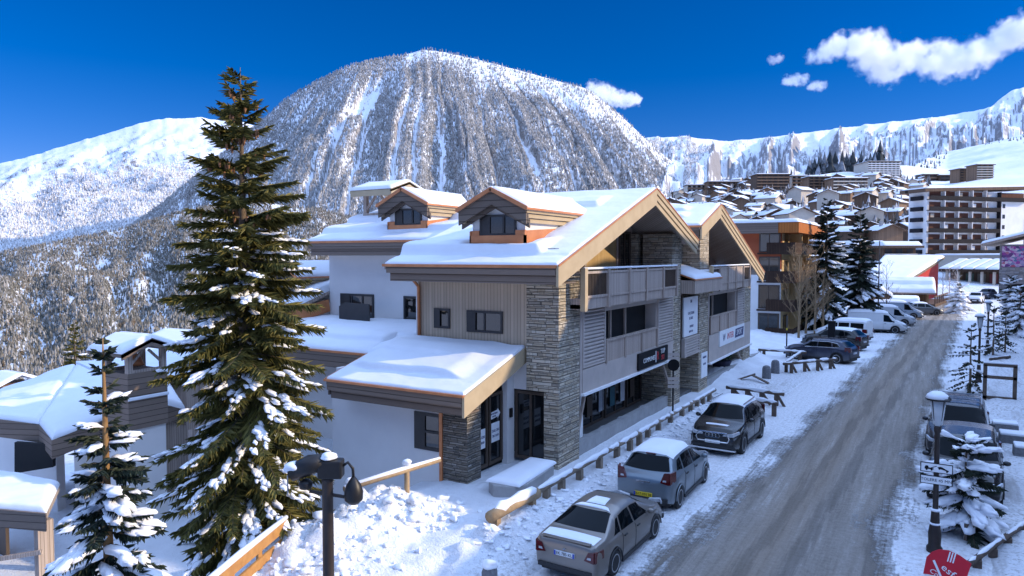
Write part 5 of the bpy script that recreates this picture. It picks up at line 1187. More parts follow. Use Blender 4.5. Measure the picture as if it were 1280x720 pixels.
for sgn in (-1, 1): snow_slab('roof_snow', (c0[0]-2, c0[1], c0[2]+0.9), (c0[0]+2, c0[1], c0[2]+0.9), (c0[0]+2, c0[1]+sgn*2.2, c0[2]-0.1), (c0[0]-2, c0[1]+sgn*2.2, c0[2]-0.1), 0.3, r, 12, 12, 0.3, 0.04, 82)

# ------------------------------------------------------------------ village on the hillside
def proto_chalet(label, wm, w2, d, n, seed):
    r = thing('village_chalet', label, 'chalet', group='snowy chalets on the village hillside')
    hw = w2/2; wh = 2.6*n
    m_ = MB(); m_.prism([(-hw, 0, -3), (hw, 0, -3), (hw, 0, wh), (0, 0, wh+hw*0.42), (-hw, 0, wh)], (0, d, 0)); m_.build('wall', wm, r, world=False)
    m_ = MB(); m_.box(-hw+0.02, hw-0.02, -0.04, 0.04, -3, 1.2); m_.build('base', CREAM if seed % 2 else CONC, r, world=False)
    for sgn in (-1, 1):
        m_ = MB(); m_.prism([(0, -1.2, wh+hw*0.42+0.1), (sgn*(hw+1.1), -1.2, wh-0.36), (sgn*(hw+1.1), -1.2, wh-0.66), (0, -1.2, wh+hw*0.42-0.2)], (0, d+2.4, 0)); m_.build('roof', CHALD, r, world=False)
        if sgn > 0: MB().box(hw*0.3, hw*0.3+0.9, d*0.6, d*0.6+0.9, wh, wh+hw*0.42+1.3).build('chimney', CONC, r, world=False)
        snow_slab('roof_snow', (0, -1.2, wh+hw*0.42+0.1), (sgn*(hw+1.1), -1.2, wh-0.36), (sgn*(hw+1.1), d+1.2, wh-0.36), (0, d+1.2, wh+hw*0.42+0.1), 0.28, r, 8, 8, 0.3, 0.06, seed)
    for k in range(n):
        m_ = MB(); m_.box(-hw*0.92, hw*0.92, -1.0, -0.9, 2.5*k+0.9, 2.5*k+1.75); m_.box(-hw*0.92, hw*0.92, -1.0, 0, 2.5*k+0.8, 2.5*k+0.9); b = m_.build('balcony', CHALD, r, world=False)
        m_ = MB()
        for j in range(3): x = -hw*0.6+hw*0.6*j; m_.box(x-0.45, x+0.45, -0.05, 0, 2.5*k+1.0, 2.5*k+2.3)
        m_.build('windows', FRAME, r, world=False)
    return r
def hill_pt(u, v):
    """where the ray through a photo bearing meets the hillside"""
    lo = None
    for D in np.arange(170, 1500, 4.0):
        p_ = atd(u, v, D); c = (u-640)/F_PX; fd = float(p_[0]*_fh[0]+p_[1]*_fh[1])
        if L5.H(np.array([u*1.0]), np.array([fd]))[0] > p_[2]: return (p_[0], p_[1], float(L5.H(np.array([u*1.0]), np.array([fd]))[0]), fd)
    return None
protos = [proto_chalet('brown timber chalet with a snowy roof on the village hillside', CHALW, 9, 10, 2, 101), proto_chalet('dark timber chalet with a snowy roof on the village hillside', CHALD, 11, 11, 2, 102), proto_chalet('cream walled chalet with a snowy roof on the village hillside', CREAM, 10, 11, 3, 103)]
used_p = [False]*3
rv = random.Random(5); spots = []
for v in np.arange(228, 306, 3.6):
    for u in np.arange(846, 1150, 10.0):
        uu, vv = u+rv.uniform(-6, 6), v+rv.uniform(-2.5, 2.5)
        if vv < 226 and uu > 940: continue
        if 940 < uu < 1052 and 236 < vv < 250: continue                 # open snowfields
        if 1058 < uu < 1146 and 258 < vv < 292 and rv.random() < 0.85: continue
        if vv > 285 and uu < 900: continue
        spots.append((uu, vv))
rv.shuffle(spots)
placed = []
for (u, v) in spots:
    h_ = hill_pt(u, v)
    if h_ is None: continue
    x, y, z, D = h_
    if any((x-a)**2+(y-b)**2 < 11.0**2 for a, b in placed) or len(placed) > 215: continue
    placed.append((x, y)); k = rv.choices((0, 1, 2), (4, 4, 1.3))[0]
    face = math.atan2(-x, -y)*-1+rv.choice((-0.7, -0.35, 0.0, 0.5, 1.2)); sc = rv.uniform(0.62, 0.98)
    if not used_p[k]: o = protos[k]; used_p[k] = True; o.location = (x, y, z); o.rotation_euler = (0, 0, face); o.scale = (sc,)*3
    else: dup(protos[k], (x, y, z), face, None, sc)
# apartment rows along the crest and the two tower residences
def resid(u0, u1, vtop, vbot, label, wm, bm_, floors, name='residence', depth=14, dd=0, snowt=0.6):
    h_ = hill_pt((u0+u1)/2, vbot); D = h_[3]+dd if h_ else 700
    A, Bc = frame_of(u0, D, u1, D-0, 0.0); zt = float(atd((u0+u1)/2, vtop, D)[2]); zb = float(atd((u0+u1)/2, vbot, D)[2])
    L = Local(A, Bc); r = thing(name, label, 'apartment block', (A.x, A.y, zb))
    w_ = MB(); L.box(w_, 0, L.L, 0, depth, zb-8, zt); w_.build('wall', wm, r)
    fh_ = (zt-zb)/floors; nb = max(3, int(L.L/4))
    for k in range(floors):
        z = zb+fh_*k
        b = MB(); L.box(b, 0.2, L.L-0.2, -1.2, -0.05, z-0.1, z+fh_*0.36); b.build('balcony', bm_, r)
        for j in range(nb): a = L.L*(j+0.15)/nb; g_ = MB(); L.box(g_, a, a+L.L/nb*0.6, -0.04, 0, z+fh_*0.4, z+fh_*0.9); g_.build('window', FRAME, r)
    e = MB(); L.box(e, -1, L.L+1, -1.6, depth+1, zt, zt+0.5); e.build('roof', CHALD, r)
    L.slab('roof_snow', -1, L.L+1, -1.6, depth+1, zt+0.52, zt+0.52, zt+0.56, zt+0.56, snowt, r, nu=16, nv=8, seed=90, edge=0.6)
resid(1082, 1122, 203, 224, 'tall pale residence of eight storeys on the hill below the piste', CREAM, WHITEW, 8, depth=30, dd=40)
resid(1196, 1216, 212, 228, 'small brown block left of the other hillside tower above the hotel', CHALW, CHALD, 5, dd=30)
resid(1217, 1238, 207, 228, 'pale and brown tower block on the hill just above the hotel roof', CHALW, CREAM, 7, dd=40)
resid(1151, 1168, 219, 228, 'low dark chalet block left of the hotel roof line on the hill', CHALD, CHALW, 2, dd=20)
resid(1172, 1190, 220, 228, 'second low dark chalet block on the hill above the hotel', CHALD, FRAME, 2, dd=20)
resid(944, 985, 219, 238, 'long dark apartment row with snowy roof at the left of the crest', CHALD, CHALW, 5)
resid(988, 1006, 221, 238, 'cream gabled apartment house on the crest of the village', CREAM, CHALW, 4)
resid(1009, 1036, 222, 240, 'brown apartment row in the middle of the crest', CHALW, CHALD, 5)
resid(1039, 1082, 224, 240, 'wide brown apartment row under the tall residence', CHALW, CREAM, 4)
resid(884, 930, 228, 240, 'low apartment row at the left end of the village crest', CHALW, CHALD, 3)
resid(858, 888, 232, 246, 'sunlit beige hotel block at the village edge by the mountain', CREAM, CHALW, 3)
resid(1066, 1100, 309, 330, 'snow covered flat roofed block behind the restaurant', CREAM, CHALD, 2, dd=-30, snowt=1.0)
resid(1104, 1144, 310, 332, 'long flat block with snowy roof left of the hotel', CHALD, CREAM, 2, dd=-35, snowt=1.0)
resid(905, 946, 279, 292, 'low flat building with a snow topped roof above the orange house', CREAM, FRAME, 2, dd=-10, snowt=1.0)
# ================================================================== VEHICLES
def lerp_tab(t, x): return float(np.interp(x, [a for a, b in t], [b for a, b in t]))
class Shell:
    """car body surface: y = forward, stations from rear bumper (0) to nose (L)"""
    def __init__(s, L, W, top, belt, plan, tumble, wb, rov, wr, bot=0.20, roofcorner=0.09):
        s.L, s.W, s.top, s.belt, s.plan, s.tum, s.wb, s.rov, s.wr, s.bot, s.rc = L, W, top, belt, plan, tumble, wb, rov, wr, bot, roofcorner
        s.ax = (rov, rov+wb)
    def sec(s, y):
        zt = lerp_tab(s.top, y); zb = min(lerp_tab(s.belt, y), zt-0.02); w = lerp_tab(s.plan, y)*s.W/2
        k = min(1, max(0, (zt-zb)/0.42)); w3 = w-0.03; wr = w3-s.tum*k
        z0 = s.bot+0.10*max(0, 1-y/0.35)+0.08*max(0, 1-(s.L-y)/0.4)
        for a in s.ax:
            d = abs(y-a); R = s.wr+0.055
            if d < R: z0 = max(z0, s.wr+math.sqrt(max(0, R*R-d*d))-0.02)
        z0 = min(z0, zb-0.06)
        h = zb-z0; rc = s.rc
        P = [(w-0.05, z0), (w-0.012, z0+0.10*h), (w+0.004, z0+0.45*h), (w+0.006, z0+0.72*h), (w-0.006, zb-0.06*h), (w3-0.01, zb),
             (w3+(wr-w3)*0.5, zb+(zt-rc*k-zb)*0.5), (wr, zt-rc*k), (wr-0.05-0.02*k, zt-0.045*k-0.006), (wr*0.72, zt-0.008), (wr*0.36, zt+0.006), (0, zt+0.010)]
        return P
    def side(s, y, f):                  # f 0 belt .. 1 roof corner
        P = s.sec(y); a, m, b = P[5], P[6], P[7]
        if f < 0.5: t = f*2; return a[0]+(m[0]-a[0])*t, a[1]+(m[1]-a[1])*t
        t = f*2-1; return m[0]+(b[0]-m[0])*t, m[1]+(b[1]-m[1])*t
    def over(s, y, t):                  # t -1..1 across the top
        P = s.sec(y); pts = [P[7], P[8], P[9], P[10], P[11]]; q = abs(t); xs_ = [p[0]/pts[0][0] if pts[0][0] else 0 for p in pts]
        x = q*pts[0][0]; z = float(np.interp(x, [p[0] for p in pts[::-1]], [p[1] for p in pts[::-1]]))
        return math.copysign(x, t), z
    def body(s):
        ys = set(np.linspace(0, s.L, 46).tolist())
        for a in s.ax:
            R = s.wr+0.055
            ys |= {a+R*math.cos(PI*k/12) for k in range(13)}|{a-R-0.004, a+R+0.004}
        ys |= {y for y, _ in s.top}|{y for y, _ in s.belt}
        ys = sorted(y for y in ys if 0 <= y <= s.L)
        yy = [ys[0]]
        for y in ys[1:]:
            if y-yy[-1] > 0.003: yy.append(y)
        m = MB(); n = 12
        for y in yy:
            P = s.sec(y); m.v += [(x, y-s.L/2, z) for x, z in P]+[(-x, y-s.L/2, z) for x, z in P[-2::-1]]
        k = 2*n-1
        for i in range(len(yy)-1):
            for j in range(k-1): m.f.append((i*k+j, i*k+j+1, (i+1)*k+j+1, (i+1)*k+j)); m.m.append(0)
        m.f.append(tuple(range(k-1, -1, -1))); m.m.append(0); e = (len(yy)-1)*k; m.f.append(tuple(e+j for j in range(k))); m.m.append(0)
        return m
    def patch_side(s, m, sg, q, off=0.006, n=7):     # q: 4 corners (y,f): rear-low, front-low, front-high, rear-high
        (a, b, c, d) = q; base = len(m.v)
        for i in range(n):
            u = i/(n-1)
            for j in range(n):
                v = j/(n-1)
                y = (a[0]*(1-u)+b[0]*u)*(1-v)+(d[0]*(1-u)+c[0]*u)*v; f = (a[1]*(1-u)+b[1]*u)*(1-v)+(d[1]*(1-u)+c[1]*u)*v
                x, z = s.side(y, f); m.v.append((sg*(x+off), y-s.L/2, z+off*0.35))
        for i in range(n-1):
            for j in range(n-1):
                fc = (base+i*n+j, base+(i+1)*n+j, base+(i+1)*n+j+1, base+i*n+j+1)
                m.f.append(fc if sg > 0 else fc[::-1]); m.m.append(0)
    def patch_over(s, m, y0, y1, t0, t1, off=0.008, n=12, curve=0.0, lift=None):
        base = len(m.v)
        for i in range(n):
            y = y0+(y1-y0)*i/(n-1)
            for j in range(n):
                q = j/(n-1)*2-1; tt = (t0+(t1-t0)*i/(n-1))*q; yy = min(max(y-curve*q*q, 0), s.L); x, z = s.over(yy, tt)
                dz = (s.over(min(yy+0.04, s.L), tt)[1]-s.over(max(yy-0.04, 0), tt)[1])/0.08
                nn = math.hypot(1, dz); of = off if lift is None else off+lift*math.sqrt(max(0, 1-max(abs(q), abs(2*i/(n-1)-1))**3))
                m.v.append((x, yy-s.L/2-dz/nn*of, z+of/nn))
        for i in range(n-1):
            for j in range(n-1): m.f.append((base+i*n+j, base+i*n+j+1, base+(i+1)*n+j+1, base+(i+1)*n+j)[::-1]); m.m.append(0)
def wheel(parent, x, y, r, wdt=0.20, spokes=5, steel=False):
    sg = 1 if x > 0 else -1
    t = MB(); t.lathe([(r*0.66, -wdt/2), (r*0.92, -wdt/2), (r, -wdt*0.36), (r, wdt*0.36), (r*0.92, wdt/2), (r*0.66, wdt/2)], (x, y, r), 28, 'X')
    o = t.build('wheel', TYRE, parent, world=False, smooth=True)
    m = MB(); xo = x+sg*(wdt/2-0.03)
    m.lathe([(r*0.70, 0.0), (r*0.70, sg*0.035), (r*0.62, sg*0.035), (r*0.60, 0.0)][::1], (xo, y, r), 24, 'X')
    m.lathe([(r*0.18, sg*-0.01), (r*0.17, sg*0.022), (0.001, sg*0.03)], (xo, y, r), 12, 'X')
    for k in range(spokes):
        a = 2*PI*k/spokes+0.3; d = Vector((0, math.cos(a), math.sin(a))); c = Vector((xo+sg*0.012, y, r))
        m.beam(c+d*r*0.12, c+d*r*0.64, r*(0.30 if steel else 0.19), 0.022, up=(1, 0, 0))
    m.build('rim', RIM, o, world=False)
    MB().lathe([(r*0.66, 0), (0.001, 0.0)], (xo-sg*0.02, y, r), 20, 'X').build('hub_back', DARK, o, world=False)
def make_car(name, label, cat, L, W, top, belt, plan, tumble, wb, rov, wr, pm, glass_side, wscreen, rscreen, hatch=False, tail='corner', plate='white', platetxt='', snow=(), spokes=5, group=None, extras=None, bot=0.2, rear_detail=True, front_detail=True, steel=False, rc=0.09):
    r = thing(name, label, cat, group=group); S = Shell(L, W, top, belt, plan, tumble, wb, rov, wr, bot, rc)
    b = S.body().build('body', pm, r, world=False, smooth=True)
    sb = b.modifiers.new('smooth', 'SUBSURF'); sb.levels = sb.render_levels = 1
    u = MB(); u.box(-W*0.40, W*0.40, -L/2+0.15, L/2-0.15, 0.16, 0.62); u.box(-W*0.46, W*0.46, -L/2+rov+wr+0.1, -L/2+rov+wb-wr-0.1, bot-0.02, 0.4); u.build('underbody', PLAST, r, world=False)
    for yy in (rov, rov+wb):
        for sg in (-1, 1): wheel(r, sg*(W/2-0.12), yy-L/2, wr, 0.21, spokes, steel)
    for sg in (-1, 1):
        for q in glass_side:
            m = MB(); S.patch_side(m, sg, q); m.build('side_window', CGLASS, r, world=False, smooth=True)
        # sill, arch lips, mirrors, handles
        m = MB(); m.beam((sg*(W/2-0.012), -L/2+rov+wr+0.06, bot+0.05), (sg*(W/2-0.012), -L/2+rov+wb-wr-0.06, bot+0.05), 0.05, 0.10); m.build('sill', PLAST, r, world=False)
        for yy in (rov, rov+wb):
            m = MB(); R = wr+0.06; pts = [Vector((sg*(W/2-0.005), yy-L/2+R*math.cos(a), wr+R*math.sin(a)-0.02)) for a in np.linspace(0.05, PI-0.05, 13)]; m.tube(pts, 0.018, 6); m.build('arch_trim', PLAST if cat != 'hatchback' else pm, r, world=False)
        y0 = glass_side[-1][1][0]-0.12; x0, z0 = S.side(y0, 0.15)
        m = MB(); m.blob((sg*(x0+0.13), y0-L/2, z0+0.05), 0.10, 3, 1, 0.05, (1.0, 0.55, 0.75)); m.beam((sg*(x0-0.02), y0-L/2, z0), (sg*(x0+0.1), y0-L/2, z0+0.03), 0.05, 0.03)
        m.build('mirror', pm if cat != 'van' else PLAST, r, world=False, smooth=True)
        for q in glass_side[-2:]:
            yh = q[0][0]+0.14; P = S.sec(yh); m = MB(); m.obox((sg*(P[4][0]+0.012), yh-L/2, P[4][1]-0.05), (0.03, 0.16, 0.03)); m.build('door_handle', PLAST, r, world=False)
            yl = q[0][0]-0.02; Pl = S.sec(yl); m = MB(); pts = [(sg*(p_[0]+0.001), yl-L/2, p_[1]) for p_ in Pl[1:6]]; m.tube(pts, 0.006, 4); m.build('door_gap', DARK, r, world=False)
    if wscreen: m = MB(); S.patch_over(m, wscreen[0], wscreen[1], wscreen[2], wscreen[3], curve=0.10); m.build('windscreen', CGLASS, r, world=False, smooth=True)
    if rscreen: m = MB(); S.patch_over(m, rscreen[0], rscreen[1], rscreen[2], rscreen[3], curve=-0.06); m.build('rear_window', CGLASS, r, world=False, smooth=True)
    if rear_detail:
        zbt = lerp_tab(top, 0.02)
        for sg in (-1, 1):
            w0 = lerp_tab(plan, 0.05)*W/2
            m = MB(); hz = {'corner': (0.62, 0.88), 'high': (0.80, 1.12), 'low': (0.66, 0.84)}[tail]
            m.prism([(sg*(w0-0.27), -L/2-0.012, hz[0]+0.04), (sg*(w0-0.03), -L/2-0.012, hz[0]), (sg*(w0-0.03), -L/2-0.012, hz[1]), (sg*(w0-0.17), -L/2-0.012, hz[1]-0.02)], (0, 0.08, 0))
            wA = lerp_tab(plan, 0.30)*W/2
            m.prism([(sg*(w0+0.005), -L/2+0.02, hz[0]), (sg*(wA+0.012), -L/2+0.32, hz[0]+0.06), (sg*(wA+0.006), -L/2+0.32, hz[1]), (sg*(w0+0.003), -L/2+0.02, hz[1])], (-sg*0.05, 0, 0))
            m.build('tail_light', TAIL, r, world=False)
            MB().prism([(sg*(w0-0.20), -L/2-0.016, hz[0]+0.08), (sg*(w0-0.10), -L/2-0.016, hz[0]+0.08), (sg*(w0-0.10), -L/2-0.016, hz[0]+0.13), (sg*(w0-0.18), -L/2-0.016, hz[0]+0.13)], (0, 0.01, 0)).build('reverse_lamp', HEADL, r, world=False)
        m = MB(); m.box(-W*0.40, W*0.40, -L/2-0.035, -L/2+0.1, bot+0.10, bot+0.20); m.build('bumper_trim', PLAST, r, world=False)
        zp = 0.70 if plate == 'white' else 0.46
        m = MB(); m.box(-0.26, 0.26, -L/2-0.026, -L/2+0.01, zp-0.055, zp+0.055); pl = m.build('number_plate', PLATEW if plate == 'white' else PLATEY, r, world=False, bevel=0.004)
        MB().box(-0.26, -0.215, -L/2-0.029, -L/2-0.025, zp-0.055, zp+0.055).build('plate_band', EUBLUE, pl, world=False)
        if plate == 'white': MB().box(0.215, 0.26, -L/2-0.029, -L/2-0.025, zp-0.055, zp+0.055).build('plate_band', EUBLUE, pl, world=False)
        if platetxt: text('plate_number', platetxt, 0.105, (0, -L/2-0.028, zp), (1, 0, 0), (0, 0, 1), BLACKP, pl, world=False, extr=0.001, xs=0.9)
        MB().lathe([(0.045, 0), (0.04, 0.012), (0.0, 0.014)], (0, -L/2-0.004, zbt-0.10), 12).build('badge', CHROME, r, world=False)
    if front_detail:
        for sg in (-1, 1):
            wf = lerp_tab(plan, L-0.06)*W/2
            m = MB(); m.prism([(sg*(wf-0.34), L/2+0.012, 0.66), (sg*(wf-0.02), L/2+0.004, 0.70), (sg*(wf-0.02), L/2+0.004, 0.80), (sg*(wf-0.34), L/2+0.012, 0.74)], (0, -0.1, 0))
            wA = lerp_tab(plan, L-0.35)*W/2; m.prism([(sg*(wf+0.004), L/2-0.03, 0.69), (sg*(wA+0.012), L/2-0.34, 0.76), (sg*(wA+0.008), L/2-0.34, 0.84), (sg*(wf+0.002), L/2-0.03, 0.80)], (-sg*0.05, 0, 0)); m.build('headlight', HEADL, r, world=False)
        m = MB(); m.box(-W*0.28, W*0.28, L/2-0.05, L/2+0.014, 0.42, 0.70); m.build('grille', PLAST, r, world=False)
        m = MB(); m.box(-W*0.42, W*0.42, L/2-0.1, L/2+0.018, bot+0.06, bot+0.16); m.build('bumper_trim', PLAST, r, world=False)
        m = MB(); m.box(-0.26, 0.26, L/2+0.01, L/2+0.024, 0.44, 0.55); m.build('number_plate', PLATEW, r, world=False)
    for (y0, y1, t0, t1, lf) in snow:
        m = MB(); S.patch_over(m, y0, y1, t0, t1, 0.004, 14, lift=lf); m.build('snow_cover', SNOW, r, world=False, smooth=True)
    if extras: extras(r, S)
    return r
HATCH_TOP = [(0, 0.86), (0.10, 0.96), (0.22, 1.02), (0.62, 1.40), (0.85, 1.47), (1.5, 1.49), (2.1, 1.46), (2.35, 1.40), (3.12, 0.98), (3.2, 0.95), (3.75, 0.80), (3.95, 0.66), (4.0, 0.5)]
P_TAUPE, P_SILVER, P_BLACK, P_BLUE, P_WHITE, P_GREY, P_DGREEN = paint('taupe_paint', (0.235, 0.205, 0.175), 0.6), paint('silver_blue_paint', (0.17, 0.21, 0.24), 0.55), paint('black_paint', (0.006, 0.005, 0.005), 0.0, 0.25, 0.10), paint('deep_blue_paint', (0.012, 0.022, 0.055), 0.3, 0.25, 0.25), paint('van_white_paint', (0.72, 0.73, 0.74), 0.0, 0.35, 0.5), paint('grey_paint', (0.10, 0.11, 0.12), 0.4), paint('night_paint', (0.010, 0.014, 0.022), 0.3, 0.25, 0.2)
def ex_sedan(r, S):
    m = MB(); m.box(-0.62, 0.62, -S.L/2+0.02, -S.L/2+0.13, 1.012, 1.03); m.build('spoiler', P_TAUPE, r, world=False)
    m = MB(); S.patch_over(m, 0.13, 0.52, 0.92, 0.90, 0.004, 14, lift=0.035); m.build('snow_cover', SNOW, r, world=False, smooth=True)
vectra = make_car('parked_saloon', 'taupe saloon seen from behind with patchy snow on its roof and boot, nearest the camera', 'car', 4.40, 1.70,
    [(0, 0.80), (0.03, 0.98), (0.12, 1.01), (0.50, 1.04), (0.62, 1.07), (1.32, 1.36), (1.75, 1.42), (2.3, 1.42), (2.6, 1.38), (3.32, 0.98), (3.40, 0.96), (4.05, 0.82), (4.32, 0.68), (4.40, 0.5)],
    [(0, 0.76), (0.12, 0.92), (1.0, 0.93), (3.2, 0.87), (3.6, 0.83), (4.4, 0.5)], [(0, 0.86), (0.10, 0.94), (0.5, 0.99), (1.6, 1.0), (3.4, 0.99), (4.0, 0.93), (4.28, 0.82), (4.4, 0.66)],
    0.22, 2.52, 0.95, 0.31, P_TAUPE, [((0.95, 0.14), (1.30, 0.10), (1.42, 0.86), (1.34, 0.84)), ((1.36, 0.10), (2.05, 0.08), (2.05, 0.90), (1.50, 0.88)), ((2.13, 0.08), (3.02, 0.10), (2.62, 0.88), (2.13, 0.90))],
    (2.66, 3.28, 0.92, 0.96), (0.66, 1.28, 0.94, 0.88), plate='white', platetxt='EK 785 KL', snow=[(1.38, 1.52, 0.80, 0.62, 0.03), (1.58, 2.02, 0.42, 0.34, 0.035)], extras=ex_sedan, spokes=7)
vectra.scale = (0.94, 0.96, 0.91); vectra.location = (-6.56, 15.45, 0.0); vectra.rotation_euler = (0, 0, rad(-1.5))
def ex_hatch(r, S):
    MB().box(-0.14, 0.14, -S.L/2+0.60, -S.L/2+0.66, 1.425, 1.455).build('brake_light', TAIL, r, world=False)
    MB().box(-0.20, 0.20, -S.L/2-0.012, -S.L/2+0.02, 0.80, 0.83).build('chrome_strip', CHROME, r, world=False)
corsa = make_car('parked_hatchback', 'silver blue hatchback with a yellow rear plate and thick snow on its roof', 'hatchback', 4.0, 1.72, HATCH_TOP,
    [(0, 0.80), (0.15, 0.93), (0.8, 0.96), (2.9, 0.90), (3.3, 0.84), (4.0, 0.5)], [(0, 0.84), (0.12, 0.93), (0.5, 0.985), (1.5, 1.0), (3.0, 0.99), (3.6, 0.94), (3.88, 0.82), (4.0, 0.62)],
    0.21, 2.51, 0.68, 0.31, P_SILVER, [((0.62, 0.30), (1.02, 0.14), (1.10, 0.82), (0.86, 0.78)), ((1.12, 0.12), (1.92, 0.08), (1.92, 0.90), (1.20, 0.88)), ((2.0, 0.08), (2.86, 0.10), (2.40, 0.88), (2.0, 0.90))],
    (2.38, 3.06, 0.92, 0.96), (0.25, 0.60, 0.92, 0.86), tail='high', plate='yellow', platetxt='2617 HN 38', snow=[(0.70, 2.30, 1.02, 0.98, 0.075)], extras=ex_hatch)
corsa.location = (-6.70, 20.35, 0.0)
def ex_q2(r, S):
    L = S.L
    m = MB(); pts = [(-0.52, L/2+0.022, 0.50), (-0.58, L/2+0.02, 0.62), (-0.50, L/2+0.016, 0.80), (0.50, L/2+0.016, 0.80), (0.58, L/2+0.02, 0.62), (0.52, L/2+0.022, 0.50), (-0.52, L/2+0.022, 0.50)]
    m.tube(pts, 0.022, 6, cap=False); m.build('grille_frame', CHROME, r, world=False)
    m = MB()
    for k in range(4): m.lathe([(0.062, -0.006), (0.078, -0.006), (0.078, 0.006), (0.062, 0.006)], (0, 0, 0), 14)
    b = MB()
    for k in range(4): b.tube([(-0.18+0.12*k+0.07*math.cos(a), L/2+0.024, 0.70+0.07*math.sin(a)) for a in np.linspace(0, 2*PI, 15)], 0.008, 5, cap=False)
    b.build('emblem', CHROME, r, world=False)
    m = MB(); m.box(-0.80, 0.80, L/2-0.04, L/2+0.03, 0.22, 0.27); m.build('lip', CHROME, r, world=False)
    # dusting of snow left on bonnet and screen
    m = MB(); S.patch_over(m, L-0.62, L-0.48, 0.55, 0.5, 0.004, 10, lift=0.015); m.build('snow_streak', SNOW, r, world=False, smooth=True)
    for sg in (-1, 1): MB().beam((sg*0.60, -L/2+0.9, 1.505), (sg*0.62, -L/2+2.5, 1.50), 0.03, 0.03).build('roof_rail', CHROME, r, world=False)
SUV_TOP = [(0, 0.84), (0.06, 0.98), (0.18, 1.06), (0.55, 1.40), (0.75, 1.47), (1.4, 1.51), (2.2, 1.49), (2.5, 1.43), (3.15, 1.03), (3.25, 1.00), (3.95, 0.90), (4.12, 0.78), (4.2, 0.55)]
q2 = make_car('parked_crossover', 'black crossover facing the camera with chrome framed grille and snowy roof', 'car', 4.2, 1.80, SUV_TOP,
    [(0, 0.80), (0.15, 0.98), (0.9, 1.01), (3.0, 0.95), (3.4, 0.90), (4.2, 0.55)], [(0, 0.84), (0.12, 0.93), (0.5, 0.985), (1.5, 1.0), (3.2, 0.99), (3.8, 0.95), (4.08, 0.86), (4.2, 0.70)],
    0.22, 2.60, 0.78, 0.345, P_BLACK, [((0.60, 0.36), (1.02, 0.18), (1.10, 0.80), (0.86, 0.76)), ((1.10, 0.12), (1.95, 0.08), (1.95, 0.90), (1.18, 0.86)), ((2.03, 0.08), (2.92, 0.10), (2.52, 0.88), (2.03, 0.90))],
    (2.52, 3.10, 0.92, 0.96), (0.22, 0.54, 0.92, 0.86), tail='high', snow=[(0.62, 2.40, 1.02, 0.96, 0.06)], extras=ex_q2, bot=0.24)
q2.scale = (1, 1, 1.06); q2.location = (-6.40, 26.75, 0.0); q2.rotation_euler = (0, 0, PI+rad(-2))
SIDE_SUV = [((0.60, 0.34), (1.02, 0.18), (1.10, 0.80), (0.86, 0.76)), ((1.10, 0.12), (1.95, 0.08), (1.95, 0.90), (1.18, 0.86)), ((2.03, 0.08), (2.92, 0.10), (2.52, 0.88), (2.03, 0.90))]
SUV_BELT = [(0, 0.80), (0.15, 0.98), (0.9, 1.01), (3.0, 0.95), (3.4, 0.90), (4.2, 0.55)]; SUV_PLAN = [(0, 0.84), (0.12, 0.93), (0.5, 0.985), (1.5, 1.0), (3.2, 0.99), (3.8, 0.95), (4.08, 0.86), (4.2, 0.70)]
def place(o, u, v, head, z=0.0, dx=0.0, dy=0.0):
    p_ = onz(u, v, 0.0); o.location = (p_[0]+dx, p_[1]+dy, z); o.rotation_euler = (0, 0, rad(head)); return o
G2 = 'cars parked nose in beyond the log rails'
def ex_rail(r, S):
    for sg in (-1, 1): MB().beam((sg*0.60, -S.L/2+0.8, 1.53), (sg*0.62, -S.L/2+2.5, 1.52), 0.03, 0.035).build('roof_rail', CHROME, r, world=False)
    m = MB()
    for sg in (-1, 1):
        pts = [(sg*(S.side(y, f)[0]+0.012), y-S.L/2, S.side(y, f)[1]) for y, f in ((2.95, 0.06), (1.0, 0.10), (0.66, 0.36), (0.84, 0.82), (1.4, 0.94), (2.5, 0.94))]; m.tube(pts, 0.014, 5)
    m.build('window_trim', CHROME, r, world=False)
suv1 = make_car('parked_suv', 'dark blue estate SUV parked nose in behind the log rail', 'suv', 4.45, 1.82, [(y*4.45/4.2, z) for y, z in SUV_TOP], [(y*4.45/4.2, z) for y, z in SUV_BELT], [(y*4.45/4.2, z) for y, z in SUV_PLAN],
    0.20, 2.76, 0.82, 0.35, P_BLUE, [tuple((y*4.45/4.2, f) for y, f in q) for q in SIDE_SUV], (2.67, 3.28, 0.92, 0.96), (0.23, 0.57, 0.92, 0.86), tail='high', platetxt='', group=G2, extras=ex_rail, bot=0.24)
suv2 = make_car('parked_suv', 'black SUV with snow on its roof just behind the dark blue one', 'suv', 4.45, 1.86, [(y*4.45/4.2, z*1.07) for y, z in SUV_TOP], [(y*4.45/4.2, z*1.05) for y, z in SUV_BELT], [(y*4.45/4.2, z) for y, z in SUV_PLAN],
    0.20, 2.76, 0.82, 0.37, P_BLACK, [tuple((y*4.45/4.2, f) for y, f in q) for q in SIDE_SUV], (2.67, 3.28, 0.92, 0.96), (0.23, 0.57, 0.92, 0.86), tail='high', snow=[(0.7, 2.5, 1.0, 0.95, 0.05)], group=G2, bot=0.26)
def van_top(L, H, nose=0.9): return [(0, 0.6), (0.02, H-0.12), (0.10, H-0.02), (0.4, H), (L-1.75, H-0.02), (L-1.5, H-0.10), (L-0.78, 1.16), (L-0.70, 1.12), (L-0.16, nose), (L-0.05, 0.78), (L, 0.5)]
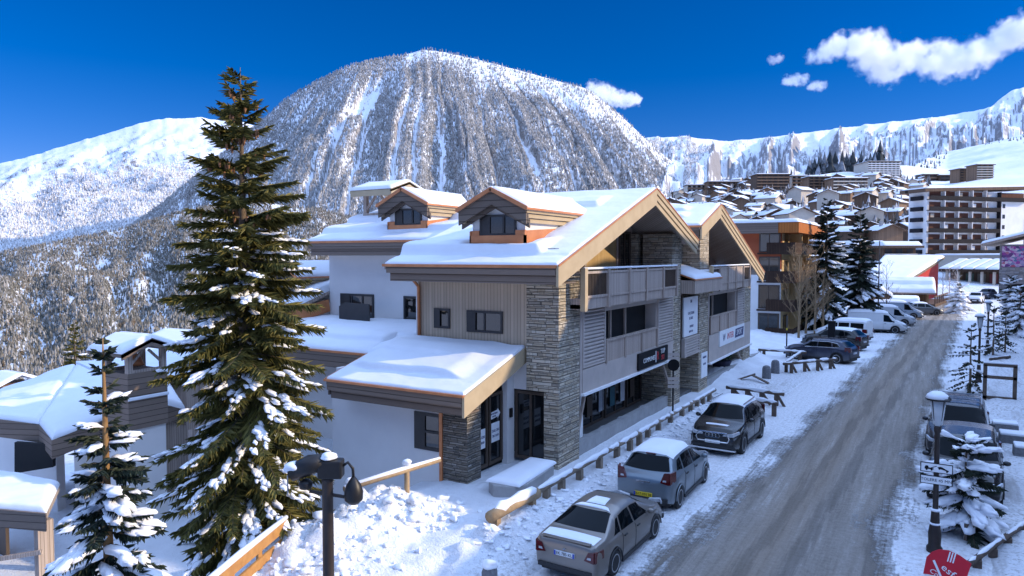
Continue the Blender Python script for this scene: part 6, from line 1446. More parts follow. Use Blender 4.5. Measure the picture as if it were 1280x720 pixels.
def van(label, L, W, H, pm, snow_=True, glazed=False, grp=None, name='parked_van'):
    wbv = L*0.60; rv_ = L*0.20; gs = [((L-1.92, 0.10), (L-0.98, 0.02), (L-1.50, 0.80), (L-1.92, 0.82))]
    if glazed: gs = [((0.25, 0.30), (1.25, 0.30), (1.25, 0.86), (0.25, 0.86)), ((1.36, 0.30), (L-2.0, 0.22), (L-2.0, 0.84), (1.36, 0.86))]+gs
    return make_car(name, label, 'van', L, W, van_top(L, H), [(0, 0.9), (L-1.2, 0.98), (L-0.7, 0.95), (L, 0.48)], [(0, 0.95), (0.1, 0.985), (0.5, 1.0), (L-1.2, 1.0), (L-0.5, 0.95), (L-0.15, 0.86), (L, 0.70)],
        0.12, wbv, rv_, 0.33, pm, gs, (L-1.48, L-0.82, 0.95, 0.96), None, tail='high', platetxt='', snow=[(0.06, L-1.7, 1.03, 1.02, 0.12)] if snow_ else (), group=grp, spokes=6, steel=True, bot=0.24, rc=0.14)
G3 = 'vans parked nose out along the far kerb'
def ex(): pass
doblo = van('small white glazed van with pink tail lamp next to the two dark SUVs', 4.2, 1.75, 1.82, P_WHITE, True, True, G2)
van1 = van('white panel van with a snowy roof, first of the vans by the kerb lamp', 4.9, 1.92, 1.98, P_WHITE, True, False, G3)
van2 = van('second white panel van with dark nose, behind the first one', 4.9, 1.92, 1.98, paint('dull_white_paint', (0.55, 0.57, 0.60), 0.0, 0.4, 0.55), True, False, G3)
van3 = van('grey blue panel van third in the row of vans', 5.0, 1.95, 1.98, paint('grey_blue_paint', (0.22, 0.28, 0.36), 0.1, 0.4, 0.4), True, False, G3)
mini = make_car('parked_car', 'dark hatchback at the end of the row of vans', 'car', 4.0, 1.72, HATCH_TOP, [(0, 0.80), (0.15, 0.93), (0.8, 0.96), (2.9, 0.90), (3.3, 0.84), (4.0, 0.5)], [(0, 0.84), (0.12, 0.93), (0.5, 0.985), (1.5, 1.0), (3.0, 0.99), (3.6, 0.94), (3.88, 0.82), (4.0, 0.62)],
    0.21, 2.51, 0.68, 0.31, P_GREY, [((0.62, 0.30), (1.02, 0.14), (1.10, 0.82), (0.86, 0.78)), ((1.12, 0.12), (1.92, 0.08), (1.92, 0.90), (1.20, 0.88)), ((2.0, 0.08), (2.86, 0.10), (2.40, 0.88), (2.0, 0.90))], (2.38, 3.06, 0.92, 0.96), (0.25, 0.60, 0.92, 0.86), tail='high', snow=[(0.70, 2.30, 1.02, 0.98, 0.07)])
# rows: vehicles stand slantwise to the street.  heading = direction of the nose, 0 = down the street (+Y), 90 = towards the building side
place(suv1, 1032, 452, 73, dx=-0.35, dy=0.45); place(suv2, 1052, 438, 73, dx=-0.6, dy=0.9)
place(doblo, 1062, 428, 75, dx=-0.6, dy=1.2)
place(van1, 1113, 417, -84, dx=-1.2, dy=0.9); place(van2, 1128, 408, -84, dx=-1.4, dy=1.2)
place(van3, 1140, 400, -82, dx=-1.5, dy=1.6); place(mini, 1166, 395, -70, dx=-1.0, dy=1.5)
# far end of the street
c = make_car('white_suv', 'white car with dark windscreen driving up from the sunny end of the street', 'car', 4.3, 1.85, [(y*4.3/4.2, z*1.1) for y, z in SUV_TOP], [(y*4.3/4.2, z*1.05) for y, z in SUV_BELT], [(y*4.3/4.2, z) for y, z in SUV_PLAN], 0.2, 2.6, 0.8, 0.35, P_WHITE, SIDE_SUV, (2.56, 3.16, 0.92, 0.96), None, tail='high', bot=0.25)
place(c, 1220, 379, 172)
c2 = make_car('dark_suv', 'dark car behind the white one at the end of the street', 'car', 4.3, 1.85, [(y*4.3/4.2, z*1.1) for y, z in SUV_TOP], [(y*4.3/4.2, z*1.05) for y, z in SUV_BELT], [(y*4.3/4.2, z) for y, z in SUV_PLAN], 0.2, 2.6, 0.8, 0.35, P_BLUE, SIDE_SUV, (2.56, 3.16, 0.92, 0.96), None, tail='high', bot=0.25)
place(c2, 1227, 374, 160, dy=2.0, dx=0.8)
c3 = dup(mini, (0, 0, 0), 0, 'grey car with a pale snow patch waiting at the archway', group=None); place(c3, 1262, 374, 60)
# two dark off-roaders on the right
def ex_jeep(r, S):
    for sg in (-1, 1):
        MB().beam((sg*0.66, -S.L/2+0.5, 1.80), (sg*0.68, -S.L/2+2.6, 1.79), 0.04, 0.04).build('roof_rail', RIM, r, world=False)
    for y in (0.8, 1.6, 2.4): MB().beam((-0.66, -S.L/2+y, 1.82), (0.66, -S.L/2+y, 1.82), 0.05, 0.03).build('roof_bar', RIM, r, world=False)
JT = [(0, 0.7), (0.03, 1.05), (0.08, 1.20), (0.26, 1.66), (0.45, 1.74), (1.4, 1.78), (2.5, 1.74), (2.72, 1.66), (3.30, 1.16), (3.40, 1.13), (4.25, 1.04), (4.42, 0.92), (4.5, 0.6)]
JB = [(0, 0.65), (0.1, 1.06), (3.1, 1.05), (3.5, 1.02), (4.5, 0.6)]; JP = [(0, 0.92), (0.12, 0.97), (0.5, 1.0), (3.4, 1.0), (4.1, 0.97), (4.4, 0.90), (4.5, 0.75)]
JS = [((0.35, 0.15), (1.15, 0.12), (1.15, 0.86), (0.50, 0.84)), ((1.28, 0.12), (2.1, 0.10), (2.1, 0.88), (1.28, 0.86)), ((2.2, 0.10), (3.05, 0.10), (2.66, 0.86), (2.2, 0.88))]
j1 = make_car('parked_offroader', 'dark blue off-roader with roof rails, upper of the two beside the right hand lamp', 'off-roader', 4.5, 1.86, JT, JB, JP, 0.16, 2.7, 0.9, 0.38, P_DGREEN, JS, (2.74, 3.26, 0.94, 0.97), (0.10, 0.24, 0.9, 0.88), tail='high', bot=0.32, extras=ex_jeep)
j1.location = (0.95, 29.9, 0.02); j1.rotation_euler = (0, 0, PI+rad(-3))
j2 = make_car('parked_offroader', 'black off-roader mostly hidden behind the small snow laden spruce', 'off-roader', 4.4, 1.84, [(y*4.4/4.5, z*0.97) for y, z in JT], [(y*4.4/4.5, z*0.97) for y, z in JB], [(y*4.4/4.5, z) for y, z in JP], 0.16, 2.66, 0.88, 0.37, P_BLACK, JS, (2.70, 3.2, 0.94, 0.97), (0.10, 0.24, 0.9, 0.88), tail='high', bot=0.32)
j2.location = (1.0, 24.9, 0.02); j2.rotation_euler = (0, 0, PI+rad(-3))
# ================================================================== TREES
def needle_mat(name, stops):
    m, nt, bs = nodes_of(name)
    g = nt.nodes.new('ShaderNodeNewGeometry')
    nt.links.new(ramp(nt, g.outputs['Random Per Island'], stops), bs.inputs['Base Color'])
    bs.inputs['Roughness'].default_value = 0.65; bs.inputs['Specular IOR Level'].default_value = 0.25
    return m
NEED = needle_mat('spruce_needles', [(0.0, (0.05, 0.052, 0.013)), (0.5, (0.12, 0.11, 0.026)), (1.0, (0.24, 0.20, 0.055))])
NEEDD = needle_mat('dark_needles', [(0.0, (0.016, 0.024, 0.018)), (0.6, (0.032, 0.045, 0.028)), (1.0, (0.06, 0.07, 0.04))])
BARK = mat('bark', (0.20, 0.145, 0.095), (0.10, 0.07, 0.048), 9, 0.9, bmp=0.4)
TWIG = mat('twig_bark', (0.15, 0.11, 0.075), (0.085, 0.06, 0.042), 9, 0.9)
ORBARK = mat('young_bark', (0.34, 0.19, 0.07), (0.22, 0.12, 0.045), 9, 0.8)
CONE = mat('fir_cone', (0.36, 0.17, 0.075), (0.22, 0.10, 0.045), 20, 0.7, bmp=0.3)
BIRCH = mat('bare_branch', (0.33, 0.22, 0.115), (0.19, 0.125, 0.07), 6, 0.85)
def spruce(name, label, loc, h, rmax, seed, snow=0.5, nwh=34, per=7, needles=NEED, step=0.065, cones=0, bare_top=0.0, group=None, shape=0.85, tw=0.30, lowest=0.05, sn_r=(0.05, 0.12), leader=None, qual=1, snow_top=0.8, wid=0.085, trunk_r=None):
    R = np.random.default_rng(seed); r = thing(name, label, 'tree', loc, 0, group)
    tr = trunk_r or h*0.0125+0.015
    tm = MB(); tm.tube([(0, 0, -0.6), (0.01, 0, h*0.3), (-0.01, 0.01, h*0.7), (0, 0, h*0.93), (0, 0, h)], [tr*1.25, tr, tr*0.55, 0.022, 0.008], 9); tm.build('trunk', leader or BARK, r, world=False, smooth=True)
    bm_ = MB(); Q = []; SN = []; CN = []
    for i in range(nwh):
        f = (i+0.5)/nwh; f = f**0.92; zf = lowest+(0.975-lowest)*f; z0 = h*zf
        nb = per if zf < 0.72 else max(4, int(per*0.55))
        a0 = R.uniform(0, 6.28)
        for b in range(nb):
            az = a0+2*PI*b/nb+R.uniform(-0.35, 0.35)
            base_ = (1-zf)**shape if shape > 0 else 1-math.exp(-(1-zf)*-shape)
            L = (rmax*base_*R.uniform(0.55, 1.14)+0.07)*(1.0 if R.random() > 0.12 else 0.5)
            el0 = -0.30+1.0*zf**2+R.uniform(-0.12, 0.12); droop = 0.42*(1-zf)+0.05; zb = z0+R.uniform(-0.9, 0.9)*h/nwh
            n = max(3, int(L/step)); s = np.linspace(0.0, 1, n+1)[1:]
            bend = R.uniform(-0.25, 0.25)
            aa = az+bend*s
            pr = L*s; pz = zb+L*(el0*s-droop*s**2+0.30*droop*s**3*1.6)
            px_ = pr*np.cos(aa); py_ = pr*np.sin(aa); P = np.stack([px_, py_, pz], -1)
            pts = [(0, 0, zb)]+[tuple(P[min(n-1, int(k*(n-1)/3))]) for k in (1, 2, 3)]
            bm_.tube(pts, [0.012+L*0.008, 0.010+L*0.005, 0.008, 0.004], 4, cap=False)
            if zf > 1-bare_top and R.random() < 0.6: nn = 2
            else: nn = 4
            D = np.gradient(P, axis=0) if n > 2 else np.tile(P[-1:]-np.array([[0, 0, zb]]), (n, 1)); D /= np.linalg.norm(D, axis=1, keepdims=True)+1e-9
            lat = np.stack([-np.sin(aa), np.cos(aa), 0*aa], -1)
            env = np.clip((s-0.10)/0.22, 0, 1)*(1.12-0.72*s)
            for k in range(nn):
                sg = 1 if k % 2 else -1
                m_ = R.uniform(0, 1, n) < env*1.3+0.1
                ln = tw*(0.55+0.45*min(1, L))*env*R.uniform(0.55, 1.25, n)+0.06
                dr = D*R.uniform(0.35, 0.8, (n, 1))+lat*sg*R.uniform(0.35, 0.95, (n, 1))
                dr[:, 2] += -R.uniform(0.25, 1.35, n)*(0.30+0.85*(1-zf)) if k < 3 else R.uniform(-0.2, 0.3, n)
                dr /= np.linalg.norm(dr, axis=1, keepdims=True)
                Q.append(np.concatenate([P[m_], dr[m_]*ln[m_][:, None], R.normal(0, 1, (n, 3))[m_]], 1))
            tipd = D[-1:]*0.16; Q.append(np.concatenate([P[-1:], tipd, R.normal(0, 1, (1, 3))], 1))
            if snow > 0 and zf < snow_top and L > 0.25:
                if R.random() < snow:
                    s0 = R.uniform(0.15, 0.6); ns = max(2, int(L*(1-s0)/(0.075 if sn_r[1] < 0.1 else 0.10)))
                    for q in range(ns):
                        t = s0+(1-s0)*(q+R.uniform(0, 1))/ns*0.97; jx = min(n-1, int(t*n)); p_ = P[jx]
                        rr = R.uniform(*sn_r)*(1.15-0.4*abs(t-0.6))*(0.6+0.5*min(1.2, L))
                        off = lat[jx]*R.normal(0, 0.07*L**0.5)
                        SN.append((p_[0]+off[0], p_[1]+off[1], p_[2]+off[2]+rr*0.25, rr, aa[jx], D[jx][2]))
            if cones and 0.70 < zf < 0.95 and R.random() < cones:
                for q in range(R.integers(2, 5)): jx = int(n*R.uniform(0.15, 0.7)); CN.append(P[jx]+np.array([R.normal(0, .05), R.normal(0, .05), -0.09]))
    bm_.build('branches', TWIG, r, world=False)['kind'] = 'stuff'
    Q = np.concatenate(Q); n = len(Q); P, Dv, Rn = Q[:, :3], Q[:, 3:6], Q[:, 6:9]
    ln = np.linalg.norm(Dv, axis=1, keepdims=True); d = Dv/ln
    s1 = np.cross(d, Rn); s1 /= np.linalg.norm(s1, axis=1, keepdims=True)+1e-9; s2 = np.cross(d, s1)
    Vs = []; Fs = []; off = 0
    for sv in ((s1, s2) if qual else (s1,)):
        w1 = np.minimum(wid*0.5, ln*0.35)
        V = np.stack([P-sv*w1*0.45, P+Dv*0.35-sv*w1, P+Dv, P+Dv*0.35+sv*w1, P+sv*w1*0.45], 1)
        Vs.append(V.reshape(-1, 3)); b = off+np.arange(n)[:, None]*5
        Fs.append(np.concatenate([b+np.array([[0, 1, 3]]), b+np.array([[1, 2, 3]]), b+np.array([[0, 3, 4]])], 0)); off += n*5
    # islands must stay per-twig: three triangles share vertices
    np_mesh('crown', np.concatenate(Vs), np.concatenate(Fs), needles, r, smooth=False)
    if SN:
        m = MB()
        for k, (x, y, z, rr, az, dz) in enumerate(SN):
            b0 = len(m.v); m.blob((0, 0, 0), rr, seed*131+k, 1 if qual > 1 else 0, 0.42, (1.75*R.uniform(0.8, 1.3), 0.95, 0.55)); ca_, sa_ = math.cos(az), math.sin(az)
            for q in range(b0, len(m.v)): vx, vy, vz = m.v[q]; m.v[q] = (x+vx*ca_-vy*sa_, y+vx*sa_+vy*ca_, z+vz+vx*dz*0.9)
        m.build('snow_load', SNOWT, r, world=False, smooth=True)['kind'] = 'stuff'
    if CN:
        m = MB()
        for k, p_ in enumerate(CN): m.lathe([(0.012, 0.10), (0.034, 0.06), (0.036, 0.0), (0.022, -0.07), (0.004, -0.10)], p_, 7)
        m.build('cones', CONE, r, world=False, smooth=True)['kind'] = 'stuff'
    return r
spruce('spruce_tree', 'tall sunlit spruce with brown cones at its top and snow on its lower boughs', (-14.32, 11.40, -1.7), 13.2, 2.08, 1, snow=0.46, nwh=56, per=9, step=0.036, wid=0.052, cones=0.45, bare_top=0.22, shape=-3.3, qual=2, snow_top=0.70, sn_r=(0.03, 0.068), tw=0.42)
spruce('spruce_tree', 'small spruce with a bare orange leader and thick snow pads at the lower left', (-12.2, 6.8, -0.6), 6.2, 1.5, 2, snow=0.55, nwh=21, per=8, needles=NEEDD, step=0.038, bare_top=0.35, shape=1.12, tw=0.27, wid=0.06, leader=ORBARK, qual=2, snow_top=0.84, sn_r=(0.05, 0.12), lowest=0.12)
spruce('spruce_tree', 'unseen dark spruce added for shade behind the tall sunlit one', (-19.3, 15.2, -4.0), 12.2, 2.3, 3, snow=0.5, nwh=30, per=7, needles=NEEDD, step=0.09)  # unseen tree, added to cast shade on the belfry chalet roof
spruce('spruce_tree', 'dark spruce added for shade between the hidden chalet and the tall sunlit tree', (-22.8, 18.4, -4.5), 12.0, 2.2, 4, snow=0.4, nwh=28, per=7, needles=NEEDD, step=0.09)  # second added tree, also there to shade the chalet
G4 = 'dark spruces beside the bare trees'
spruce('spruce_tree', 'dark spruce right beside the bare trees, larger of the pair by the parked cars', (-8.6, 72.6, -0.2), 12.6, 2.9, 5, snow=0.22, nwh=34, per=9, needles=NEEDD, step=0.10, tw=0.46, wid=0.13, sn_r=(0.08, 0.18), shape=0.7, group=G4)
spruce('spruce_tree', 'dark spruce nearer the street, slimmer of the pair by the parked cars', (-5.9, 74.2, -0.2), 11.6, 2.7, 6, snow=0.22, nwh=32, per=9, needles=NEEDD, step=0.10, tw=0.46, wid=0.13, sn_r=(0.08, 0.18), shape=0.75, group=G4)
c = atd(94, 452, 58); spruce('spruce_tree', 'lone olive spruce standing behind the snowy roof of the belfry chalet', (c[0], c[1], c[2]-5), 8.2, 1.9, 7, snow=0.1, nwh=24, per=7, step=0.12, tw=0.34, wid=0.11, shape=0.8)
spruce('spruce_tree', 'low bushy spruce buried under big snow pads beside the right hand lamp', (0.85, 20.9, 0.1), 2.2, 1.0, 8, snow=0.85, nwh=9, per=8, needles=NEEDD, step=0.035, shape=0.38, tw=0.30, qual=2, snow_top=0.97, sn_r=(0.09, 0.17), lowest=0.10, wid=0.07)
G5 = 'young thin spruces along the right verge'
for k, (u, v, hh, rm) in enumerate(((1212, 492, 3.3, 1.15), (1241, 446, 3.6, 1.0), (1256, 442, 3.2, 0.9))):
    p_ = onz(u, v); spruce('young_spruce', ['bare young spruce on the verge in front of the two street lamps', 'thin young spruce right of the farther street lamp', 'young snowy spruce right of the thin one on the verge'][k], (p_[0], p_[1], 0.0), hh, rm, 20+k, snow=0.35, nwh=9, per=5, needles=NEEDD, step=0.14, tw=0.16, shape=0.55, group=G5, sn_r=(0.05, 0.10), snow_top=0.9)
p_ = onz(1262, 408); spruce('spruce_tree', 'frosted spruce on the verge near the archway', (p_[0], p_[1], 0.0), 5.0, 1.7, 24, snow=0.8, nwh=14, per=7, needles=NEEDD, step=0.12, tw=0.3, wid=0.12, shape=0.7, sn_r=(0.12, 0.22), snow_top=0.95)
p_ = onz(1274, 425); spruce('spruce_tree', 'snow dusted spruce at the right edge beyond the young ones', (p_[0], p_[1], 0.0), 4.6, 1.5, 25, snow=0.8, nwh=12, per=7, needles=NEEDD, step=0.12, tw=0.3, wid=0.12, shape=0.7, sn_r=(0.1, 0.2), snow_top=0.95)
p_ = onz(1204, 392); spruce('spruce_tree', 'sunlit frosted sapling on the snow island before the white car', (p_[0]-0.5, p_[1], 0.2), 3.6, 1.5, 26, snow=0.95, nwh=12, per=7, needles=NEED, step=0.14, tw=0.3, wid=0.12, sn_r=(0.16, 0.30), snow_top=0.98)
G6 = 'small dark firs on the snow below the residence'
for k, (u, v) in enumerate(((1098, 298), (1106, 297), (1118, 299), (1088, 296), (1129, 298))):
    h_ = hill_pt(u, v)
    if h_: spruce('hill_fir', 'small dark fir on the snowfield left of the hotel', (h_[0], h_[1], h_[2]-0.4), [7.5, 6.5, 8.5, 6, 6.5][k], 2.0, 30+k, snow=0.2, nwh=12, per=6, needles=NEEDD, step=0.3, tw=0.6, wid=0.3, group=G6, qual=0)
# --- bare broadleaf trees in front of the orange house
def bare_tree(name, label, loc, h, seed, m=BIRCH, spread=0.42, depth=5, r0=0.10, group=None, n0=9):
    R = random.Random(seed); r = thing(name, label, 'tree', loc, 0, group)
    tk = MB(); tk.tube([(0, 0, -0.5), (0.05, 0, h*0.35), (-0.04, 0.05, h*0.7), (0, 0, h*0.96)], [r0, r0*0.75, r0*0.4, 0.012], 7); tk.build('trunk', m, r, world=False, smooth=True)
    br = MB()
    def grow(p, d, L, rad_, lev):
        q = p+d*L*0.5+Vector((R.uniform(-.06, .06), R.uniform(-.06, .06), 0.03))*L; e = p+d*L
        br.tube([p, q, e], [rad_, rad_*0.7, rad_*0.4], 4 if lev < 3 else 3, cap=False)
        if lev >= depth or L < 0.16: return
        for k in range(3 if lev < 3 else 2):
            t = R.uniform(0.4, 1.0); nd = (d+Vector((R.uniform(-1, 1), R.uniform(-1, 1), R.uniform(-0.2, 0.9)))*0.62).normalized()
            grow(p+d*L*t, nd, L*R.uniform(0.45, 0.7), max(0.008, rad_*0.52), lev+1)
    for k in range(n0*2):
        z = h*(0.18+0.76*k/(n0*2)); a = R.uniform(0, 6.28); d = Vector((math.cos(a)*spread, math.sin(a)*spread, 0.75)).normalized()
        grow(Vector((0, 0, z)), d, h*0.24*(1.1-0.7*z/h)*R.uniform(0.7, 1.2), r0*0.32*(1.1-0.8*z/h)+0.006, 1)
    br.build('branches', m, r, world=False)['kind'] = 'stuff'; return r
G7 = 'bare trees in front of the orange house'
for k, (u, v, hh) in enumerate(((998, 424, 7.6), (1018, 421, 7.9), (1007, 418, 6.6), (1028, 419, 5.6))):
    p_ = onz(u, v); bare_tree('bare_tree', ['bare golden tree left in the group before the orange house', 'tallest bare golden tree between the orange house and the dark spruces', 'slim bare tree between the two taller bare trees', 'low bare tree against the dark spruces'][k], (p_[0], p_[1], 0), hh, 50+k, group=G7, r0=0.11, depth=5, n0=11, spread=0.5)
p_ = onz(1107, 405); bare_tree('bare_tree', 'thin bare tree next to the tall mast and the log kiosk', (p_[0], p_[1], 0), 6.2, 60, TWIG, depth=4, r0=0.06, n0=6)
FTW = mat('frosted_twig', (0.62, 0.58, 0.55), (0.42, 0.37, 0.33), 5, 0.9)
for k, (u, v, hh) in enumerate(((1186, 377, 5.2), (1196, 380, 5.6), (1178, 372, 4.5))):
    p_ = onz(u, v); bare_tree('frosted_tree', ['frosted bare tree in front of the red restaurant', 'taller frosted bare tree before the arcade', 'low frosted bare tree by the restaurant terrace'][k], (p_[0], p_[1], 0.2), hh, 70+k, FTW, depth=4, r0=0.07, n0=6, group='frosted trees before the arcade', spread=0.6)

# ================================================================== STREET FURNITURE
def street_lamp(label, x, y, signs=False, group=None):
    r = thing('street_lamp', label, 'street lamp', (x, y, 0), 0, group)
    m = MB(); m.lathe([(0.17, -0.1), (0.17, 0.12), (0.13, 0.18), (0.14, 0.45), (0.115, 0.62), (0.10, 0.70), (0.085, 0.98), (0.10, 1.0), (0.06, 1.06), (0.055, 2.85), (0.075, 2.88), (0.075, 2.98), (0.05, 3.02)], (0, 0, 0), 14); m.build('post', BROWNM, r, world=False, smooth=True)
    for z in (0.66, 0.99): MB().lathe([(0.10, 0), (0.125, 0.02), (0.11, 0.05), (0.07, 0.06)], (0, 0, z), 14).build('snow_collar', SNOW, r, world=False, smooth=True)
    m = MB(); m.lathe([(0.075, 3.02), (0.10, 3.06), (0.165, 3.62), (0.14, 3.64)], (0, 0, 0), 12); m.build('lantern', LGLASS, r, world=False, smooth=True)
    m = MB()
    for k in range(4): a = PI/4+k*PI/2; m.beam((0.08*math.cos(a), 0.08*math.sin(a), 3.03), (0.17*math.cos(a), 0.17*math.sin(a), 3.64), 0.018, 0.018)
    m.lathe([(0.26, 3.63), (0.27, 3.66), (0.20, 3.74), (0.10, 3.80), (0.03, 3.83), (0.0, 3.86)], (0, 0, 0), 12); m.build('lamp_cap', BLACK, r, world=False)
    m = MB(); m.lathe([(0.25, 3.675), (0.21, 3.765), (0.11, 3.83), (0.0, 3.85)], (-0.02, -0.02, 0.0), 12); m.build('snow_cap', SNOW, r, world=False, smooth=True)
    if signs:
        cx = Vector((_r[0], _r[1], 0)); f = Vector((-x, -y, 0)).normalized(); sx = Vector((-f.y, f.x, 0))
        for z, hh, bod in ((2.03, 0.23, None), (1.74, 0.21, 'TOLERE 45 MN')):
            c_ = f*0.075+Vector((0, 0, z)); R_ = Matrix((sx, f, Vector((0, 0, 1)))).transposed()
            b = MB(); b.obox(c_, (0.66, 0.02, hh), R_); pl = b.build('sign_plate', BLACKP, r, world=False, bevel=0.006)
            b = MB(); b.obox(c_+f*0.011, (0.62, 0.006, hh-0.04), R_); b.build('plate_face', WHITEP, pl, world=False)
            if bod: text('lettering', bod, 0.095, c_+f*0.016, sx, (0, 0, 1), BLACKP, pl, world=False, extr=0.001)
            else:                                  # tow-away pictogram: truck, hook and car
                b = MB()
                def pg(pts, o=0): b.prism([c_+f*0.0145+sx*a+Vector((0, 0, q)) for a, q in pts], f*0.002)
                pg([(-0.24, -0.04), (-0.06, -0.04), (-0.06, -0.01), (-0.16, 0.0), (-0.17, 0.04), (-0.22, 0.04), (-0.24, 0.0)]); pg([(-0.12, 0.0), (0.0, 0.055), (0.01, 0.045), (-0.10, -0.01)])
                pg([(0.02, 0.03), (0.08, 0.045), (0.12, 0.035), (0.20, -0.01), (0.25, -0.03), (0.24, -0.05), (0.04, 0.0)])
                for a, q in ((-0.20, -0.05), (-0.10, -0.05), (0.06, -0.005), (0.21, -0.055)): pg([(a+0.022*math.cos(t), q+0.022*math.sin(t)) for t in np.linspace(0, 2*PI, 9)[:-1]])
                b.build('tow_pictogram', BLACKP, pl, world=False)
    return r
LGLASS = glassmat('lantern_glass', (0.55, 0.57, 0.58), 0.15, 0.5)
street_lamp('brown lamp post with two white parking plates and snow on its lantern at right', 0.2, 19.24, True)
for k, (u, v) in enumerate(((1223, 478), (1234, 442))):
    p_ = onz(u, v); street_lamp(['street lamp on the right verge behind the bare young spruce', 'farther of the two plain street lamps on the right verge'][k], p_[0], p_[1])
# tall mast between the vans
p_ = onz(1097, 414); r = thing('lamp_mast', 'tall thin dark mast standing between the parked white vans', 'mast', (p_[0], p_[1], 0))
MB().lathe([(0.16, -0.1), (0.15, 0.4), (0.11, 0.5), (0.09, 1.2), (0.06, 1.25), (0.045, 8.4)], (0, 0, 0), 10).build('pole', BROWNM, r, world=False, smooth=True); MB().lathe([(0.16, 0.0), (0.12, 0.05), (0.07, 0.07)], (0, 0, 1.25), 10).build('collar', BROWNM, r, world=False)
# left lamp with a bent arm and a bell lantern
r = thing('street_lamp', 'dark lamp post with drooping arms and snow on its hood at the lower left', 'street lamp', (-8.5, 8.35, 0))
X0 = Vector((_r[0], _r[1], 0)); Fw = Vector((_fh[0], _fh[1], 0))
MB().lathe([(0.14, -0.3), (0.14, 0.3), (0.095, 0.4), (0.09, 3.28), (0.10, 3.30), (0.10, 3.36)], (0, 0, 0), 16).build('post', BROWNM, r, world=False, smooth=True)
m = MB(); R_ = Matrix((X0, Fw, Vector((0, 0, 1)))).transposed(); m.obox(X0*0.06+Vector((0, 0, 3.50)), (0.40, 0.26, 0.30), R_); m.build('head_box', BLACK, r, world=False, bevel=0.03)
m = MB(); m.tube([X0*-0.05+Vector((0, 0, 3.62)), X0*-0.28+Vector((0, 0, 3.56)), X0*-0.60+Vector((0, 0, 3.42))], [0.13, 0.17, 0.14], 12); m.build('hood', BLACK, r, world=False, smooth=True)
m = MB(); m.lathe([(0.0, -0.10), (0.10, -0.07), (0.12, 0.02), (0.05, 0.08)], X0*-0.36+Vector((0, 0, 3.24)), 12); m.build('socket', BLACK, r, world=False, smooth=True)
m = MB(); m.blob(X0*-0.55+Vector((0, 0, 3.52)), 0.15, 5, 2, 0.15, (1.1, 1.1, 0.62)); m.blob(X0*0.02+Vector((0, 0, 3.70)), 0.12, 6, 2, 0.15, (1.2, 1.2, 0.5)); m.build('snow_cap', SNOW, r, world=False, smooth=True)
m = MB(); m.tube([X0*0.22+Vector((0, 0, 3.52)), X0*0.34+Vector((0, 0, 3.60)), X0*0.42+Vector((0, 0, 3.50)), X0*0.43+Vector((0, 0, 3.32))], 0.025, 8); m.build('arm', BLACK, r, world=False, smooth=True)
m = MB(); m.lathe([(0.03, 0.20), (0.06, 0.16), (0.12, 0.07), (0.155, -0.05), (0.15, -0.18), (0.08, -0.25), (0.0, -0.27)], X0*0.43+Vector((0, 0, 3.16)), 16); m.build('bell_lantern', BLACK, r, world=False, smooth=True)
m = MB(); m.tube([X0*-0.66+Vector((0, 0, 3.38)), X0*-0.66+Vector((0, 0, 3.05))], 0.012, 6); m.build('icicle_rod', RIM, r, world=False)
m = MB(); m.beam(X0*-0.3+Vector((0, 0, 3.12)), X0*0.55+Vector((0, 0, 2.98)), 0.03, 0.05); m.build('cross_bar', BROWNM, r, world=False)
# timber kerb with snow on top
KERBW = mat('kerb_timber', (0.26, 0.20, 0.145), (0.15, 0.115, 0.085), 5, 0.85, bmp=0.3)
def rail(name, label, a, b, rad_, hgt, nfeet, m=LOGD, snow_=0.09, group=None, foot_r=None, diag=False):
    a, b = Vector(a), Vector(b); r = thing(name, label, 'log rail', (a.x, a.y, 0), 0, group)
    MB().tube([a, (a+b)/2+Vector((0, 0, 0.02)), b], [rad_, rad_*0.95, rad_*1.02], 10).build('log', m, r, smooth=True)
    for k in range(nfeet):
        p_ = a+(b-a)*((k+0.5+(0.28*math.sin(k*7.3+a.x) if nfeet > 6 else 0))/nfeet if nfeet > 2 else (0.12+0.76*k)); gz = ground_z(p_.x, p_.y)
        f = MB(); f.box(p_.x-0.09, p_.x+0.09, p_.y-0.09, p_.y+0.09, gz-0.15, p_.z-rad_*0.6)
        if diag: d = (b-a).normalized(); f.beam((p_.x+d.x*0.42, p_.y+d.y*0.42, gz), (p_.x+d.x*0.06, p_.y+d.y*0.06, p_.z-rad_), 0.10, 0.10)
        f.build('foot', m, r)
    if snow_:
        n = max(4, int((b-a).length/0.22)); s = MB(); R = random.Random(int(a.x*100)); pts = []; rs_ = []
        for k in range(n+1): p_ = a+(b-a)*(k/n); pts.append(p_+Vector((0, 0, rad_*0.75))); rs_.append(0.02 if k in (0, n) else rad_*(R.uniform(0.7, 1.3) if R.random() > 0.12 else 0.25)*min(1.0, snow_/0.085))
        s.tube(pts, rs_, 8, cap=False); s.build('snow', SNOW, r, smooth=True)
    return r
rail('timber_kerb', 'long low timber kerb on short feet between the parked cars and the shops', (-9.28, 17.0, 0.46), (-9.0, 34.6, 0.46), 0.085, 0.4, 15, KERBW)
rail('log_barrier', 'thick sunlit log capped with snow at the near end of the timber kerb', (-9.15, 14.35, 0.62), (-9.02, 16.5, 0.62), 0.15, 0.4, 2, LOG)
G8 = 'log rails at the head of the parking bays'
